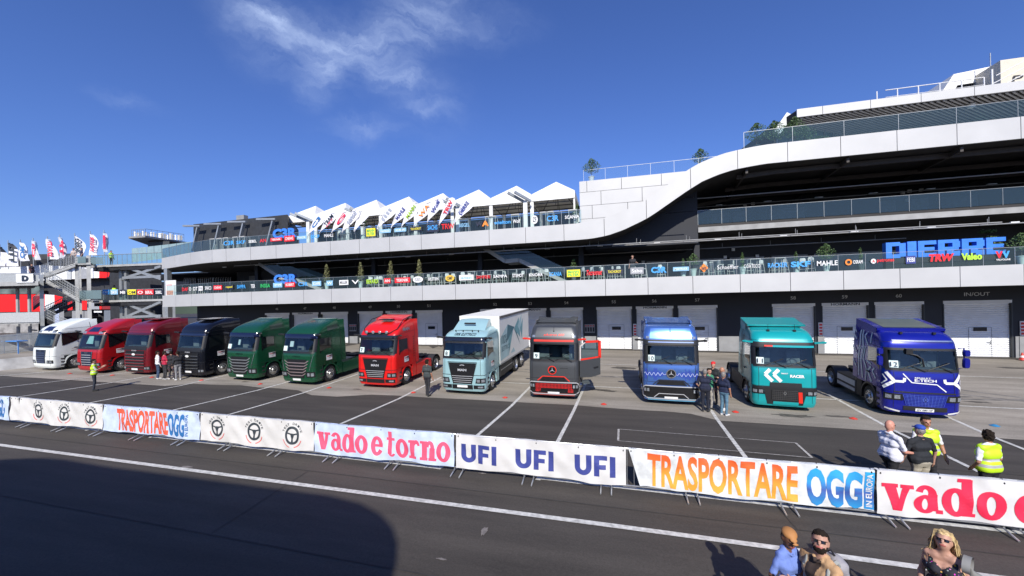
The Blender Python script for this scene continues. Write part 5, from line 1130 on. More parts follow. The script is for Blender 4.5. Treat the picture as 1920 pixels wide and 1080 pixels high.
M_PINK = mat('print_pink', (.82, .10, .19), .55); M_REDP = mat('print_red', (.78, .025, .075), .55); M_NVY = mat('print_navy', (.045, .06, .26), .55); M_BLU = mat('print_blue', (.03, .16, .42), .55); M_ORR = mat('print_orange_red', (.85, .12, .06), .55); M_GREYP = mat('print_charcoal', (.04, .05, .06), .55)
def gradmat(name, stops, lo, hi):
    m = bpy.data.materials.new(name); m.use_nodes = True; t = m.node_tree; b = t.nodes['Principled BSDF']; b.inputs['Roughness'].default_value = .55
    c = t.nodes.new('ShaderNodeTexCoord'); sx = t.nodes.new('ShaderNodeSeparateXYZ'); mr = t.nodes.new('ShaderNodeMapRange'); mr.inputs[1].default_value = lo; mr.inputs[2].default_value = hi; rp = t.nodes.new('ShaderNodeValToRGB')
    n = t.nodes.new('ShaderNodeTexNoise'); n.inputs['Scale'].default_value = 2.5; ad = t.nodes.new('ShaderNodeMath'); ad.operation = 'MULTIPLY_ADD'; ad.inputs[1].default_value = .35; ad.inputs[2].default_value = -.17; a2 = t.nodes.new('ShaderNodeMath')
    e = rp.color_ramp.elements; e[0].position, e[0].color = stops[0][0], (*stops[0][1], 1); e[1].position, e[1].color = stops[-1][0], (*stops[-1][1], 1)
    for p, col in stops[1:-1]: k = e.new(p); k.color = (*col, 1)
    t.links.new(c.outputs['Object'], sx.inputs[0]); t.links.new(sx.outputs['Z'], mr.inputs[0]); t.links.new(c.outputs['Object'], n.inputs[0]); t.links.new(n.outputs[0], ad.inputs[0]); t.links.new(mr.outputs[0], a2.inputs[0]); t.links.new(ad.outputs[0], a2.inputs[1]); t.links.new(a2.outputs[0], rp.inputs[0]); t.links.new(rp.outputs[0], b.inputs['Base Color']); return m
M_OG = gradmat('print_orange_blend', [(0, (.90, .42, .06)), (.4, (.90, .38, .05)), (.75, (.86, .18, .03)), (1, (.82, .12, .03))], .15, 1.0); M_BG = gradmat('print_blue_blend', [(0, (.02, .30, .62)), (.45, (.05, .10, .36)), (.7, (.03, .30, .66)), (1, (.03, .38, .72))], .15, 1.0)
def banner(x0, x1, label, cm, group=None, slantL=0., hz=(.18, 1.07)):
    root = empty('banner', ((x0 + x1) / 2, BY, gz((x0 + x1) / 2, BY)), label=label, cat='banner', group=group, rot=(0, math.atan(SLX), 0)); xc = (x0 + x1) / 2; ph = x0 * 1.7
    n = int((x1 - x0) / .07); rows = []
    def S(x, z, off=0.):
        return (x - xc, put_cloth(x + ph, z, off), z)
    for i in range(n + 1):
        x = x0 + (x1 - x0) * i / n; sag = .02 * math.sin(x * 1.6 + ph) + .012 * math.sin(x * 4.1); sg_ = .012 * abs(math.sin((x - x0) * math.pi / 1.95))
        zb, zt = hz[0] + sag, hz[1] - sg_ + .006; rows.append([S(x + slantL * max(0, 1 - (x - x0) / .5) * (1 - j / 9), zb + (zt - zb) * j / 9) for j in range(10)] + [(x - xc, .03, zt + .004)])
    b = MB(); b.grid(rows, 0, True); b.build('cloth', cm, root)
    for i in range(max(2, int((x1 - x0) / .9)) + 1):
        x = x0 + .06 + (x1 - x0 - .12) * i / max(2, int((x1 - x0) / .9)); y_ = put_cloth(x + ph, hz[1] - .06, .006); t_ = MB(); t_.box((x - xc, y_, hz[1] - .05), (.022, .008, .03)); t_.tube([(x - xc, y_, hz[1] - .04), (x - xc + .01, 0, hz[1] + .03), (x - xc, .04, hz[1] - .03)], .006, 4); t_.build('tie', M_BLK, root)
    return root, S
def btext(root, S, s, x0, x1, z0, z1, m, bold=.03, off=.007, slant=0., rise=0.):
    b = MB()
    V, Fs, ar = text2d(s, bold); V, Fs = refine(V, Fs, x1 - x0, z1 - z0, .07); b.add([S(x0 + a * (x1 - x0) + slant * c, z0 + c * (z1 - z0) + rise * a, off) for a, c in V], Fs)
    # split long faces is not needed: letters are narrow against the folds
    return b.build('lettering', m, root)
def slab_serif(root, S, word, x0, x1, z0, h, m, off=.007):
    """heavy lower case letters with slab feet, drawn from rings and bars"""
    wd = {'v': 1.12, 'a': 1.0, 'd': 1.06, 'o': 1.0, 'e': .96, 't': .72, 'r': .84, 'n': 1.14, ' ': .20}
    tot = sum(wd[c] for c in word); k = (x1 - x0) / tot; x = x0; b = MB(); cnt = [0]
    for c in word:
        w = wd[c] * k; xa = x + .02 * k; ww = w - .04 * k
        def lay(P): cnt[0] += 1; o_ = off + .0005 * (cnt[0] % 5); b.grid([[S(xa + u * ww, z0 + v * h, o_) for u, v in r_] for r_ in P], 0, False)
        def bar(u0, u1, v0, v1, sl=0.):
            n = max(1, int(abs(v1 - v0) * h / .06)); m_ = max(1, int((u1 - u0) * ww / .06)); lay([[(u0 + (u1 - u0) * j / m_ + sl * (v0 + (v1 - v0) * i / n - v0), v0 + (v1 - v0) * i / n) for j in range(m_ + 1)] for i in range(n + 1)])
        def ring_(cu, cv, ru, rv, tu, tv, t0=0, t1=2 * math.pi):
            n = 26; lay([[(cu + (ru - tu * q) * math.cos(t0 + (t1 - t0) * i / n), cv + (rv - tv * q) * math.sin(t0 + (t1 - t0) * i / n)) for q in (0, .5, 1)] for i in range(n + 1)])
        if c == 'v': bar(.10, .42, .0, 1.0, -.0) if 0 else None; lay([[(.04 + .30 * t, 1 - t), (.44 + .18 * t, 1 - t)] for t in np.linspace(0, 1, 9)]); lay([[(.70 - .28 * t, 1 - t), (.92 - .30 * t, 1 - t)] for t in np.linspace(0, 1, 9)]); bar(-.02, .52, .86, 1.0); bar(.60, 1.02, .86, 1.0)
        if c == 'o': ring_(.5, .5, .50, .53, .34, .19)
        if c == 'd': ring_(.42, .5, .44, .53, .31, .18); bar(.60, .95, 0, 1.38); bar(.46, .90, 1.26, 1.40); bar(.84, 1.04, 0, .13)
        if c == 'a': ring_(.40, .32, .40, .35, .29, .14); ring_(.44, .66, .42, .37, .30, .16, 0.0, 2.75); bar(.54, .88, .08, .70); bar(.80, 1.04, 0, .14)
        if c == 'e': ring_(.5, .5, .50, .53, .33, .19, .10, 5.75); bar(.20, .97, .44, .58)
        if c == 't': bar(.20, .62, .12, 1.34); bar(0, .95, .86, 1.0); ring_(.62, .20, .36, .22, .22, .12, math.pi, 2 * math.pi - .3)
        if c == 'r': bar(.12, .52, 0, 1.0); bar(-.02, .66, 0, .14); bar(-.02, .3, .86, 1.0); ring_(.66, .66, .32, .36, .20, .22, .2, 2.7)
        if c == 'n': bar(.10, .44, 0, 1.0); bar(-.02, .48, 0, .14); bar(-.02, .25, .86, 1.0); bar(.60, .94, 0, .66); bar(.54, 1.04, 0, .14); ring_(.60, .64, .30, .38, .24, .18, 0, 2.9)
        x += w
    return b.build('lettering', m, root)
def block_ufi(root, S, x0, x1, z0, z1, m):
    b = MB(); W_ = x1 - x0; h = z1 - z0
    def lay(P): b.grid([[S(x0 + u * W_, z0 + v * h, .007) for u, v in r_] for r_ in P], 0, False)
    def bar(u0, u1, v0, v1): lay([[(u0 + (u1 - u0) * j / 3, v0 + (v1 - v0) * i / 6) for j in range(4)] for i in range(7)])
    bar(0, .135, .40, 1); bar(.285, .42, .40, 1); lay([[(.21 + (.21 - .135 * q) * math.cos(t), .40 + (.40 - .24 * q) * math.sin(t)) for q in (0, .5, 1)] for t in np.linspace(math.pi, 2 * math.pi, 17)])
    bar(.48, .61, 0, 1); bar(.61, .80, .78, 1); bar(.61, .77, .36, .57); bar(.865, 1, 0, 1); return b.build('lettering', m, root)
def wheel_print(root, S, xc, r, zc=.63):
    b = MB()
    def arc(r0, r1, t0, t1, n, mi): 
        P = [[S(xc + q * math.cos(t0 + (t1 - t0) * i / n), zc + q * math.sin(t0 + (t1 - t0) * i / n) * 1.06, .007) for q in (r0, r1)] for i in range(n + 1)]; b.grid(P, mi, False)
    arc(r * .74, r, 0, 2 * math.pi, 30, 0)
    b.add([S(xc + u * r, zc + v * r, .0085) for u, v in ((-.78, .16), (-.30, .04), (.30, .04), (.78, .16), (.78, .34), (.3, .22), (-.3, .22), (-.78, .34))], [(0, 1, 6, 7), (1, 2, 5, 6), (2, 3, 4, 5)], 0)
    b.add([S(xc + u * r, zc + v * r, .0095) for u, v in ((-.34, .20), (.34, .20), (.10, -.42), (-.10, -.42), (.12, -.78), (-.12, -.78))], [(0, 1, 2, 3), (3, 2, 4, 5)], 0)
    arc(r * 1.28, r * 1.38, math.pi * 1.12, math.pi * 1.42, 8, 1); arc(r * 1.28, r * 1.38, math.pi * 1.56, math.pi * 1.88, 8, 1)
    for i, ch in enumerate('TEST DRIVE'):
        if ch == ' ': continue
        t = math.pi * (.88 - .76 * i / 9); V, Fs, ar = text2d(ch, .01); cx_, cz_ = xc + r * 1.28 * math.cos(t), zc + r * 1.28 * math.sin(t) * 1.06; a = t - math.pi / 2; s_ = r * .26
        b.add([S(cx_ + (u - .5) * s_ * math.cos(a) - (v - .5) * s_ * math.sin(a), cz_ + (u - .5) * s_ * math.sin(a) + (v - .5) * s_ * math.cos(a), .007) for u, v in V], Fs, 0)
    b.build('wheel_print', [M_GREYP, mat('print_soft_red', (.75, .16, .15), .6)], root)
r_, S = banner(-27.0, -23.05, 'narrow banner end with orange and blue letters at the left edge of the fence', M_CLB)
btext(r_, S, 'TRASPORTARE', -26.9, -24.1, .24, 1.0, M_ORR); btext(r_, S, 'OGG', -24.0, -23.35, .24, .98, M_BLU); 
r_, S = banner(-23.0, -22.45, 'short plain white cloth strip left of the first steering wheel print', M_CLW)
r_, S = banner(-22.4, -17.85, 'white banner with three small steering wheel prints, left of the small orange letters', M_CLW, 'banners with steering wheel prints')
for px in (76, 124, 175): wheel_print(r_, S, atY(px, 780, BY).x, .25)
r_, S = banner(-17.80, -13.3, 'pale banner with small orange letters and blue letters between two wheel print banners', M_CLB)
btext(r_, S, 'TRASPORTARE', atY(223, 785, BY).x, atY(318, 795, BY).x, .22, 1.0, M_ORR, .035); btext(r_, S, 'OGG', atY(319, 795, BY).x, atY(350, 798, BY).x, .22, .98, M_BLU, .035)
def vtext(r_, S, s, x0, x1, z0, z1, m): b = MB(); V, Fs, ar = text2d(s, .02); b.add([S(x1 - c * (x1 - x0), z0 + a * (z1 - z0), .009) for a, c in V], Fs); b.build('lettering', m, r_)
vtext(r_, S, 'IN EUROPA', atY(351, 798, BY).x, atY(356, 798, BY).x, .26, .98, M_BLU)
r_, S = banner(-13.25, -8.82, 'white banner with three larger steering wheel prints, left of the pink letters', M_CLW, 'banners with steering wheel prints')
for px in (410, 479, 551): wheel_print(r_, S, atY(px, 810, BY).x, .26)
r_, S = banner(-8.78, -4.28, 'pale blue banner with rounded pink slab letters', M_CLB)
slab_serif(r_, S, 'vado e torno', -8.70, -4.38, .30, .52, M_PINK)
r_, S = banner(-4.22, .20, 'white banner with three navy block prints in the middle of the fence', M_CLW)
for px0, px1 in ((866, 932), (967, 1038), (1077, 1153)): x0, x1 = atY(px0, 850, BY).x, atY(px1, 860, BY).x; block_ufi(r_, S, x0, x1, .34, .84, M_NVY)
r_, S = banner(.26, 5.20, 'grey white banner with large orange letters and blue letters beside a bare mesh gap', M_CLG, slantL=.26)
x0, x1 = atY(1213, 880, BY).x, atY(1492, 895, BY).x; btext(r_, S, 'TRASPORTARE', x0, x1, .22, 1.02, M_OG, .03)
x0, x1 = atY(1508, 900, BY).x, atY(1613, 905, BY).x; btext(r_, S, 'OGG', x0, x1, .20, 1.0, M_BG, .045)
x0, x1 = atY(1616, 905, BY).x, atY(1634, 905, BY).x; b = MB(); b.grid([[S(x0 + (x1 - x0) * i / 3, .22 + .8 * j / 8, .005) for j in range(9)] for i in range(4)]); b.build('blue_strip', M_BG, r_); vtext(r_, S, 'IN EUROPA', x0 + .03, x1 - .03, .27, .98, M_CLW)
r_, S = banner(5.24, 10.4, 'white banner with big red slab letters at the right edge', M_CLW)
slab_serif(r_, S, 'vado e torno', 5.32, 10.3, .28, .54, M_REDP)
# small marker discs on the apron
M_CONE = mat('marker_orange_red', (.62, .055, .035), .5); M_CONEB = mat('marker_blue', (.03, .22, .45), .5)
def marker(px, py, lab, m):
    p = atg(px, py); b = MB(); b.lathe([(0, .13), (.012, .13), (.02, .10), (.05, .05), (.055, .03), (.055, .0005)], (0, 0, 0), 'Z', 16); o = b.build('marker_cone', m); o.location = (p.x, p.y, gz(p.x, p.y) + .01); tag(o, lab, 'cone', 'low marker cones before the trucks')
for px, py, l in [(131, 701, 'low red marker cone before the white truck'), (211, 704, 'low red marker cone right of the worker in the vest by the candy red truck'), (285, 708, 'low red marker cone in front of the wine red truck'), (378, 713.5, 'low red marker cone in front of the glossy black truck'),
                  (488, 720.5, 'low red marker cone before the green truck beside the black one'), (617, 727.5, 'low red marker cone before the green truck nearer the bright red one'), (775, 736.5, 'low red marker cone near the man walking between the bright red and ice blue trucks'), (947, 746, 'low red marker cone between the ice blue and the grey truck'),
                  (1132, 758.5, 'low red marker cone between the grey and the sky blue truck'), (1379, 773, 'low red marker cone left of the teal truck beside the group of men'), (1600, 785.5, 'low red marker cone between the teal and the royal blue truck')]: marker(px, py, l, M_CONE)
marker(1865, 799, 'low blue marker cone right of the royal blue truck', M_CONEB)
def cone(px, py, lab):
    p = atg(px, py); r0 = empty('traffic_cone', (p.x, p.y, gz(p.x, p.y)), label=lab, cat='cone'); b = MB(); b.lathe([(.03, .15), (.5, .03), (.5, .001)], (0, 0, 0), 'Z', 16); b.build('cone_body', M_CONE, r0); b = MB(); b.bb((-.18, -.18, 0), (.18, .18, .03)); b.build('base', M_BLK, r0); b = MB(); b.lathe([(.20, .113), (.32, .082)], (0, 0, 0), 'Z', 16); b.build('reflective_band', M_WHITE, r0)
cone(1774, 672, 'tall red traffic cone behind the royal blue truck'); cone(1917, 676, 'red traffic cone at the right edge by the wide door')

# ================================================================ PLANTS
M_LEAF = mat('leaf_green', (.08, .14, .045), .6, var=.5, vs=6); M_LEAF2 = mat('leaf_olive', (.21, .21, .09), .6, var=.45, vs=6); M_POT = mat('pot_white', (.72, .75, .72), .5, var=.06); M_BARK = mat('bark', (.09, .065, .045), .85, var=.3, vs=12); M_POTD = mat('pot_dark', (.12, .14, .15), .5)
def plant(loc, h, r, kind, lab, seed, pot=M_POT, ph=.5, leafm=None):
    rn = random.Random(seed); root = empty('potted_plant', loc, label=lab, cat='plant', group='potted plants on the terraces')
    b = MB(); b.lathe([(0, .14), (ph * .9, .21), (ph * .9, .235), (ph, .235), (ph, .20), (ph * .92, .19), (ph * .92, .001)], (0, 0, 0), 'Z', 16); b.build('pot', pot, root)
    b = MB(); b.tube([(0, 0, ph * .8), (.02, .01, ph + h * .35), (0, 0, ph + h * .8)], .025, 6, r2=.01)
    for i in range(7): a = rn.uniform(0, 6.3); z = ph + h * rn.uniform(.15, .7); b.tube([(0, 0, z), (math.cos(a) * r * .6, math.sin(a) * r * .6, z + h * .15)], .008, 4)
    b.build('stem', M_BARK, root); b = MB(); n = int(560 * h * max(r, .25) / .45)
    for i in range(n):
        t = rn.random(); a = rn.uniform(0, 6.3)
        if kind == 'cone': z = ph + .02 + h * t; rr = r * (1 - t) ** .7 * (.55 + .45 * math.sin(a * 3 + t * 9)) * math.sqrt(rn.random()) + .03
        elif kind == 'column': z = ph + h * t; rr = r * min(1, 4 * (1 - t)) * rn.random() ** .5
        elif kind == 'bonsai': 
            k = rn.randrange(3); z = ph + h * (.55 + .2 * k) + rn.gauss(0, .035); rr = r * (1 - .22 * k) * math.sqrt(rn.random())
        else: z = ph + h * (.25 + .75 * t); rr = r * math.sin(math.pi * min(.97, .25 + .7 * t)) * rn.random() ** .4 * (1 + .35 * math.sin(a * 2 + 5 * t))
        c = Vector((rr * math.cos(a), rr * math.sin(a), z)); u = Vector((rn.gauss(0, 1), rn.gauss(0, 1), rn.gauss(0, 1))).normalized(); v = u.cross(Vector((rn.gauss(0, 1), rn.gauss(0, 1), rn.gauss(0, 1)))).normalized(); s = rn.uniform(.03, .065)
        b.add([c - u * s, c + v * s * .5, c + u * s, c - v * s * .5], [(0, 1, 2, 3)])
    b.build('foliage', leafm or (M_LEAF2 if kind == 'cone' else M_LEAF), root, fixn=False); return root
Y1 = 28.75
for i, (px, lab) in enumerate([(613, 'conical potted shrub right of the big blue letters on the first floor'), (676.5, 'conical shrub in a tall white pot, second from the big blue letters'), (733, 'conical shrub behind the small red square sign on the glass'), (786.5, 'conical shrub in a white pot behind the white oval sign')]):
    p = atY(px, 530, Y1); plant((p.x, Y1, Z1t), 1.6, .42, 'cone', lab, i, ph=.55)
for i, (px, h, r, kd, lab, pt) in enumerate([(1281, .75, .10, 'column', 'thin cypress in a small white pot left of a bushy plant', M_POT), (1300, 1.05, .36, 'bush', 'bushy olive plant in a mint pot near the orange diamond sign', M_POT), (1392, .95, .10, 'column', 'thin cypress near the white lettering on the first floor glass', M_POT), (1493, .85, .10, 'column', 'thin cypress left of the tall bushy plant', M_POT), (1549, 1.25, .40, 'bush', 'tall bushy plant in a white pot left of the grey ring sign', M_POT), (1614, .9, .09, 'column', 'thin cypress in a dark pot left of the giant blue letters', M_POTD), (1916, 1.3, .45, 'bush', 'large bush in a pot at the right edge of the first floor', M_POT)]):
    p = atY(px, 500, Y1); plant((p.x, Y1, Z1t), h, r, kd, lab, 20 + i, pt)
p = atY(1852, 450, 33); plant((p.x, 33, Z1t), 2.1, .7, 'bonsai', 'flat topped small tree behind the giant blue letters', 31, M_POTD)
p = atY(1076, 527, 30.2); plant((p.x, 30.2, Z1t), 1.2, .22, 'bonsai', 'little flat topped plant behind the yellow sign', 33, M_POTD)
p = atY(1109, 335, 29.9); plant((p.x, 29.9, ZQ), 1.35, .55, 'bush', 'round green bush in a white pot on the corner of the white block', 32)
p = atY(1313, 310, 30.2); plant((p.x, 30.2, ZQ), 1.3, .48, 'bush', 'spiky palm behind the glass at the top of the white sweep', 34, M_POTD)
p = atY(681, 448, 29.2); plant((p.x, 29.2, Z2t), 1.5, .40, 'bonsai', 'sparse dark plant in a white pot before the tent poles', 35)
p = atY(1083, 400, 30.5); plant((p.x, 30.5, Z2t), 1.4, .35, 'bush', 'green plant under the last tent beside the white block', 36)
for i, (px, h) in enumerate([(1418, 1.5), (1452, 1.6), (1490, 1.8), (1508, 1.2), (1532, .5)]):
    p = atY(px, 262, 29.3 + .25 * i); plant((p.x, 29.3 + .25 * i, Z3t - .02), h, .55, 'bush', ['leafy planter bush at the far left end of the top terrace', 'leafy planter bush, second on the top terrace behind teal glass', 'tallest leafy bush on the top terrace under the roof corner', 'narrow leafy bush right of the tallest one on the top terrace', 'low green tuft beside the white box on the top terrace'][i], 50 + i, M_POTD, ph=.35)

# ================================================================ TERRACE TENTS
M_POST = mat('white_post', (.76, .76, .74), .5); M_TRUSS = mat('tent_truss_dark', (.10, .10, .10), .5, .3)
pk = [(592, 387), (645, 381), (701, 375), (767.5, 368.7), (828, 362), (894, 355.8), (969, 348), (1043, 340.6)]
PK = [atY(x, y, 33.2) for x, y in pk]; step = (PK[-1].x - PK[0].x) / 7; zpk = sum(p.z for p in PK) / 8; ZE = 12.98
def tent_proto():
    root = empty('canopy_tent', (0, 0, 0)); h = step / 2 - .02; d = 2.1
    b = MB(); n = 8; P = []
    for ring_ in range(7):
        t = ring_ / 6; k = 1 - t; z = .48 + (zpk - ZE - .48) * t; row = []
        for e in range(4):
            for j in range(n):
                a = -1 + 2 * j / n; x, y = [(a, -1), (1, a), (-a, 1), (-1, -a)][e]; sag = 1 - .05 * math.sin(math.pi * t) * (1 - abs(a)) * 2; row.append((x * h * k * sag, y * d * k * sag, z))
        P.append(row)
    b.grid(P, 0, True, close=True); b.build('membrane', M_TENT, root)
    b = MB(); v = [(-h, -d), (h, -d), (h, d), (-h, d)]
    b.grid([[(x, y, .48) for x, y in v], [(x * 1.005, y * 1.005, -.02) for x, y in v]], 0, False, close=True); b.build('valance', M_TENT, root)
    for x, y in v: b = MB(); b.bb((x * .97 - .07, y * .97 - .07, Z2t - ZE), (x * .97 + .07, y * .97 + .07, 0)); b.build('post', M_POST, root)
    b = MB(); b.bar((-h, -d - .03, -.05), (h, -d - .03, -.05), .1, .14); b.build('front_beam', M_POST, root)
    b = MB()
    for y in (-d + .3, -.7, .7, d - .3): b.bar((-h, y, -.25), (h, y, -.25), .05, .08); b.bar((0, y, -.25), (0, 0, zpk - ZE - .15), .04, .04)
    for s in (-1, 1): b.bar((s * h, -d, -.3), (0, 0, zpk - ZE - .2), .05, .05); b.bar((s * h, d, -.3), (0, 0, zpk - ZE - .2), .05, .05)
    b.build('truss', M_TRUSS, root)
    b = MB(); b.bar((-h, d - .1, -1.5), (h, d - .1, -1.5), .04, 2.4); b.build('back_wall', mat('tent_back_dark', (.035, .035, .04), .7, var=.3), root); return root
tp = tent_proto(); chm = {}
for c in bpy.data.objects:
    if c.parent: chm.setdefault(c.parent.name, []).append(c)
TL = ['first on the left beside the dark pavilion', 'second from the dark pavilion', 'third from the dark pavilion, behind the red printed flag', 'fourth from the dark pavilion', 'fifth from the dark pavilion, behind the green printed flag', 'sixth from the dark pavilion, behind the last two flags', 'second from the white block', 'last on the right against the white block']
for i, p in enumerate(PK):
    o = tp if i == 0 else copy_tree(tp, None, chm); o.location = (PK[0].x + step * i, 33.2, ZE); tag(o, 'white peaked tent roof, ' + TL[i], 'tent', 'peaked tents on the terrace')
# twin bracket arms over the tent fronts
for i, (px, py) in enumerate([(578, 412), (680, 400), (858, 383), (985, 378)]):
    p = atY(px, py, 30.6); r0 = empty('bracket_post', (p.x, 30.6, Z2t), label='grey post with two raking arms ' + ['by the first tent', 'between the flags and the third tent', 'behind the navy printed flag', 'before the last two tents'][i], cat='post', group='posts with raking arms before the tents')
    b = MB(); b.bb((-.16, -.1, 0), (.16, .1, 2.6)); b.build('post', M_POST, r0)
    for dx in (0, .55): b = MB(); b.bar((dx - .1, 0, 2.5), (dx - 1.2, -.9, 3.1), .14, .20); b.build('arm', M_STEEL, r0)
# feather flags leaning out over the terrace rail
FM = {'w': mat('flag_white', (.80, .80, .84), .7, var=.03), 'blue': M_BLU, 'red': M_REDP, 'blk': M_INK, 'green': mat('flag_green', (.35, .55, .03), .6), 'org': mat('flag_orange', (.85, .25, .03), .6), 'navy': M_NVY, 'grey': mat('flag_grey', (.35, .38, .45), .6), 'yel': mat('sign_yellow', (.85, .72, .03), .5), 'lb': mat('sign_light_blue', (.06, .36, .80), .5), 'wh': M_WHITE, 'dk': mat('sign_dark', (.02, .025, .05), .5), 'lg': mat('sign_lime', (.45, .75, .05), .5), 'pb': mat('sign_pale_blue', (.25, .50, .72), .5), 'gy': mat('sign_grey2', (.3, .31, .33), .5), 'gold': mat('sign_gold', (.75, .48, .06), .5), 'redb': mat('sign_signal_red', (.75, .02, .03), .5), 'grn': mat('sign_green', (.03, .45, .12), .5)}
def feather(tip, topp, txt, tm, lab, i, w=.50, txt2=None):
    Yf = DF - .12; a = atY(tip[0], tip[1], Yf); c = atY(topp[0], topp[1], Yf); d = c - a; L = d.length; u = d.normalized(); n = Vector((u.z, 0, -u.x)); root = empty('feather_flag', (a.x, Yf, a.z - .1), label=lab, cat='flag', group='feather flags leaning over the terrace rail'); o = Vector((a.x, Yf, a.z - .1))
    prof = [(0, .02, .02), (.12, .10, .02), (.3, .22, .12), (.5, .30, .26), (.7, .34, .38), (.85, .34, .42), (.94, .28, .34), (1.0, .10, .12)]
    P = []
    for t, wl, wr in prof: P.append([a + u * L * t + n * (-wl * w / .42 + (wl + wr) * w / .42 * j / 4) * 1.0 + Vector((0, .05 * math.sin(t * 5 + j + i), 0)) - o for j in range(5)])
    b = MB(); b.grid(P, 0, True); cl = b.build('flag_cloth', FM['w'], root)
    b = MB(); b.tube([a - o + Vector((0, .02, -.2)), a + u * L * .3 - n * .2 - o + Vector((0, .02, 0)), a + u * L * .8 - n * .35 - o + Vector((0, .02, 0)), a + u * L * 1.0 - o + Vector((0, .02, 0))], .014, 5); b.build('pole', M_STEEL, root)
    def place(s, m, t0, t1, v0, v1):
        b = MB(); V, Fs, ar = text2d(s, .03); b.add([a + u * L * (t0 + (t1 - t0) * x) + n * (v0 + (v1 - v0) * (1 - y)) * 1. + Vector((0, -.07, 0)) - o for x, y in V], Fs); b.build('lettering', FM[m], cl)
    if txt: place(txt, tm, .40, .90, -.16, .16)
    if txt2: place(txt2[0], txt2[1], .40, .8, .18, .30)
for i, a in enumerate([((576, 443), (603, 403), 'C3', 'blue', 'feather flag with blue figure print, leftmost of the leaning row'), ((598, 438), (627, 399), 'TEAM', 'blk', 'feather flag with small black and red prints, second of the leaning row', .42, ('CRT', 'red')), ((621, 437), (650, 397), 'G', 'red', 'feather flag with a red round print'), ((641, 436), (671, 393), 'senso', 'grey', 'feather flag with faint grey script right of the red print'), ((664, 434), (688, 392), '', 'grey', 'plain feather flag half hidden by the sparse dark plant'),
                       ((707, 430), (736, 388), 'IIII', 'grey', 'feather flag with thin grey bars, first right of the sparse plant'), ((733, 428), (761, 386), 'MAHLE', 'navy', 'feather flag with navy letters left of the green print'), ((752, 427), (781, 381), 'MANN', 'green', 'feather flag with a green block print'), ((775, 425), (807, 379), 'WA', 'org', 'feather flag with an orange and black print'), ((801, 417), (826, 371), 'Wolf', 'navy', 'feather flag with a thin dark scrawl'), ((823, 422), (850, 371), 'TRW', 'redb', 'feather flag with red letters, next to last on the right', .42, ('ZF', 'navy')), ((851, 420), (881, 374), 'DIERRE', 'navy', 'feather flag with navy letters, rightmost and apart from the row')]):
    feather(*a[:5], i, *(a[5:] or ()))

# ================================================================ SIGNS ON THE GLASS (stickers are parts of the building's balustrade)
def sticker(px0, px1, lvl, txt, bg, fg, h=.42, zc=None, shape='rect', slant=0., bold=.02, txt2=None):
    yy = DF - .01; z0 = Z1t if lvl == 1 else Z2t; py = {1: 515, 2: 440}[lvl]
    xa, xb = atY(px0, py, yy).x, atY(px1, py, yy).x
    if px0 < 400: yy = float(np.interp(xa, [p[0] for p in (pth1 if lvl == 1 else pth2)], [p[1] for p in (pth1 if lvl == 1 else pth2)])) - .08; d_ = 38 if lvl == 1 else 38.; xa, xb = [ (lambda q: q.x * yy / q.y)(ray(p_, py)) for p_ in (px0, px1)]
    zc = z0 + (zc or .5); w = xb - xa; b = MB(); mats = []
    if bg:
        if shape == 'rect': b.bb((xa, yy - .02, zc - h / 2), (xb, yy, zc + h / 2))
        else:
            n = 24 if shape == 'oval' else 4; b.prism([((xa + xb) / 2 + w / 2 * math.cos(2 * math.pi * k / n), yy, zc + h / 2 * math.sin(2 * math.pi * k / n)) for k in range(n)], (0, -.02, 0))
        mats = [FM[bg]]; s = b.build('sticker', mats, PB, world=True)
        k = .80 if shape == 'rect' else .58; tw, th = w * k, h * (.55 if not txt2 else .34); zt = zc - th / 2 + (h * .20 if txt2 else 0)
        t = MB(); put_text(t, txt, lambda u, v: ((xa + xb) / 2 - tw / 2 + u, yy - .028, zt + v), tw, th, 0, bold, slant)
        if txt2: put_text(t, txt2, lambda u, v: ((xa + xb) / 2 - tw / 2 + u, yy - .028, zc - h * .38 + v), tw, th, 0, bold, slant)
        o = t.build('lettering', FM[fg], None); o.parent = s; o.location = -PB.location
    else:
        put_text(b, txt, lambda u, v: (xa + u, yy - .012, zc - h / 2 + v), w, h, 0, bold, slant); b.build('sticker', FM[fg], PB, world=True)
for a in [(341, 352, 'DAF', None, 'redb'), (354, 358, 'O', None, 'wh'), (362, 370, 'DT', None, 'wh'), (372, 380, 'ma', 'wh', 'gy'), (384, 396, 'SPARCO', None, 'wh'), (400, 416, 'CNEWS', 'redb', 'wh'), (422, 437, 'repsol', 'dk', 'yel'), (444, 460, 'SAMPA', None, 'lb'), (470, 478, 'TER', None, 'wh'), (488, 506, 'INSISA', None, 'grn'), (512, 529, 'ggi', 'pb', 'wh'), (534, 553, 'ROBERT', 'redb', 'wh'), (559, 577, 'C3R', None, 'lb'), (585, 602, 'SCARPE', 'pb', 'wh'), (612, 624, 'W', 'pb', 'wh'), (636, 653, 'MULLER', 'wh', 'dk'), (659, 673, 'V', None, 'wh'), (687, 709, 'BERARDI', None, 'lg'), (720, 732, 'AN', 'redb', 'wh'), (740, 769, 'TEKNIK', 'redb', 'wh')]:
    sticker(a[0], a[1], 1, a[2], a[3], a[4], h=.34 if a[3] is None else .42)
sticker(774, 793, 1, 'SBS', 'wh', 'gy', .5, shape='oval'); sticker(803, 822, 1, 'BILSTEIN', None, 'wh', .25); sticker(835, 852, 1, 'OMP', 'gold', 'dk', .5, shape='oval'); sticker(861, 888, 1, 'ialtest', 'wh', 'pb', .42)
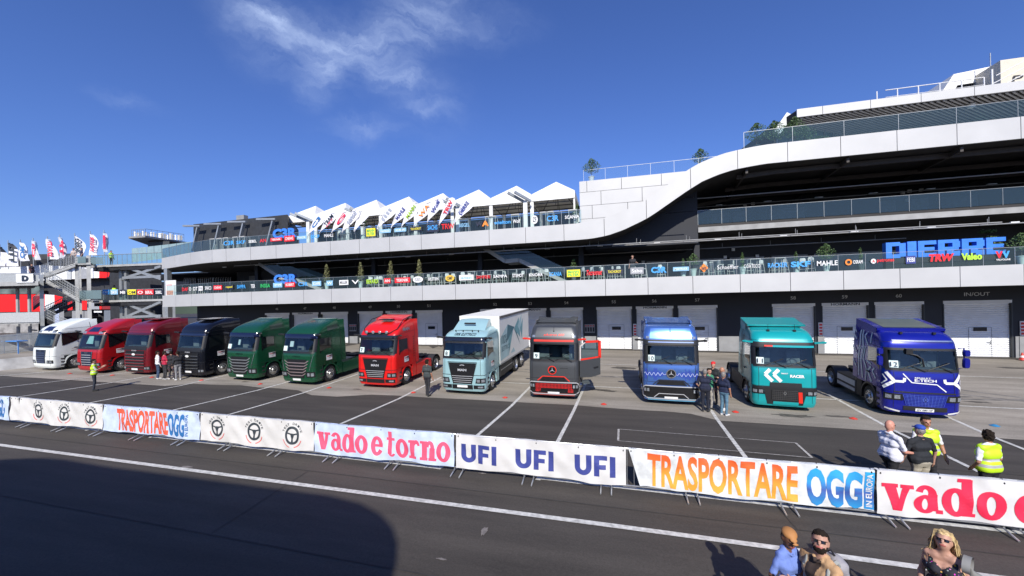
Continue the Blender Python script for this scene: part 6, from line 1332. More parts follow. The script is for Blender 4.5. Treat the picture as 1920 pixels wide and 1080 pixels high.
for a in [(893, 919, 'SAMPIERI', None, 'redb', .25), (925, 951, 'SAMPA', None, 'wh', .22), (961, 982, 'STEMOT', None, 'wh', .25), (992, 1018, 'KNORR', None, 'wh', .22), (1030, 1053, 'SCANIA', None, 'lb', .30)]: sticker(a[0], a[1], 1, a[2], a[3], a[4], a[5])
sticker(1063, 1088, 1, 'MANN', 'yel', 'grn', .52, txt2='FILTER', bold=.03); sticker(1098, 1128, 1, 'Tecnomet', None, 'redb', .38, slant=.2, bold=.03); sticker(1137, 1168, 1, 'TACHOROT', 'dk', 'yel', .34, bold=.02); sticker(1182, 1207, 1, 'Sabo', 'gy', 'wh', .46); sticker(1221, 1250, 1, 'C3R', None, 'lb', .42, bold=.05)
sticker(1262, 1292, 1, 'MAXTRUCK', 'pb', 'wh', .28); sticker(1312, 1328, 1, 'iwis', 'org', 'dk', .6, shape='diamond'); sticker(1345, 1385, 1, 'Schaeffler', None, 'wh', .26, bold=0); sticker(1395, 1426, 1, 'CORTECO', None, 'wh', .24, bold=0); sticker(1440, 1477, 1, 'RACKER', None, 'lb', .30); sticker(1483, 1520, 1, 'SKF', None, 'lb', .36, bold=.04)
sticker(1532, 1571, 1, 'MAHLE', None, 'wh', .30); sticker(1585, 1598, 1, 'O', None, 'org', .38, bold=.05); sticker(1600, 1618, 1, 'OSRAM', None, 'wh', .22); sticker(1633, 1643, 1, 'A', 'wh', 'redb', .3, shape='oval'); sticker(1645, 1677, 1, 'petronas', None, 'redb', .24); sticker(1699, 1717, 1, 'FEBI', 'navy', 'wh', .46); sticker(1740, 1787, 1, 'TRW', None, 'redb', .44, bold=.06, slant=.15, zc=.55); sticker(1803, 1842, 1, 'Valeo', None, 'lg', .40, bold=.05, zc=.55)
sticker(1867, 1881, 1, 'V', None, 'redb', .40, zc=.58, bold=.06); sticker(1880, 1894, 1, 'V', None, 'lb', .40, zc=.58, bold=.06); sticker(1868, 1895, 1, 'VALVOLINE', None, 'wh', .10, zc=.30)
for a in [(419, 439, 'C3R', None, 'lb', .4), (443, 460, 'SKF', None, 'lb', .3), (466, 481, 'SEBEL', None, 'wh', .26), (487, 499, 'AN', None, 'redb', .3), (507, 529, 'TEKNIK', 'redb', 'wh', .3), (533, 552, 'CNEWS', 'redb', 'wh', .5), (557, 575, 'MAXTR', 'pb', 'wh', .3), (582, 600, 'SKF', None, 'lb', .28), (608, 625, 'MAHLE', None, 'wh', .26), (712, 733, 'MAXTRUCK', 'pb', 'wh', .3), (740, 762, 'SCARPE', 'pb', 'wh', .3), (768, 792, 'TACHOROT', 'dk', 'yel', .34), (800, 823, 'SACHS', 'dk', 'lb', .7), (828, 852, 'TRW', None, 'redb', .42), (861, 881, 'SIEGEL', None, 'pb', .28), (927, 958, 'wielton', None, 'lb', .28), (962, 976, 'Wolf', None, 'wh', .28), (1026, 1048, 'C3R', None, 'lb', .42), (1060, 1087, 'SCANIA', None, 'wh', .24)]: sticker(a[0], a[1], 2, a[2], a[3], a[4], a[5])
sticker(687, 704, 2, 'MANN', 'yel', 'grn', .66, txt2='FILTER', bold=.03); sticker(892, 906, 2, 'W', None, 'dk', .38, bold=.05); sticker(904, 917, 2, 'A', None, 'org', .42, bold=.05); sticker(997, 1009, 2, 'ZF', 'wh', 'dk', .62, shape='oval')
# big free-standing letters
BLK = {'D': [(0, .30, 0, 1), (.30, .72, .76, 1), (.30, .72, 0, .24), (.68, 1, .08, .92)], 'I': [(0, 1, 0, 1)], 'E': [(0, .34, 0, 1), (.34, 1, .76, 1), (.34, .9, .40, .60), (.34, 1, 0, .24)], 'R': [(0, .30, 0, 1), (.30, .94, .80, 1), (.66, 1, .52, .88), (.30, .94, .36, .56), (.40, .72, .12, .40), (.62, 1.0, 0, .30)]}
def giant_word(px0, px1, pyT0, pyT1, hh, lab, Yl):
    a = atY(px0, pyT0, Yl); c = atY(px1, pyT1, Yl); w = c.x - a.x; z1 = (a.z + c.z) / 2; z0 = z1 - hh; root = empty('letter_sign', ((a.x + c.x) / 2, Yl, Z1t), label=lab, cat='sign'); ws = dict(D=1.12, I=.5, E=1.0, R=1.18); word = 'DIERRE'; tot = sum(ws[q] for q in word) + .09 * 5; k = w / tot; x = -w / 2
    for q in word:
        b = MB(); W_ = ws[q] * k
        for n_, (u0, u1, v0, v1) in enumerate(BLK[q]): e_ = .002 * n_; b.bb((x + u0 * W_, e_, z0 - Z1t + v0 * hh), (x + u1 * W_, .34 - e_, z0 - Z1t + v1 * hh), 0)
        o = b.build('letter', mat('letter_blue', (.05, .22, .78), .35, coat=.3), root); x += W_ + .09 * k
    b = MB(); b.bb((-w / 2, .04, 0), (w / 2, .32, z0 - Z1t)); b.build('plinth', M_BLK, root)
def block_letters(px0, px1, pyT, pyB, lvl, s, lab, Yl, dep=.25, sub=None):
    z0 = Z1t if lvl == 1 else Z2t; a = atY(px0, (pyT + pyB) / 2, Yl); c = atY(px1, (pyT + pyB) / 2, Yl); zt = atY((px0 + px1) / 2, pyT, Yl).z; zb = atY((px0 + px1) / 2, pyB, Yl).z; w = c.x - a.x
    root = empty('letter_sign', ((a.x + c.x) / 2, Yl, z0), label=lab, cat='sign'); V, Fs, ar = text2d(s, .055); b = MB()
    fr = [(-w / 2 + x * w, 0, zb - z0 + y * (zt - zb)) for x, y in V]; b.add(fr, Fs); 
    ed = {}
    for f in Fs:
        for k in range(len(f)): e = (f[k], f[(k + 1) % len(f)]); ed[e] = 1
    bk = [(p[0], dep, p[2]) for p in fr]; b.add(bk, Fs, 1)
    for e in ed:
        if (e[1], e[0]) not in ed: b.add([fr[e[0]], fr[e[1]], bk[e[1]], bk[e[0]]], [(0, 1, 2, 3)], 1)
    b.build('letters', [mat('letter_blue', (.05, .22, .78), .35, coat=.3), mat('letter_side_navy', (.01, .02, .12), .4)], root, fixn=False)
    b = MB(); b.bb((-w / 2, .02, 0), (w / 2, .30, zb - z0)); b.build('plinth', M_BLK, root)
giant_word(1661, 1886, 455, 444, .98, 'giant blue block letters standing behind the first floor glass on the right', 29.2)
block_letters(513, 557, 514, 532, 1, 'C3R', 'big blue rounded letters on the first floor above red and blue stickers', 29.0)
block_letters(511, 556, 428, 446, 2, 'C3R', 'big blue rounded letters on the upper terrace beside the dark pavilion', 29.0)
# ---- tall white poster at the left end of the first floor
p = atd(322, 537, 41.0); r0 = empty('roll_up_poster', (p.x, p.y - .1, Z1t), label='tall white poster with red print at the left end of the first floor', cat='poster'); b = MB(); b.bb((-.72, 0, -.25), (.72, .05, 1.62)); b.build('panel', M_WHITE, r0)
b = MB(); b.bb((-.6, -.006, .1), (.35, -.001, .55)); b.build('photo_print', mat('poster_salmon', (.65, .30, .22), .5, var=.5, vs=5), r0); b = MB(); put_text(b, 'BARRIERE', lambda u, v: (-.6 + u, -.006, 1.1 + v), .8, .1); b.build('lettering', M_TRIMR, r0)

# ================================================================ STOOLS AND TABLES ON THE TERRACES
M_WIRE = mat('stool_white', (.62, .62, .60), .5)
def stool():
    r0 = empty('bar_stool', (0, 0, 0)); b = MB(); b.box((0, 0, .74), (.36, .36, .03)); b.build('seat', M_WIRE, r0)
    for sx in (-1, 1):
        for sy in (-1, 1): b = MB(); b.tube([(sx * .22, sy * .22, 0), (sx * .15, sy * .15, .74)], .014, 5); b.build('leg', M_WIRE, r0)
    b = MB(); P = [[(.17 * math.sin(a) * k, .16 + .04 * (1 - math.cos(a)) * -1, z) for a in np.linspace(-1.2, 1.2, 7)] for z, k in ((.78, 1), (.92, 1.05), (1.02, .8))]; b.grid(P, 0, True); b.build('backrest', M_WIRE, r0)
    b = MB(); b.tube([(-.19, -.19, .28), (.19, -.19, .28), (.19, .19, .28), (-.19, .19, .28), (-.19, -.19, .28)], .010, 4, caps=False); b.build('foot_rest', M_WIRE, r0); return r0
def table(h=1.05):
    r0 = empty('standing_table', (0, 0, 0)); b = MB(); b.box((0, 0, h), (.62, .62, .035)); b.build('table_top', M_WIRE, r0)
    for sx in (-1, 1):
        for sy in (-1, 1): b = MB(); b.tube([(sx * .28, sy * .28, 0), (sx * .28, sy * .28, h)], .016, 5); b.build('leg', M_WIRE, r0)
    return r0
st0, tb0 = stool(), table(); chm = {}
for c in bpy.data.objects:
    if c.parent: chm.setdefault(c.parent.name, []).append(c)
rn = random.Random(3); first = True; firstT = True
L1x = [694, 706, 714, 723, 744, 757, 771, 802, 812, 826, 838, 850, 868, 879, 896, 908, 918, 931, 944, 966, 979, 997, 1011, 1026, 1096, 1112, 1128, 1146, 1161, 1190, 1208, 1240, 1320, 1334, 1350, 1372, 1405, 1425, 1452, 1470, 1505, 1520]
for i, px in enumerate(L1x):
    yy = 28.9 + rn.uniform(0, 1.5); p = atY(px, 520, yy); o = st0 if first else copy_tree(st0, None, chm); first = False; o.location = (p.x, yy, Z1t); o.rotation_euler = (0, 0, rn.uniform(-3, 3)); tag(o, 'white wire bar stool behind the first floor glass', 'stool', 'bar stools on the first floor')
for i, px in enumerate([700, 762, 820, 886, 938, 1004, 1120, 1180, 1340, 1414, 1460]):
    yy = 29.6; p = atY(px, 520, yy); o = tb0 if firstT else copy_tree(tb0, None, chm); firstT = False; o.location = (p.x, yy, Z1t); tag(o, 'white standing table among the stools behind the first floor glass', 'table', 'standing tables on the first floor')
for i, px in enumerate([403, 416, 428, 446, 459, 632, 870, 919, 925, 968, 1022, 1032, 1075]):
    yy = 29.4; p = atY(px, 440, yy); o = copy_tree(tb0, None, chm); o.location = (p.x, yy, Z2t); o.scale = (1, 1, 1.15); tag(o, 'white standing table behind the upper terrace glass', 'table', 'standing tables on the upper terrace')
for i, px in enumerate([638, 646, 654, 692, 700, 714, 726, 744, 752, 770, 778, 786]):
    yy = 29.0 + rn.uniform(0, .6); p = atY(px, 440, yy); o = copy_tree(st0, None, chm); o.location = (p.x, yy, Z2t); o.rotation_euler = (0, 0, rn.uniform(-3, 3)); tag(o, 'white chair behind the upper terrace glass below the flags', 'stool', 'chairs on the upper terrace')

# ================================================================ STAND BEHIND THE CAMERA (roof casts the round-cornered shadow, added wall deepens it)
sh = [(-160, 880), (0, 871), (52, 869.5), (91, 873), (181, 888.6), (259, 899), (389, 917), (480, 930), (600, 946), (660, 962), (700, 985), (722, 1012), (731, 1045), (728, 1085), (715, 1130)]
HS = 9.0; poly = []
for px, py in sh:
    g_ = atg(px, py); t = (HS - g_.z) / -SUN.z; poly.append((g_.x - SUN.x * t, g_.y - SUN.y * t, HS))
x_l = poly[0][0] - 20; poly = [(x_l, poly[0][1] - .5, HS)] + poly + [(poly[-1][0] - .5, -26, HS), (x_l, -26, HS)]
gs = empty('grandstand_roof', (poly[0][0] + 10, -20, 0), label='large round-cornered roof on posts behind the camera', cat='roof')
b = MB(); b.prism(poly, (0, 0, .3)); b.build('roof_plate', M_WHITE, gs, world=True)
front = [(x, y - 1.2) for x, y, z in poly[2:-3]]
b = MB(); b.grid([[(x, y, -1), (x, y, HS - .02)] for x, y in front], 0, False); b.grid([[(x, y - .2, -1), (x, y - .2, HS - .02)] for x, y in front], 0, False); b.build('sky_block_wall', mat('sky_block_dark', (.05, .055, .06), .7), gs, world=True)  # unseen dark wall, added to block skylight and darken the shadow area
for x, y in [(-28, -16), (-16, -16), (-6, -16), (-28, -24), (-6, -24)]: b = MB(); b.bb((x - .2, y - .2, -1), (x + .2, y + .2, HS)); b.build('post', M_STEEL, gs, world=True)
print('p3 ok')
# ================================================================ LEFT END: BRIDGE DECKS, STAIR TOWER, RED PAVILION, FLAGS, FENCE
M_CONCR = mat('concrete_grey', (.34, .345, .34), .8, var=.15, vs=2); M_PILD = mat('dark_pillar', (.05, .055, .06), .6); M_REDF = mat('facade_red', (.80, .012, .010), .45, var=.03); M_WHF = mat('facade_white', (.76, .77, .77), .5, var=.03); M_GRF = mat('facade_grey', (.33, .34, .36), .5)
G_FR = glassmat('frosted_rail', (.66, .72, .74), .5, .3); M_RAILG = mat('rail_grey', (.30, .32, .33), .5, .4)
def W(px, py, d): return atd(px, py, d)
def pbox(mb, px0, py0, px1, py1, d, th, mi=0):
    """upright slab seen between two picture corners at distance d, th deep"""
    a, c = W(px0, py0, d), W(px1, py1, d); k = Vector((a.x + c.x, a.y + c.y, 0)).normalized() * th
    q = [Vector((a.x, a.y, c.z)), Vector((c.x, c.y, c.z)), Vector((c.x, c.y, a.z)), Vector((a.x, a.y, a.z))]; mb.prism(q, k, mi)
def gp(px, d): p = W(px, 600, d); return gz(p.x, p.y)
# --- bridge with two decks and crossed braces
br = empty('footbridge', (W(250, 600, 43).x, W(250, 600, 43).y, gp(250, 43)), label='grey steel footbridge with two decks and crossed braces beside the left end of the building', cat='bridge')
def deck(pa, pb, dA, dB, zA, th, dep):
    a = W(pa, 500, dA); c = W(pb, 500, dB); k = Vector((-.25, .97, 0)) * dep; b = MB(); q = [Vector((a.x, a.y, zA)), Vector((c.x, c.y, zA)), Vector((c.x, c.y, zA + th)), Vector((a.x, a.y, zA + th))]; b.prism(q, k); return b, a, c
z_up = W(250, 494, 43).z; z_lo = W(250, 560, 43).z
for zz, nm in ((z_up, 0), (z_lo, 1)):
    b, a, c = deck(168, 304, 43, 41.8, zz - .35, .22, 4.5); b.build('deck', M_CONCR, br, world=True)
    b, a, c = deck(175, 304, 43.1, 41.9, zz - .75, .36, 4.2); b.build('deck_girder', M_CHS, br, world=True)
    g_ = MB(); n = 14
    for i in range(n): 
        p, q = a.lerp(c, i / n), a.lerp(c, (i + .96) / n); g_.add([(p.x, p.y, zz - .12), (q.x, q.y, zz - .12), (q.x, q.y, zz + .95), (p.x, p.y, zz + .95)], [(0, 1, 2, 3)])
    g_.build('rail_glass', G_RAIL, br, world=True, fixn=False)
    b = MB(); b.tube([(a.x, a.y, zz + .98), (c.x, c.y, zz + .98)], .035, 6)
    for i in range(n + 1): p = a.lerp(c, i / n); b.tube([(p.x, p.y, zz - .1), (p.x, p.y, zz + .98)], .022, 5)
    b.build('handrail', M_RAILG, br, world=True)
for (ya, yb) in ((499, 523), (566, 597)):
    for d0, d1 in (((231, ya), (303, yb)), ((231, yb), (303, ya)), ((231, yb - 2), (303, yb - 5))):
        b = MB(); b.bar(W(d0[0], d0[1], 42.9), W(d1[0], d1[1], 42.0), .22, .26); b.build('cross_brace', M_STEEL, br, world=True)
for px, y0 in ((227, 500), (236, 505)):
    b = MB(); p = W(px, 600, 43); b.bb((p.x - .2, p.y, gp(px, 43) - .3), (p.x + .2, p.y + .3, z_up - .7)); b.build('column', M_STEEL, br, world=True)
# dark recess behind the bridge
b = MB(); pbox(b, 205, 505, 306, 655, 50, 4); rc_ = b.build('dark_recess_building', M_NAVY); rc_.data.materials.clear(); rc_.data.materials.append(mat('recess_dark', (.02, .022, .028), .8, var=.3)); tag(rc_, 'unlit dark hall behind the steel footbridge', 'building')
# signs along the lower deck rail
for px0, px1, m, t in ((192, 205, 'lb', 'CW'), (207, 221, 'pb', 'SKF'), (224, 236, 'dk', 'MB'), (239, 255, 'yel', 'OM'), (257, 269, 'redb', 'O'), (271, 288, 'redb', 'BERAL'), (290, 305, 'dk', 'SEBEL')):
    d = 43 - (px0 - 170) / 130 * 1.2 - .12; b = MB(); pbox(b, px0, 543, px1, 552, d, .03); s = b.build('sign_panel', FM[m], br, world=True)
    a = W(px0, 551, d - .02); c = W(px1, 551, d - .02); u_ = (c - a); u_.z = 0; t_ = MB(); w_ = u_.length; un = u_.normalized(); put_text(t_, t, lambda u, v: Vector((a.x, a.y, a.z)) + un * (u + w_ * .1) + Vector((0, 0, v)), w_ * .8, .32, bold=.02); o = t_.build('lettering', FM['wh'] if m != 'yel' else FM['dk'], None); o.parent = s; o.location = -br.location
# --- stair tower
stw = empty('stair_tower', (W(110, 600, 41).x, W(110, 600, 41).y, gp(110, 41)), label='grey zigzag stair tower with the letter D on its landing, behind the white truck', cat='stairs')
for px0, px1, y0, d in ((73.5, 81.5, 515, 40), (139.5, 147, 481, 41), (161.5, 169.5, 479, 41), (148, 152, 500, 45)):
    a = W(px0, y0, d); c = W(px1, y0, d); z0 = gz(a.x, a.y) - .3; b = MB(); k = Vector((a.x, a.y, 0)).normalized() * .45; b.prism([Vector((a.x, a.y, z0)), Vector((c.x, c.y, z0)), Vector((c.x, c.y, a.z)), Vector((a.x, a.y, a.z))], k); b.build('column', M_CONCR if px1 > 82 else M_STEEL, stw, world=True)
def stair(pA, pB, d, mat_=M_CONCR, wdt=1.6):
    """flight with its underside, treads and railing, from picture point A up to B"""
    A, B = W(*pA, d), W(*pB, d); k = Vector((A.x + B.x, A.y + B.y, 0)).normalized() * wdt; b = MB(); n = 13
    b.prism([A, B, B + Vector((0, 0, -.42)), A + Vector((0, 0, -.42))], k * .06); b.prism([A + k * .94, B + k * .94, B + k * .94 + Vector((0, 0, -.42)), A + k * .94 + Vector((0, 0, -.42))], k * .06)
    for i in range(n):
        p = A.lerp(B, (i + .5) / n); q = (B - A) / n; b.prism([p - q * .5 + Vector((0, 0, q.z * .5 - .1)), p + q * .5 + Vector((0, 0, -q.z * .5 - .1)), p + q * .5 + Vector((0, 0, -q.z * .5 - .16)), p - q * .5 + Vector((0, 0, q.z * .5 - .16))], k)
    b.prism([A + Vector((0, 0, -.34)), B + Vector((0, 0, -.34)), B + Vector((0, 0, -.40)), A + Vector((0, 0, -.40))], k); b.build('stair_flight', mat_, stw, world=True)
    for kk in (0, 1):
        r_ = MB(); o = k * kk
        for hgt in (1.0, .7, .4, .15): r_.tube([A + o + Vector((0, 0, hgt)), B + o + Vector((0, 0, hgt))], .022 if hgt == 1.0 else .012, 5)
        for i in range(22): p = A.lerp(B, i / 21) + o; r_.tube([p, p + Vector((0, 0, 1.0))], .012, 4, caps=False)
        r_.build('railing', M_RAILG, stw, world=True)
stair((76, 516), (141, 493), 40.6); stair((83, 521), (149, 560), 40.2); stair((148, 562), (82, 593), 41.6, M_CHS); stair((83, 596), (128, 618), 40.2, M_CHS); stair((62, 575), (82, 560), 42, M_CHS)
b = MB(); pbox(b, 139, 493, 170, 496, 40.8, 2); pbox(b, 148, 560, 170, 563, 40.8, 2); b.build('landing', M_CONCR, stw, world=True)
for q_ in ((145, 481, 161, 493, 40.75, .05), (148, 545, 190, 560, 40.75, .04), (168, 483, 194, 495, 41, .04)): b = MB(); pbox(b, *q_); b.build('landing_panel', G_FR, stw, world=True)
# platform with the letter
pf = empty('raised_platform', (W(20, 600, 38).x, W(20, 600, 38).y, gp(20, 38)), label='raised concrete platform with a white box carrying the letter D', cat='platform')
b = MB(); pbox(b, -60, 530, 72, 535, 38.2, 3.2); b.build('platform_slab', M_CONCR, pf, world=True); b = MB(); pbox(b, -60, 535, 66, 538.5, 38.6, 2.6); b.build('slab_edge', M_CHS, pf, world=True)
b = MB(); pbox(b, -60, 515, 30, 529.5, 38.3, .06); pbox(b, 63, 515, 73, 529.5, 38.3, .06); b.build('railing_panel', mat('mesh_panel', (.34, .36, .37), .6, var=.2, vs=20), pf, world=True)
b = MB(); pbox(b, 30.5, 514, 62.5, 529.5, 38.1, .3); bx_2 = b.build('letter_box', M_WHF, pf, world=True)
a = W(40.5, 527.5, 38.05); c = W(53, 527.5, 38.05); un = (c - a).normalized(); b = MB(); put_text(b, 'D', lambda u, v: a + un * u + Vector((0, 0, v)), (c - a).length, .58, bold=.07); o = b.build('lettering', M_INK, None); o.parent = bx_2; o.location = -pf.location
b = MB(); a = W(-60, 513, 38.3); c = W(74, 513, 38.3); b.tube([a, c], .03, 5); b.build('handrail', M_RAILG, pf, world=True)
for px in (32, 54):
    p = W(px, 600, 40); b = MB(); b.bb((p.x - .15, p.y, gz(p.x, p.y) - .3), (p.x + .15, p.y + .15, W(px, 538, 40).z)); b.build('column', M_CONCR, pf, world=True)
b = MB(); pbox(b, -60, 588, 74, 604, 37.5, .06); b.build('lower_railing', mat('pale_mesh', (.42, .43, .43), .6, var=.3, vs=30), pf, world=True)
b = MB(); pbox(b, -60, 603.5, 74, 606.5, 37.6, 2.5); b.build('lower_slab', M_CONCR, pf, world=True)
# --- red, white and grey pavilion behind
pv = empty('red_white_pavilion', (W(80, 600, 62).x, W(80, 600, 62).y, gp(80, 62)), label='long pavilion with a white upper band and a red lower band behind the stair tower', cat='building')
def vband(nm, pts, d, th, m):
    b = MB(); P = [W(x, y, d) for x, y in pts]; b.prism(P, Vector((P[0].x, P[0].y, 0)).normalized() * th); return b.build(nm, m, pv, world=True)
vband('dark_core', [(-80, 500), (216, 500), (216, 640), (-80, 640)], 64, 6, mat('pavilion_dark', (.03, .032, .038), .6, var=.3))
vband('roof', [(-80, 492), (40, 490), (95, 484), (180, 482), (180, 500), (-80, 502)], 63.4, 7, mat('roof_black', (.02, .02, .022), .6))
vband('upper_band', [(-80, 504), (40, 500), (80, 497), (186, 503), (186, 521), (120, 524), (-80, 534)], 62.4, 1.5, M_WHF)
vband('grey_stripe', [(151, 503.2), (166, 504), (166, 522), (151, 523)], 62.3, .05, M_GRF); vband('grey_stripe', [(125, 502), (133, 502), (133, 524), (125, 524)], 62.3, .05, mat('facade_pale_grey', (.5, .52, .53), .5))
vband('red_corner', [(186, 503), (209, 504), (203, 521), (186, 521)], 62.3, 1.5, M_REDF); vband('wine_corner', [(209, 504), (216, 504.5), (214, 520), (203, 521)], 62.4, 1.5, mat('facade_wine', (.25, .02, .02), .5))
vband('window_strip', [(-80, 537), (75, 537), (75, 551), (-80, 551)], 62.9, .3, mat('strip_window', (.10, .13, .12), .2, var=.7, vs=.6))
vband('red_band', [(-80, 552), (84, 552), (84, 584), (-80, 586)], 62.4, 1.2, M_REDF); vband('white_panel', [(84, 552), (102, 553), (102, 572), (84, 583)], 62.4, 1.2, M_WHF); vband('red_panel', [(102, 553), (118, 557), (116, 566), (102, 572)], 62.35, 1.2, M_REDF)
vband('red_panel', [(127, 567), (136, 564), (136, 581), (127, 582)], 62.4, 1, M_REDF); vband('red_panel', [(150, 564), (163, 564), (163, 581), (150, 581)], 62.4, 1, M_REDF); vband('grey_panel', [(170, 563), (186, 563), (186, 580), (170, 580)], 62.3, 1, M_GRF); vband('red_panel', [(185, 564), (190.5, 563), (190.5, 580), (187, 580)], 62.35, 1, M_REDF); vband('wine_panel', [(191, 569), (217, 569), (217, 580), (191, 580)], 62.4, 1, mat('facade_wine', (.25, .02, .02), .5))
for px0, px1 in ((100, 120), (135, 157), (158, 170)): vband('shutter', [(px0, 583), (px1, 583), (px1, 606), (px0, 606)], 62.3, .5, M_GREYW)
vband('shutter', [(195, 582), (222, 582), (222, 606), (195, 606)], 62.2, .5, mat('shutter_slate', (.16, .18, .21), .5)); vband('shutter_head', [(176, 583), (191, 583), (191, 586), (176, 586)], 62.2, .5, M_WHF)
vband('wall_foot', [(-80, 586), (72, 586), (72, 640), (-80, 640)], 62.6, .5, mat('stone_grey', (.28, .27, .26), .8, var=.4, vs=1.5))
vband('blue_sign', [(103, 580), (110, 578), (112, 612), (103, 612)], 50, .1, mat('pale_blue_sign', (.45, .52, .72), .5))
# --- flags on poles behind the pavilion front
def pole_flag(x0, x1, yt, yb, labs, cm, i, top=None, txt=None, tm=None, taper=0.):
    d = 60; a = W(x0, yt, d); zb = W(x0, 505, d).z; root = empty('flag', (a.x, a.y, zb), label=labs, cat='flag', group='tall flags on poles at the left'); o = root.location.copy()
    b = MB(); b.tube([(0, 0, 0), (0, 0, a.z - zb + .3)], .05, 6); b.build('pole', M_STEEL, root)
    w = (W(x1, yt, d) - a).length; H = a.z - W(x0, yb, d).z; un = Vector((RT[0], RT[1], 0)); P = []
    for j in range(13):
        t = j / 12; ww = w * (math.sin(min(1, .15 + t * 1.4) * math.pi / 2)) * (1 - taper * t); P.append([un * (ww * q / 6) + Vector((0, 0, a.z - zb - .05 - H * t - .25 * (q / 6) * (1 - t) * .8)) + Vector((0, .22 * math.sin(q * 1.1 + t * 4 + i), 0)) for q in range(7)])
    mats = [cm, top or cm]; b = MB(); b.grid(P[:4], 1, True); b.grid(P[3:], 0, True); cl = b.build('flag_cloth', mats, root)
    if txt:
        b = MB(); V, Fs, ar = text2d(txt, .04); b.add([un * (w * (.28 + .5 * y)) + Vector((0, -.32, a.z - zb - .1 - H * (.15 + .7 * (1 - x)))) for x, y in V], Fs); b.build('lettering', tm, cl)
FB = mat('flag_navy_black', (.015, .02, .035), .6); FW_ = FM['w']
for i, a in enumerate([(0, 12, 462, 499, 'white flag with black top, leftmost, cut by the picture edge', FW_, FB), (15, 37, 454, 499, 'white flag with navy black top, second from the left edge', FW_, FB, 'TTL', M_GREYP), (38, 55, 453, 489, 'white flag with faint blue print, third from the left edge', FW_, None, 'OK', M_BLU), (62, 73, 450, 487, 'narrow white flag with red print between two white ones', FW_, None, 'CB', M_REDP), (89, 106, 447, 486, 'white flag with large red upright letters, left of two leaning ones', FW_, None, 'SPARTI', M_REDP), (112, 127, 444, 484, 'white flag with red top print flying out to the right, tapered', FW_, None, 'TP', M_REDP, .6),
                       (140, 158, 441, 478, 'white flag with grey round prints above the stair landing', FW_, None, 'SOSO', M_GREYP), (169, 184, 437, 478, 'white flag with red and blue upright letters right of the stair landing', FW_, None, 'YOUTR', M_REDP), (195, 204, 435, 472, 'narrow red edged flag, rightmost of the tall flags', FW_, None, 'I', M_REDP, .2)]): pole_flag(a[0], a[1], a[2], a[3], a[4], a[5], i, *(a[6:]))
# dark shapes beyond: stand roof and low hall
b = MB(); pbox(b, -80, 480, 60, 500, 95, 8); pbox(b, 55, 477, 140, 498, 95, 8); o = b.build('far_hall', mat('far_hall_dark', (.05, .055, .06), .8, var=.3, vs=.5)); tag(o, 'low dark hall roof beyond the flags', 'building')
b = MB(); pbox(b, -80, 560, 330, 640, 140, 20); o = b.build('far_hall', mat('far_grey', (.2, .21, .22), .9, var=.3, vs=.1)); tag(o, 'distant grey hall seen through the stair tower', 'building')
# --- observation tower with glass rail
ot = empty('observation_tower', (W(290, 600, 48).x, W(290, 600, 48).y, gp(290, 48)), label='small tower with a flat overhanging platform full of pale equipment, left of the dark pavilion', cat='tower')
b = MB(); a, c = W(241, 447, 47), W(272, 444.5, 46.5); c2, c3 = W(355, 454.5, 52), W(300, 452, 56)
b.prism([Vector((a.x, a.y, a.z)), Vector((c.x, c.y, a.z)), Vector((c2.x, c2.y, a.z)), Vector((c3.x, c3.y, a.z))], (0, 0, .22)); b.build('platform', M_GREYW, ot, world=True)
b = MB(); pbox(b, 277, 453, 318, 475, 48.6, 2.5); b.build('tower_core', M_PILD, ot, world=True)
b = MB(); rn = random.Random(9)
for i in range(18):
    px = 251 + i * 5.1; h_ = rn.uniform(8, 13); pbox(b, px, 444.5 + i * .35 - h_, px + rn.uniform(2.5, 4.8), 444.5 + i * .35, 47.8 + .1 * i, .4, i % 3)
b.build('roof_equipment', [M_WHITE, mat('equip_beige', (.5, .47, .4), .6), M_GREYW], ot, world=True)
b = MB(); a, c, e = W(247, 446, 47.1), W(273, 444, 46.8), W(345, 453, 51.5)
for p, q in ((a, c), (c, e)):
    b.tube([p + Vector((0, 0, .95)), q + Vector((0, 0, .95))], .025, 5); b.tube([p + Vector((0, 0, .5)), q + Vector((0, 0, .5))], .018, 5)
    for i in range(8): r_ = p.lerp(q, i / 7); b.tube([r_, r_ + Vector((0, 0, .95))], .02, 5)
b.build('railing', M_RAILG, ot, world=True)
b = MB()
for i in range(8):
    px0 = 247 + i * 14; g0 = W(px0, 466 - i * 1.6, 45.5 - i * .5); g1 = W(px0 + 13.4, 466 - (i + 1) * 1.6, 45.5 - (i + .96) * .5); zb = W(px0, 492 - i * 1.8, 45.5 - i * .5).z
    b.add([Vector((g0.x, g0.y, zb)), Vector((g1.x, g1.y, zb)), g1, g0], [(0, 1, 2, 3)])
b.build('terrace_glass', mat('pale_teal_pane', (.28, .38, .38), .15, var=.1), ot, world=True, fixn=False)
# --- steel fence and low white wall at the left
fn_ = empty('steel_fence', (W(35, 660, 29).x, W(35, 660, 29).y, gp(35, 29)), label='upright bar steel fence left of the white truck', cat='fence')
b = MB(); A = atg(-30, 667); B = atg(79, 656)
for i in range(62): p = A.lerp(B, i / 61); b.tube([(p.x, p.y, gz(p.x, p.y)), (p.x, p.y, gz(p.x, p.y) + 1.75)], .022, 4, caps=False)
b.build('bars', M_STEEL, fn_, world=True)
for hh in (.2, 1.6): b = MB(); b.tube([(A.x, A.y, gz(A.x, A.y) + hh), (B.x, B.y, gz(B.x, B.y) + hh)], .03, 5); b.build('rail', M_STEEL, fn_, world=True)
b = MB(); A = atg(-40, 699); B = atg(75, 687.5); n = 16; P = [[A.lerp(B, i / n) + Vector((0, .0, z)) + Vector((0, .02 * math.sin(i * 2.1 + z * 5), 0)) for z in (0, .25, .55, .82)] for i in range(n + 1)]
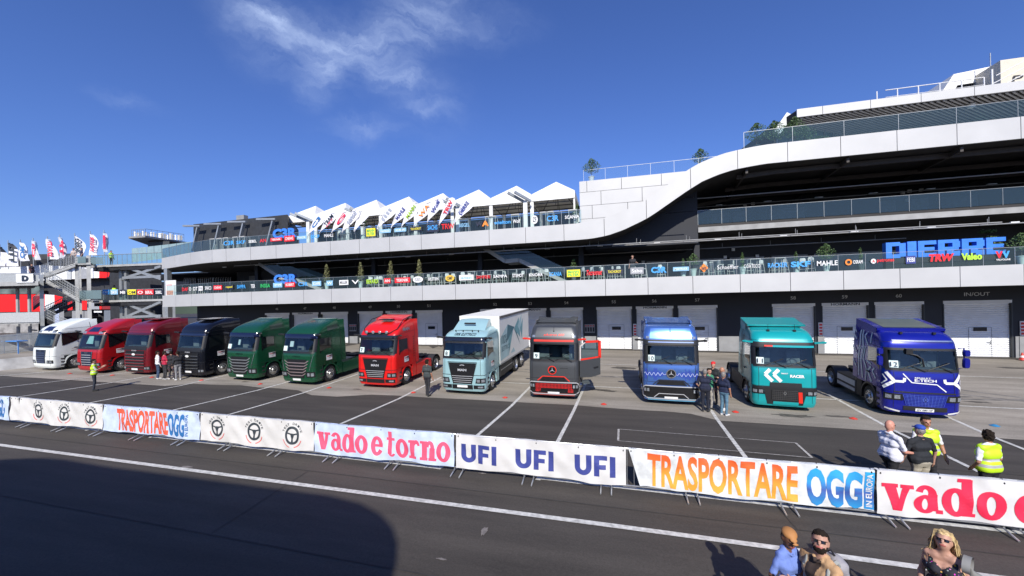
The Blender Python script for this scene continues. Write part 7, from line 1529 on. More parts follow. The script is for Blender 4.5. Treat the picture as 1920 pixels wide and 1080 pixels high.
b.grid(P, 0, True); b.grid([[p + Vector((0, .12, 0)) for p in r_] for r_ in P], 0, True); b.grid([[r_[-1] for r_ in P], [r_[-1] + Vector((0, .12, 0)) for r_ in P]]); o = b.build('covered_barrier', mat('dusty_white_cloth', (.42, .42, .42), .8, var=.35, vs=1.2)); tag(o, 'low barrier covered in dusty white cloth left of the white truck', 'barrier')
b = MB(); p = atg(12, 664); b.bb((p.x - 1.2, p.y + .2, p.z + 1.1), (p.x + 1.0, p.y + .9, p.z + 1.18)); 
for sx in (-1.1, .9): b.bb((p.x + sx, p.y + .3, p.z), (p.x + sx + .06, p.y + .36, p.z + 1.1))
o = b.build('blue_canopy_table', mat('awning_blue', (.08, .25, .6), .6)); tag(o, 'small table with a blue top behind the steel fence', 'table')
# far hills so that no bare horizon shows
b = MB(); P = []
for i in range(40):
    a = -2.2 + i * .11; dd = 420; x, y = dd * math.sin(a), dd * math.cos(a); h = 4 + 5 * abs(math.sin(i * .7)) + 3 * math.sin(i * 1.9) ** 2; P.append([(x, y, -8), (x, y, h), (x * 1.3, y * 1.3, -8)])
b.grid(P, 0, True); tag(b.build('hills', mat('far_hill', (.07, .10, .07), .9, var=.3, vs=.02)), kind='structure')
print('p4 ok')
# ================================================================ PEOPLE
def sdf_prim(P, pr):
    k = pr[0]
    if k == 'c':
        a, b_, r0, r1 = (np.array(pr[1]), np.array(pr[2]), pr[3], pr[4]); d = b_ - a; L = max(1e-9, float(d @ d)); t = np.clip(((P - a) @ d) / L, 0, 1); return np.linalg.norm(P - a - t[..., None] * d, axis=-1) - (r0 + (r1 - r0) * t)
    c, r_ = np.array(pr[1]), np.array(pr[2]); q = P - c
    if len(pr) > 5 and pr[5] is not None: q = q @ pr[5]
    k0 = np.linalg.norm(q / r_, axis=-1); k1 = np.linalg.norm(q / r_ ** 2, axis=-1) + 1e-9; return k0 * (k0 - 1) / k1
def mesh_from(prims, res, k=.022, clip=None):
    """one continuous skin over all the shapes; returns vertices, quads and the index of the nearest shape of each quad"""
    lo = np.array([1e9] * 3); hi = -lo; bb = []
    for p in prims:
        if p[0] == 'c': m = max(p[3], p[4]); a = np.minimum(p[1], p[2]) - m; b_ = np.maximum(p[1], p[2]) + m
        else: m = max(p[2]) if len(p) > 5 and p[5] is not None else np.array(p[2]); a = np.array(p[1]) - m; b_ = np.array(p[1]) + m
        bb.append((a, b_)); lo = np.minimum(lo, a); hi = np.maximum(hi, b_)
    lo = lo - 3 * res; n = np.ceil((hi + 3 * res - lo) / res).astype(int) + 1; F = np.full(n, .2)
    ax = [lo[i] + res * np.arange(n[i]) for i in range(3)]
    for p, (a, b_) in zip(prims, bb):
        i0 = np.maximum(0, ((a - .06 - lo) / res).astype(int)); i1 = np.minimum(n, ((b_ + .06 - lo) / res).astype(int) + 2)
        g = np.stack(np.meshgrid(*[ax[i][i0[i]:i1[i]] for i in range(3)], indexing='ij'), -1); d = sdf_prim(g, p); kk = p[-1] if p[0] == 'c' and len(p) > 6 else k
        S_ = F[i0[0]:i1[0], i0[1]:i1[1], i0[2]:i1[2]]; h = np.maximum(kk - np.abs(S_ - d), 0) / kk; F[i0[0]:i1[0], i0[1]:i1[1], i0[2]:i1[2]] = np.minimum(S_, d) - h * h * kk * .25
    if clip: zz = ax[2][None, None, :]; F = np.maximum(F, np.maximum(clip[0] - zz, zz - clip[1]))
    s = F < 0; acc = np.zeros([n[0] - 1, n[1] - 1, n[2] - 1, 3]); cnt = np.zeros([n[0] - 1, n[1] - 1, n[2] - 1])
    for dx, dy, dz, axis in [(0, 0, 0, 0), (0, 1, 0, 0), (0, 0, 1, 0), (0, 1, 1, 0), (0, 0, 0, 1), (1, 0, 0, 1), (0, 0, 1, 1), (1, 0, 1, 1), (0, 0, 0, 2), (1, 0, 0, 2), (0, 1, 0, 2), (1, 1, 0, 2)]:
        o = [dx, dy, dz]; e = list(o); e[axis] += 1
        A = F[o[0]:n[0] - 1 + o[0], o[1]:n[1] - 1 + o[1], o[2]:n[2] - 1 + o[2]]; B = F[e[0]:n[0] - 1 + e[0], e[1]:n[1] - 1 + e[1], e[2]:n[2] - 1 + e[2]]
        x = (A < 0) != (B < 0); t = np.where(x, A / np.where(np.abs(A - B) < 1e-12, 1, A - B), 0); pos = np.array(o, float)[None, None, None] + np.zeros(A.shape + (3,)); pos[..., axis] += t; acc += pos * x[..., None]; cnt += x
    idx = -np.ones(cnt.shape, int); act = cnt > 0; idx[act] = np.arange(act.sum()); cell = np.argwhere(act); V = lo + res * (cell + acc[act] / cnt[act][:, None]); Q = []
    for axis in range(3):
        o = [0, 0, 0]; o[axis] = 1; A = s[:n[0] - o[0], :n[1] - o[1], :n[2] - o[2]]; B = s[o[0]:, o[1]:, o[2]:]; u, v = [(1, 2), (2, 0), (0, 1)][axis]
        e = np.argwhere(A != B); e = e[(e[:, u] > 0) & (e[:, v] > 0)]
        def I(du, dv): c = e.copy(); c[:, u] -= du; c[:, v] -= dv; return idx[c[:, 0], c[:, 1], c[:, 2]]
        q = np.stack([I(1, 1), I(0, 1), I(0, 0), I(1, 0)], 1); fl = B[e[:, 0], e[:, 1], e[:, 2]]; q[fl] = q[fl][:, ::-1]; Q.append(q)
    Q = np.concatenate(Q); C = V[Q].mean(1); best = np.full(len(C), 9.); bi = np.zeros(len(C), int)
    for i, p in enumerate(prims):
        d = sdf_prim(C, p); m = d < best; best[m] = d[m]; bi[m] = i
    return V, Q, bi
def mesh_obj(name, V, Q, mi, mats, parent):
    me = bpy.data.meshes.new(name); me.from_pydata(V.tolist(), [], Q.tolist())
    for m in mats: me.materials.append(m)
    me.polygons.foreach_set('material_index', mi); me.polygons.foreach_set('use_smooth', [True] * len(Q)); me.update(); o = bpy.data.objects.new(name, me); COL.objects.link(o); o.parent = parent; return o
def cloth(c, nm): return mat('cloth_' + nm, c, .85, var=.14, vs=7, bump=.25, bs=35)
SK = {'fair': mat('skin_fair', (.46, .255, .18), .6, var=.14, vs=22), 'tan': mat('skin_tan', (.42, .20, .12), .5, var=.08, vs=9), 'brown': mat('skin_brown', (.16, .075, .045), .5, var=.08), 'pink': mat('skin_pink', (.58, .27, .19), .5, var=.08)}
HR = {'dark': mat('hair_dark', (.022, .016, .012), .9, bump=.6, bs=90, spec=.15), 'grey': mat('hair_grey', (.22, .2, .18), .5), 'blond': mat('hair_blond', (.50, .36, .17), .45, var=.35, vs=30)}
M_SHOEW = mat('shoe_white', (.7, .7, .7), .6); M_SHOED = mat('shoe_dark', (.03, .03, .03), .6); M_LIP = mat('lips', (.36, .10, .08), .5); M_EYE = mat('eye_dark', (.02, .015, .012), .2); M_HV = mat('hi_vis_yellow', (.55, .85, .02), .6, emit=0, var=.08); M_REFL = mat('reflective_tape', (.42, .42, .42), .35)
def rotm(z=0, x=0, y=0): return (Matrix.Rotation(R(z), 3, 'Z') @ Matrix.Rotation(R(x), 3, 'X') @ Matrix.Rotation(R(y), 3, 'Y'))
def person(px, py, lab, h=1.76, face=0, shirt=(.1, .1, .1), pants=(.03, .03, .04), skin='fair', hair='dark', shoe=None, sleeve=.5, la=None, ra=None, stride=0., build=1., look=0, tilt=0, res=.02, cap=None, vest=False, beard=False, shades=False, longhair=False, bald=False, belly=0., group=None, lean=0., head=True, fingers=False, shorts=False, nm='', loc=None, tank=False, spread=.0, inner=False, curly=False):
    """px,py: where the crown of the head shows in the photo; the feet are put on the ground below"""
    p = atg(px, py, h) if loc is None else Vector(loc); zg = gz(p.x, p.y) if loc is None else loc[2]
    root = empty('person', (p.x, p.y, zg), rz=R(face), label=lab, cat='person', group=group); s = h / 1.76; b = build
    P = []; T = []
    def C(a, c, r0, r1, t, k=None): P.append(('c', np.array(a, float) * s, np.array(c, float) * s, r0 * s, r1 * s) + ((None, k) if k else ())); T.append(t)
    def E(c, r_, t, M=None): P.append(('e', np.array(c, float) * s, np.array(r_, float) * s, 0, 0, M)); T.append(t)
    ln = lean
    # trunk
    C((-.075, 0, .93), (.075, 0, .93), .115 * b, .115 * b, 'pants'); C((-.07, 0 - ln * .3, 1.06), (.07, -ln * .3, 1.06), .112 * b + belly * .3, .112 * b + belly * .3, 'shirt')
    C((-.085 * b, -ln * .1, .985), (.085 * b, -ln * .1, .985), .108 * b + belly * .3 + .008, .108 * b + belly * .3 + .008, 'shirt', .012)
    if belly: E((0, -.05 - belly * .4 - ln * .3, 1.10), (.15 + belly, .12 + belly, .15), 'shirt')
    C((-.085 * b, -ln * .7, 1.27), (.085 * b, -ln * .7, 1.27), .118, .118, 'shirt'); C((-.15 * b, .01 - ln, 1.405), (.15 * b, .01 - ln, 1.405), .062, .062, 'shirt'); C((-.08, .01 - ln, 1.43), (.08, .01 - ln, 1.43), .05, .05, 'shirt')
    for sg in (-1, 1): C((sg * .03, .02 - ln, 1.475), (sg * .13 * b, .015 - ln, 1.415), .045, .045, 'shirt' if not tank else 'skin')
    if longhair: E((-.065, -.10 - ln * .8, 1.285), (.062, .05, .06), 'shirt'); E((.065, -.10 - ln * .8, 1.285), (.062, .05, .06), 'shirt')
    C((0, .015 - ln, 1.465), (0, .005 - ln, 1.54), .053, .052, 'skin')
    # legs
    for sg in (-1, 1):
        st = stride * sg; kx = sg * (.095 + spread * .5); C((sg * .09, 0, .90), (kx, -st * .45 - .02, .50), .088 * b, .060, 'pants', .012); C((kx, -st * .45 - .02, .50), (sg * (.10 + spread), -st * .8 + .03, .10), .058, .045 if not shorts else .036, 'skin' if shorts else 'pants', .012)
        fy = -st * .8; C((sg * (.10 + spread), fy + .04, .045), (sg * (.12 + spread), fy - .13, .038), .045, .036, 'shoe', .01)
    # arms: elbow and wrist given relative to the shoulder
    for sg, arm in ((-1, la), (1, ra)):
        S0 = np.array((sg * (.182 * b), .01 - ln, 1.395)); e, w = arm if arm else ((sg * .05, .02, -.29), (sg * .06, -.07, -.53)); e = S0 + np.array(e); w = S0 + np.array(w)
        m = S0 + (e - S0) * min(1, sleeve * 1.6); 
        if sleeve > 0: C(S0, m, .050 * b, .048, 'shirt', .014); C(m, e, .042, .038, 'shirt' if sleeve > .9 else 'skin', .012)
        else: C(S0, e, .043 * b, .034, 'skin', .014)
        C(e, w, .038, .027, 'shirt' if sleeve > 1 else 'skin', .012)
        d = (w - e) / np.linalg.norm(w - e); side_ = np.cross(d, (0, 1, 0)); side_ = side_ / (np.linalg.norm(side_) + 1e-9)
        C(w, w + d * .07, .030, .034, 'skin', .01)
        if fingers:
            up = np.cross(side_, d)
            for f_, (o, L_) in enumerate(((-.026, .062), (-.009, .074), (.009, .070), (.026, .055))): k0 = w + d * .085 + side_ * o; k1 = k0 + d * L_ * .55 - up * .008; C(k0, k1, .0115, .0105, 'skin', .004); C(k1, k1 + d * L_ * .4 - up * .022, .0105, .009, 'skin', .004)
            C(w + d * .03 - side_ * .03, w + d * .075 - side_ * .066, .013, .010, 'skin', .006)
        else: C(w + d * .08, w + d * .14 + np.array((0, -.01, -.01)), .028, .016, 'skin', .01)
    if not tank:
        for sg in (-1, 1): C((sg * .062, .045 - ln, 1.478), (sg * .050, -.035 - ln, 1.462), .020, .018, 'shirt', .008); C((sg * .050, -.035 - ln, 1.462), (sg * .012, -.075 - ln, 1.425), .018, .014, 'shirt', .008)
        C((-.05, .06 - ln, 1.482), (.05, .06 - ln, 1.482), .020, .020, 'shirt', .008)
    # head
    N0 = Vector((0, .0 - ln, 1.52)); M = rotm(look, -tilt); MT = np.array(M)   # columns: rotated axes
    def H(v): q = N0 + M @ Vector(v); return (q.x, q.y, q.z)
    E(H((0, 0, .135)), (.076, .094, .108), 'skin', MT); E(H((0, -.035, .065)), (.056, .060, .062), 'skin', MT); E(H((0, .02, .09)), (.066, .072, .075), 'skin', MT)
    C(H((0, -.088, .135)), H((0, -.112, .098)), .010, .014, 'skin', .008)
    for sg in (-1, 1): E(H((sg * .078, .008, .11)), (.010, .018, .028), 'skin', MT); E(H((sg * .03, -.086, .128)), (.013, .008, .007), 'eye', MT); 
    E(H((0, -.093, .062)), (.024, .010, .008), 'lip', MT)
    if cap is not None and not bald: E(H((0, .035, .12)), (.079, .075, .075), 'hair', MT)
    elif not bald: E(H((0, .022, .163)), (.083, .092, .090), 'hair', MT); E(H((0, .045, .11)), (.076, .062, .08), 'hair', MT); E(H((0, -.03, .205)), (.062, .055, .04), 'hair', MT)
    elif hair: E(H((0, .05, .09)), (.074, .055, .045), 'hair', MT)
    if beard: E(H((0, -.048, .040)), (.056, .054, .050), 'hair', MT); E(H((.042, -.02, .07)), (.022, .04, .05), 'hair', MT); E(H((-.042, -.02, .07)), (.022, .04, .05), 'hair', MT)
    V, Q, bi = mesh_from(P, res * s if res > .015 else res, .024)
    names = ['skin', 'shirt', 'pants', 'shoe', 'hair', 'eye', 'lip']; key = '%.2f_%.2f_%.2f' % tuple(shirt); kp = '%.2f_%.2f_%.2f' % tuple(pants)
    mats = [SK[skin], cloth(shirt, key), cloth(pants, kp), shoe or M_SHOED, HR[hair or 'grey'], M_EYE, M_LIP]
    mi = np.array([names.index(t) for t in T])[bi]
    tg_ = np.zeros(len(V), bool)
    for q in range(4): tg_[Q[(mi == 1) | (mi == 2), q]] = True
    V = V + np.where(tg_, 1, 0)[:, None] * (.0045 * np.sin(V[:, [2, 0, 1]] * 38 + 1) + .003 * np.sin(V[:, [1, 2, 0]] * 71))
    if tank:
        Cc = V[Q].mean(1) / s; neck = (mi == 1) & (Cc[:, 2] > 1.31 + .9 * np.abs(Cc[:, 0])) & (Cc[:, 1] < .0); mi[neck] = 0; mi[(mi == 1) & (Cc[:, 2] > 1.33) & (np.abs(Cc[:, 0]) > .135)] = 0; mi[(mi == 1) & (Cc[:, 2] > 1.36) & (np.abs(Cc[:, 0]) < .085)] = 0
    hv_ = np.zeros(len(V), bool)
    for q in range(4): hv_[Q[mi == 4, q]] = True
    V = V + np.where(hv_, 1, 0)[:, None] * (.004 if not curly else .012) * np.sin(V[:, [1, 2, 0]] * (150 if not curly else 85) + 2 * np.sin(V[:, [2, 0, 1]] * 60))
    if inner: Cc = V[Q].mean(1) / s; mats.append(mat('cloth_dark_brown_tee', (.045, .03, .025), .85, bump=.2)); mi[(mi == 1) & (Cc[:, 1] < -.02) & (Cc[:, 0] < .05 - .25 * (1.42 - Cc[:, 2])) & (Cc[:, 0] > -.10) & (Cc[:, 2] < 1.46)] = 7
    mesh_obj('body', V, Q, mi.tolist(), mats, root)
    if vest:
        vp = [(p_ if p_[0] == 'e' else ('c', p_[1], p_[2], p_[3] + .022 * s, p_[4] + .022 * s)) for p_, t in zip(P, T) if t == 'shirt' and (abs(p_[1][0]) < .17 * s)] + [('c', np.array((-.09, 0, .98)) * s, np.array((.09, 0, .98)) * s, .135 * s, .135 * s)]
        V2, Q2, b2 = mesh_from(vp, res, .03, clip=(.90 * s, 1.47 * s)); c2 = V2[Q2].mean(1)[:, 2] / s; m2 = ((np.abs(c2 - 1.04) < .028) | (np.abs(c2 - 1.16) < .028)).astype(int); mesh_obj('hi_vis_vest', V2, Q2, m2.tolist(), [M_HV, M_REFL], root)
    if cap is not None:
        cp = [('e', np.array(H((0, .012, .192))) * s, np.array((.088, .103, .066)) * s, 0, 0, MT), ('c', np.array(H((-.03, -.10, .178))) * s, np.array(H((.03, -.10, .178))) * s, .013 * s, .016 * s), ('c', np.array(H((-.03, -.15, .166))) * s, np.array(H((.03, -.15, .166))) * s, .010 * s, .010 * s), ('c', np.array(H((0, -.09, .18))) * s, np.array(H((0, -.15, .166))) * s, .02 * s, .012 * s)]
        V2, Q2, b2 = mesh_from(cp, min(res, .016), .02); mesh_obj('cap', V2, Q2, [0] * len(Q2), [mat('cap_%.2f_%.2f' % (cap[0], cap[2]), cap, .7)], root)
    if shades:
        gb = MB()
        for sg in (-1, 1):
            P_ = [[H((sg * (.012 + .046 * u), -.101 + .022 * u * u, .142 - .034 * v + .004 * (v - .5) ** 2)) for v in np.linspace(0, 1, 5)] for u in np.linspace(0, 1, 6)]; gb.grid([[tuple(c * s for c in q) for q in r_] for r_ in P_], 0, True)
            gb.tube([tuple(c * s for c in H((sg * .058, -.078, .138))), tuple(c * s for c in H((sg * .084, .01, .128)))], .004, 4)
        gb.tube([tuple(c * s for c in H((-.012, -.102, .138))), tuple(c * s for c in H((.012, -.102, .138)))], .004, 4); gb.build('sunglasses', mat('sunglass_black', (.01, .009, .01), .08), root)
    if longhair:
        rn = random.Random(11); hb = MB()
        for i in range(420):
            a = rn.uniform(-.18, math.pi + .18); st_ = Vector((.078 * math.cos(a), .03 + .085 * math.sin(a), rn.uniform(.12, .235))); st_.x *= 1 - max(0, st_.z - .17) * 6; L_ = rn.uniform(.24, .44); pts = []; ph = rn.uniform(0, 6.3); ob = 1 + .35 * rn.random()
            for j in range(9):
                t = j / 8; q = Vector((st_.x * (1 + .75 * t) * ob + .022 * math.sin(t * 11 + ph) * (.3 + t), st_.y * (1 + .35 * t) + .012 * math.cos(t * 14 + ph) + .02 * t, st_.z - L_ * t + .02 * math.sin(math.pi * min(1, t * 3)))); q2 = Vector(H(q)) if t < .45 else Vector(H(q)); pts.append(q2 * s)
            hb.tube(pts, .0052, 4, r2=.003)
        for i in range(110):
            a = rn.uniform(-1, 1); hb.tube([Vector(H((.004 * i % 3 * .01, -.02, .248))) * s, Vector(H((.085 * a, -.03 - .05 * (1 - abs(a)), .225))) * s, Vector(H((.098 * (1 if a > 0 else -1), -.02 + .02 * a, .13))) * s, Vector(H((.12 * (1 if a > 0 else -1), 0 + .03 * a, -.02))) * s], .0055, 4, r2=.004)
        hb.build('long_hair', HR['blond'], root)
    return root, H, s
OUT = (.05, -.02)
# worker in a vest photographing the trucks
person(175.5, 673.5, 'worker in yellow vest raising a phone before the candy red truck', 1.72, face=150, shirt=(.5, .5, .5), pants=(.03, .035, .05), vest=True, la=((-.08, -.10, -.24), (.02, -.36, -.10)), ra=((.08, -.10, -.22), (.0, -.36, -.08)), hair='dark')
person(295.5, 658, 'person in white sweater and jeans, leftmost of the four by the wine red truck', 1.74, face=160, shirt=(.72, .72, .72), pants=(.04, .07, .13), shoe=M_SHOEW, sleeve=1.2, group='people chatting by the wine red truck')
person(308.5, 658.5, 'person in crimson shirt among the four by the wine red truck', 1.74, face=170, shirt=(.42, .015, .05), pants=(.035, .035, .04), shoe=M_SHOEW, la=((-.06, -.02, -.28), (.02, -.16, -.34)), group='people chatting by the wine red truck')
person(321, 657.5, 'person in black with a bare forearm raised, third by the wine red truck', 1.76, face=-140, shirt=(.02, .02, .025), pants=(.03, .03, .035), shoe=M_SHOEW, ra=((.06, -.06, -.26), (-.05, -.22, -.16)), group='people chatting by the wine red truck')
person(333, 658.5, 'person in black top and light grey trousers nearest the black truck', 1.76, face=-110, shirt=(.02, .022, .026), pants=(.26, .26, .27), shoe=M_SHOEW, sleeve=1.2, la=((-.05, -.10, -.26), (.08, -.28, -.20)), group='people chatting by the wine red truck')
person(800.5, 674, 'man in dark grey t-shirt and black trousers seen from behind by the bright red truck', 1.80, face=172, shirt=(.045, .055, .055), pants=(.025, .025, .03), skin='tan', hair='dark', stride=.10, build=1.08, res=.017)
g5 = 'men standing between the sky blue and teal trucks'
person(1321.5, 692, 'heavy man in navy overalls with his arm on the sky blue truck, back to us', 1.76, face=165, shirt=(.012, .016, .04), pants=(.012, .014, .025), hair='grey', la=((-.20, -.05, -.14), (-.34, -.26, -.02)), ra=((.10, .02, -.27), (.02, -.14, -.42)), build=1.15, res=.017, group=g5)
person(1329.5, 690.5, 'person in green shirt mostly hidden behind the man in navy overalls', 1.74, face=30, shirt=(.05, .24, .14), pants=(.35, .33, .3), group=g5)
person(1337, 678.5, 'man in black shirt with a bright red cap', 1.84, face=-35, shirt=(.015, .018, .02), pants=(.015, .015, .02), cap=(.72, .02, .025), la=((-.06, -.06, -.26), (.04, -.24, -.24)), ra=((.06, -.05, -.27), (-.04, -.22, -.22)), res=.017, group=g5)
person(1353.5, 688.5, 'bald suntanned man behind the man in blue jeans', 1.80, face=60, shirt=(.02, .025, .06), pants=(.03, .035, .05), skin='tan', bald=True, hair=None, shoe=M_SHOEW, res=.018, group=g5)
person(1356.5, 697.5, 'short haired man in navy t-shirt, blue jeans and white trainers', 1.74, face=135, shirt=(.012, .018, .05), pants=(.10, .20, .28), shoe=M_SHOEW, skin='tan', hair='grey', la=((-.06, .0, -.28), (-.05, -.08, -.52)), ra=((.07, -.02, -.28), (.06, -.12, -.50)), res=.017, group=g5)
# three men talking behind the barrier, and a steward
g3 = 'men talking behind the barrier on the right'
person(1668, 788, 'bald man in white t-shirt and black trousers with sunglasses, turned right', 1.80, face=105, shirt=(.72, .72, .78), pants=(.012, .012, .014), skin='pink', bald=True, hair=None, stride=.24, la=((-.04, -.10, -.27), (.03, -.36, -.33)), ra=((.05, -.08, -.27), (-.02, -.30, -.36)), build=1.18, belly=.03, shades=True, res=.013, group=g3)
person(1724, 797, 'man in black polo shirt, beige shorts and blue cap seen from behind', 1.74, face=195, shirt=(.016, .018, .022), pants=(.40, .36, .28), skin='fair', cap=(.03, .08, .42), shorts=True, build=1.22, belly=.02, la=((-.12, .0, -.27), (-.14, -.06, -.50)), ra=((.10, -.02, -.27), (.08, -.12, -.46)), hair='grey', res=.013, group=g3)
person(1736, 781, 'young man in yellow vest over white shirt facing the man with the blue cap', 1.82, face=-8, shirt=(.72, .72, .74), pants=(.02, .02, .03), skin='tan', vest=True, la=((-.07, -.06, -.26), (.04, -.26, -.24)), ra=((.08, .0, -.28), (.10, -.10, -.50)), res=.013, group=g3)
person(1852, 807, 'curly haired steward in yellow vest standing alone, looking left', 1.78, face=-160, curly=True, shirt=(.70, .70, .72), pants=(.02, .02, .025), skin='tan', vest=True, look=-35, la=((-.10, -.03, -.27), (-.02, -.20, -.40)), ra=((.08, .02, -.28), (.02, -.12, -.44)), build=1.12, res=.013)
# foreground
person(1477, 990, 'man in blue t-shirt and brown cap walking in the foreground', 1.68, face=28, shirt=(.16, .24, .58), pants=(.02, .16, .09), skin='brown', cap=(.42, .19, .06), look=-22, tilt=-14, stride=.18, la=((-.09, .04, -.27), (-.11, -.06, -.50)), ra=((.09, .03, -.27), (.10, -.08, -.48)), res=.010, fingers=True, build=.76)
r_, H_, s_ = person(1537, 998, 'bearded man in sunglasses and open tan shirt looking up with a grey backpack', 1.80, face=-62, inner=True, shirt=(.50, .31, .16), pants=(.04, .04, .05), skin='fair', look=34, tilt=20, stride=.15, beard=True, shades=True, sleeve=.75, la=((-.10, .05, -.26), (-.06, -.06, -.50)), ra=((-.02, -.16, -.24), (-.22, -.38, -.18)), res=.009, fingers=True, build=1.06)
def pack(root_person, lab, col, loc_off, rz, sc=1., face=0):
    pr = root_person; M_ = Matrix.Rotation(pr.rotation_euler.z, 3, 'Z'); q = Vector(pr.location) + M_ @ Vector(loc_off); r0 = empty('backpack', q, rz=pr.rotation_euler.z + R(rz), label=lab, cat='backpack')
    pp = [('e', np.array((0, .03, .0)), np.array((.165, .10, .24)) * sc, 0, 0, None), ('c', np.array((-.09, .03, -.14)), np.array((.09, .03, -.14)), .10 * sc, .10 * sc), ('c', np.array((-.08, .0, .14)), np.array((.08, .0, .14)), .085 * sc, .085 * sc), ('c', np.array((-.07, .10, -.08)), np.array((.07, .10, -.08)), .06 * sc, .06 * sc)]
    V, Q, bi = mesh_from(pp, .016, .05); V = V + .006 * np.sin(V[:, [1, 2, 0]] * 45); mesh_obj('bag', V, Q, [0] * len(Q), [mat('pack_' + lab[:4] + str(col[0]), col, .7, var=.15, vs=6, bump=.3, bs=40)], r0)
    for sg in (-1, 1):
        b = MB(); pts = [(sg * .11, -.03, .15), (sg * .125, -.10, .225), (sg * .13, -.20, .20), (sg * .135, -.265, .08), (sg * .14, -.25, -.08), (sg * .15, -.12, -.20), (sg * .12, .0, -.20)]; b.tube(pts, .026, 8); b.build('strap', mat('strap_pale_grey', (.34, .35, .33), .7), r0)
    b = MB(); b.tube([(-.05, -.02, .24), (0, -.02, .285), (.05, -.02, .24)], .010, 6); b.build('top_handle', M_BLK, r0)
    b = MB(); b.tube([(-.15, .09, .07), (-.08, .135, .16), (.08, .135, .16), (.15, .09, .07)], .006, 4); b.build('zip', M_BLK, r0); return r0
pack(r_, 'grey backpack on the back of the bearded man', (.30, .29, .31), (0, .185, 1.27), 0)
r_, H_, s_ = person(1768, 997, 'woman with long wavy blond hair, sunglasses and dark floral top looking up', 1.70, face=-42, shirt=(.03, .03, .04), pants=(.04, .05, .08), skin='fair', hair='blond', look=3, tilt=20, shades=True, longhair=True, sleeve=0, tank=True, la=((-.06, .03, -.28), (-.05, -.08, -.52)), ra=((.08, .03, -.28), (.10, -.06, -.52)), res=.009, fingers=True, build=.86)
# flowers printed on her top: a spotted pattern in the cloth itself
mf = MC['cloth_0.03_0.03_0.04']; t = mf.node_tree; bs_ = t.nodes['Principled BSDF']; vo = t.nodes.new('ShaderNodeTexVoronoi'); vo.inputs['Scale'].default_value = 26; co = t.nodes.new('ShaderNodeTexCoord'); rp = t.nodes.new('ShaderNodeValToRGB'); rp.color_ramp.elements[0].position = .22; rp.color_ramp.elements[1].position = .27; rp.color_ramp.elements[0].color = (1, 1, 1, 1); rp.color_ramp.elements[1].color = (0, 0, 0, 1)
mxf = t.nodes.new('ShaderNodeMixRGB'); mxf.inputs[1].default_value = (.02, .02, .028, 1); hf = t.nodes.new('ShaderNodeMixRGB'); hf.blend_type = 'MULTIPLY'; hf.inputs[0].default_value = 1; hf.inputs[2].default_value = (.9, .55, .6, 1); t.links.new(co.outputs['Object'], vo.inputs[0]); t.links.new(vo.outputs['Distance'], rp.inputs[0]); t.links.new(rp.outputs[0], mxf.inputs[0]); t.links.new(vo.outputs['Color'], hf.inputs[1]); t.links.new(hf.outputs[0], mxf.inputs[2]); t.links.new(mxf.outputs[0], bs_.inputs['Base Color'])
M_ = Matrix.Rotation(r_.rotation_euler.z, 3, 'Z'); q = Vector(r_.location) + M_ @ Vector((.20, .02, 1.40)); r0 = empty('shoulder_bag', q, rz=r_.rotation_euler.z, label='grey bag strap over the right-hand shoulder of the blond woman', cat='bag')
b = MB(); P = [[(w_, .13 * math.sin(a) - .01, .055 + .10 * math.cos(a) - .07) for w_ in (-.035, .035)] for a in np.linspace(-2.3, 2.3, 15)]; b.grid(P, 0, True); b.grid([[(x, y * .92, z - .006) for x, y, z in r2_] for r2_ in P], 0, True); b.build('strap', mat('strap_grey', (.25, .25, .24), .7), r0)
V, Q, bi = mesh_from([('e', np.array((.05, .16, -.35)), np.array((.12, .08, .2)), 0, 0, None), ('c', np.array((.0, .14, -.1)), np.array((.04, .16, -.3)), .02, .03)], .018, .04); mesh_obj('bag', V, Q, [0] * len(Q), [mat('bag_grey', (.2, .2, .19), .7)], r0)
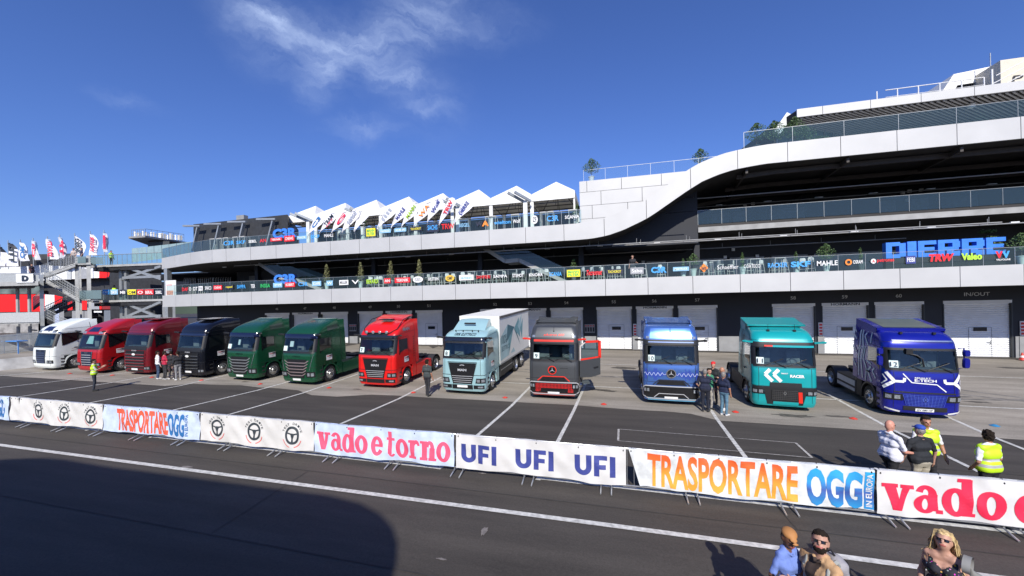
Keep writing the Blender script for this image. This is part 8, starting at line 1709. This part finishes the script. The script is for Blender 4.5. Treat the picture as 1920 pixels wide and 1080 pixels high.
# people up on the decks
def deck_person(px, py, d, z, **k): p = atd(px, py, d); return (p.x, p.y, z)
zu, zl = z_up - .12, z_lo - .12
person(0, 0, 'steward in yellow vest on the upper deck of the footbridge', 1.72, face=100, vest=True, shirt=(.5, .6, .1), pants=(.02, .02, .03), loc=deck_person(208.5, 480, 43.8, zu))
person(0, 0, 'steward in yellow vest on the lower deck of the footbridge', 1.72, face=20, vest=True, shirt=(.5, .6, .1), pants=(.02, .02, .03), loc=deck_person(214, 540, 44.2, zl))
person(0, 0, 'person in pale top resting at the head of the upper stairs', 1.68, face=30, shirt=(.55, .45, .4), pants=(.1, .1, .12), loc=deck_person(138, 480, 41.6, W(140, 493, 40.8).z))
person(0, 0, 'person in dark top beside the pale one at the head of the upper stairs', 1.70, face=-20, shirt=(.02, .03, .08), pants=(.05, .05, .06), loc=deck_person(153, 480, 41.6, W(140, 493, 40.8).z))
person(0, 0, 'person in dark clothes climbing the stairs next to the letter D', 1.70, face=110, shirt=(.03, .03, .035), pants=(.05, .05, .06), loc=deck_person(60, 515, 41.2, W(76, 517, 40.6).z - .35))
p = atY(1186, 490, 29.0); person(0, 0, 'visitor with dark hair leaning on the first floor rail above the middle doors', 1.68, face=-15, shirt=(.03, .03, .03), pants=(.05, .05, .05), loc=(p.x, 29.0, Z1t), ra=((.10, -.14, -.22), (.22, -.34, -.26)))
# drivers sitting in three cabs
def driver(tx, lab, col):
    t = tx; M_ = t.matrix_basis; q = M_ @ Vector((.62, .98, 1.05)); P = [('c', np.array((-.1, 0, .95)), np.array((.1, 0, .95)), .11, .11)]
    r0 = empty('person', q, label=lab, cat='person'); r0.rotation_euler = t.rotation_euler; names = []
    P = [('c', np.array((-.07, 0, .2)), np.array((.07, 0, .2)), .12, .12), ('c', np.array((-.08, 0, .52)), np.array((.08, 0, .52)), .11, .11), ('c', np.array((-.15, 0, .66)), np.array((.15, 0, .66)), .06, .06), ('c', np.array((0, 0, .66)), np.array((0, -.01, .78)), .052, .05),
         ('e', np.array((0, -.01, .90)), np.array((.076, .094, .11)), 0, 0, None), ('e', np.array((0, .015, .925)), np.array((.082, .092, .09)), 0, 0, None), ('c', np.array((.2, 0, .63)), np.array((.40, -.10, .50)), .045, .038), ('c', np.array((.40, -.10, .50)), np.array((.46, -.34, .56)), .036, .028), ('c', np.array((.46, -.34, .56)), np.array((.45, -.42, .57)), .03, .02), ('c', np.array((-.2, 0, .63)), np.array((-.24, -.2, .40)), .045, .036), ('c', np.array((-.24, -.2, .40)), np.array((-.1, -.36, .48)), .034, .028)]
    tg = [1, 1, 1, 0, 0, 2, 1, 0, 0, 1, 0]; V, Q, bi = mesh_from(P, .02, .03); mesh_obj('body', V, Q, np.array(tg)[bi].tolist(), [SK['pink'], cloth(col, 'drv%.2f' % col[0]), HR['dark']], r0)
print('people ok')
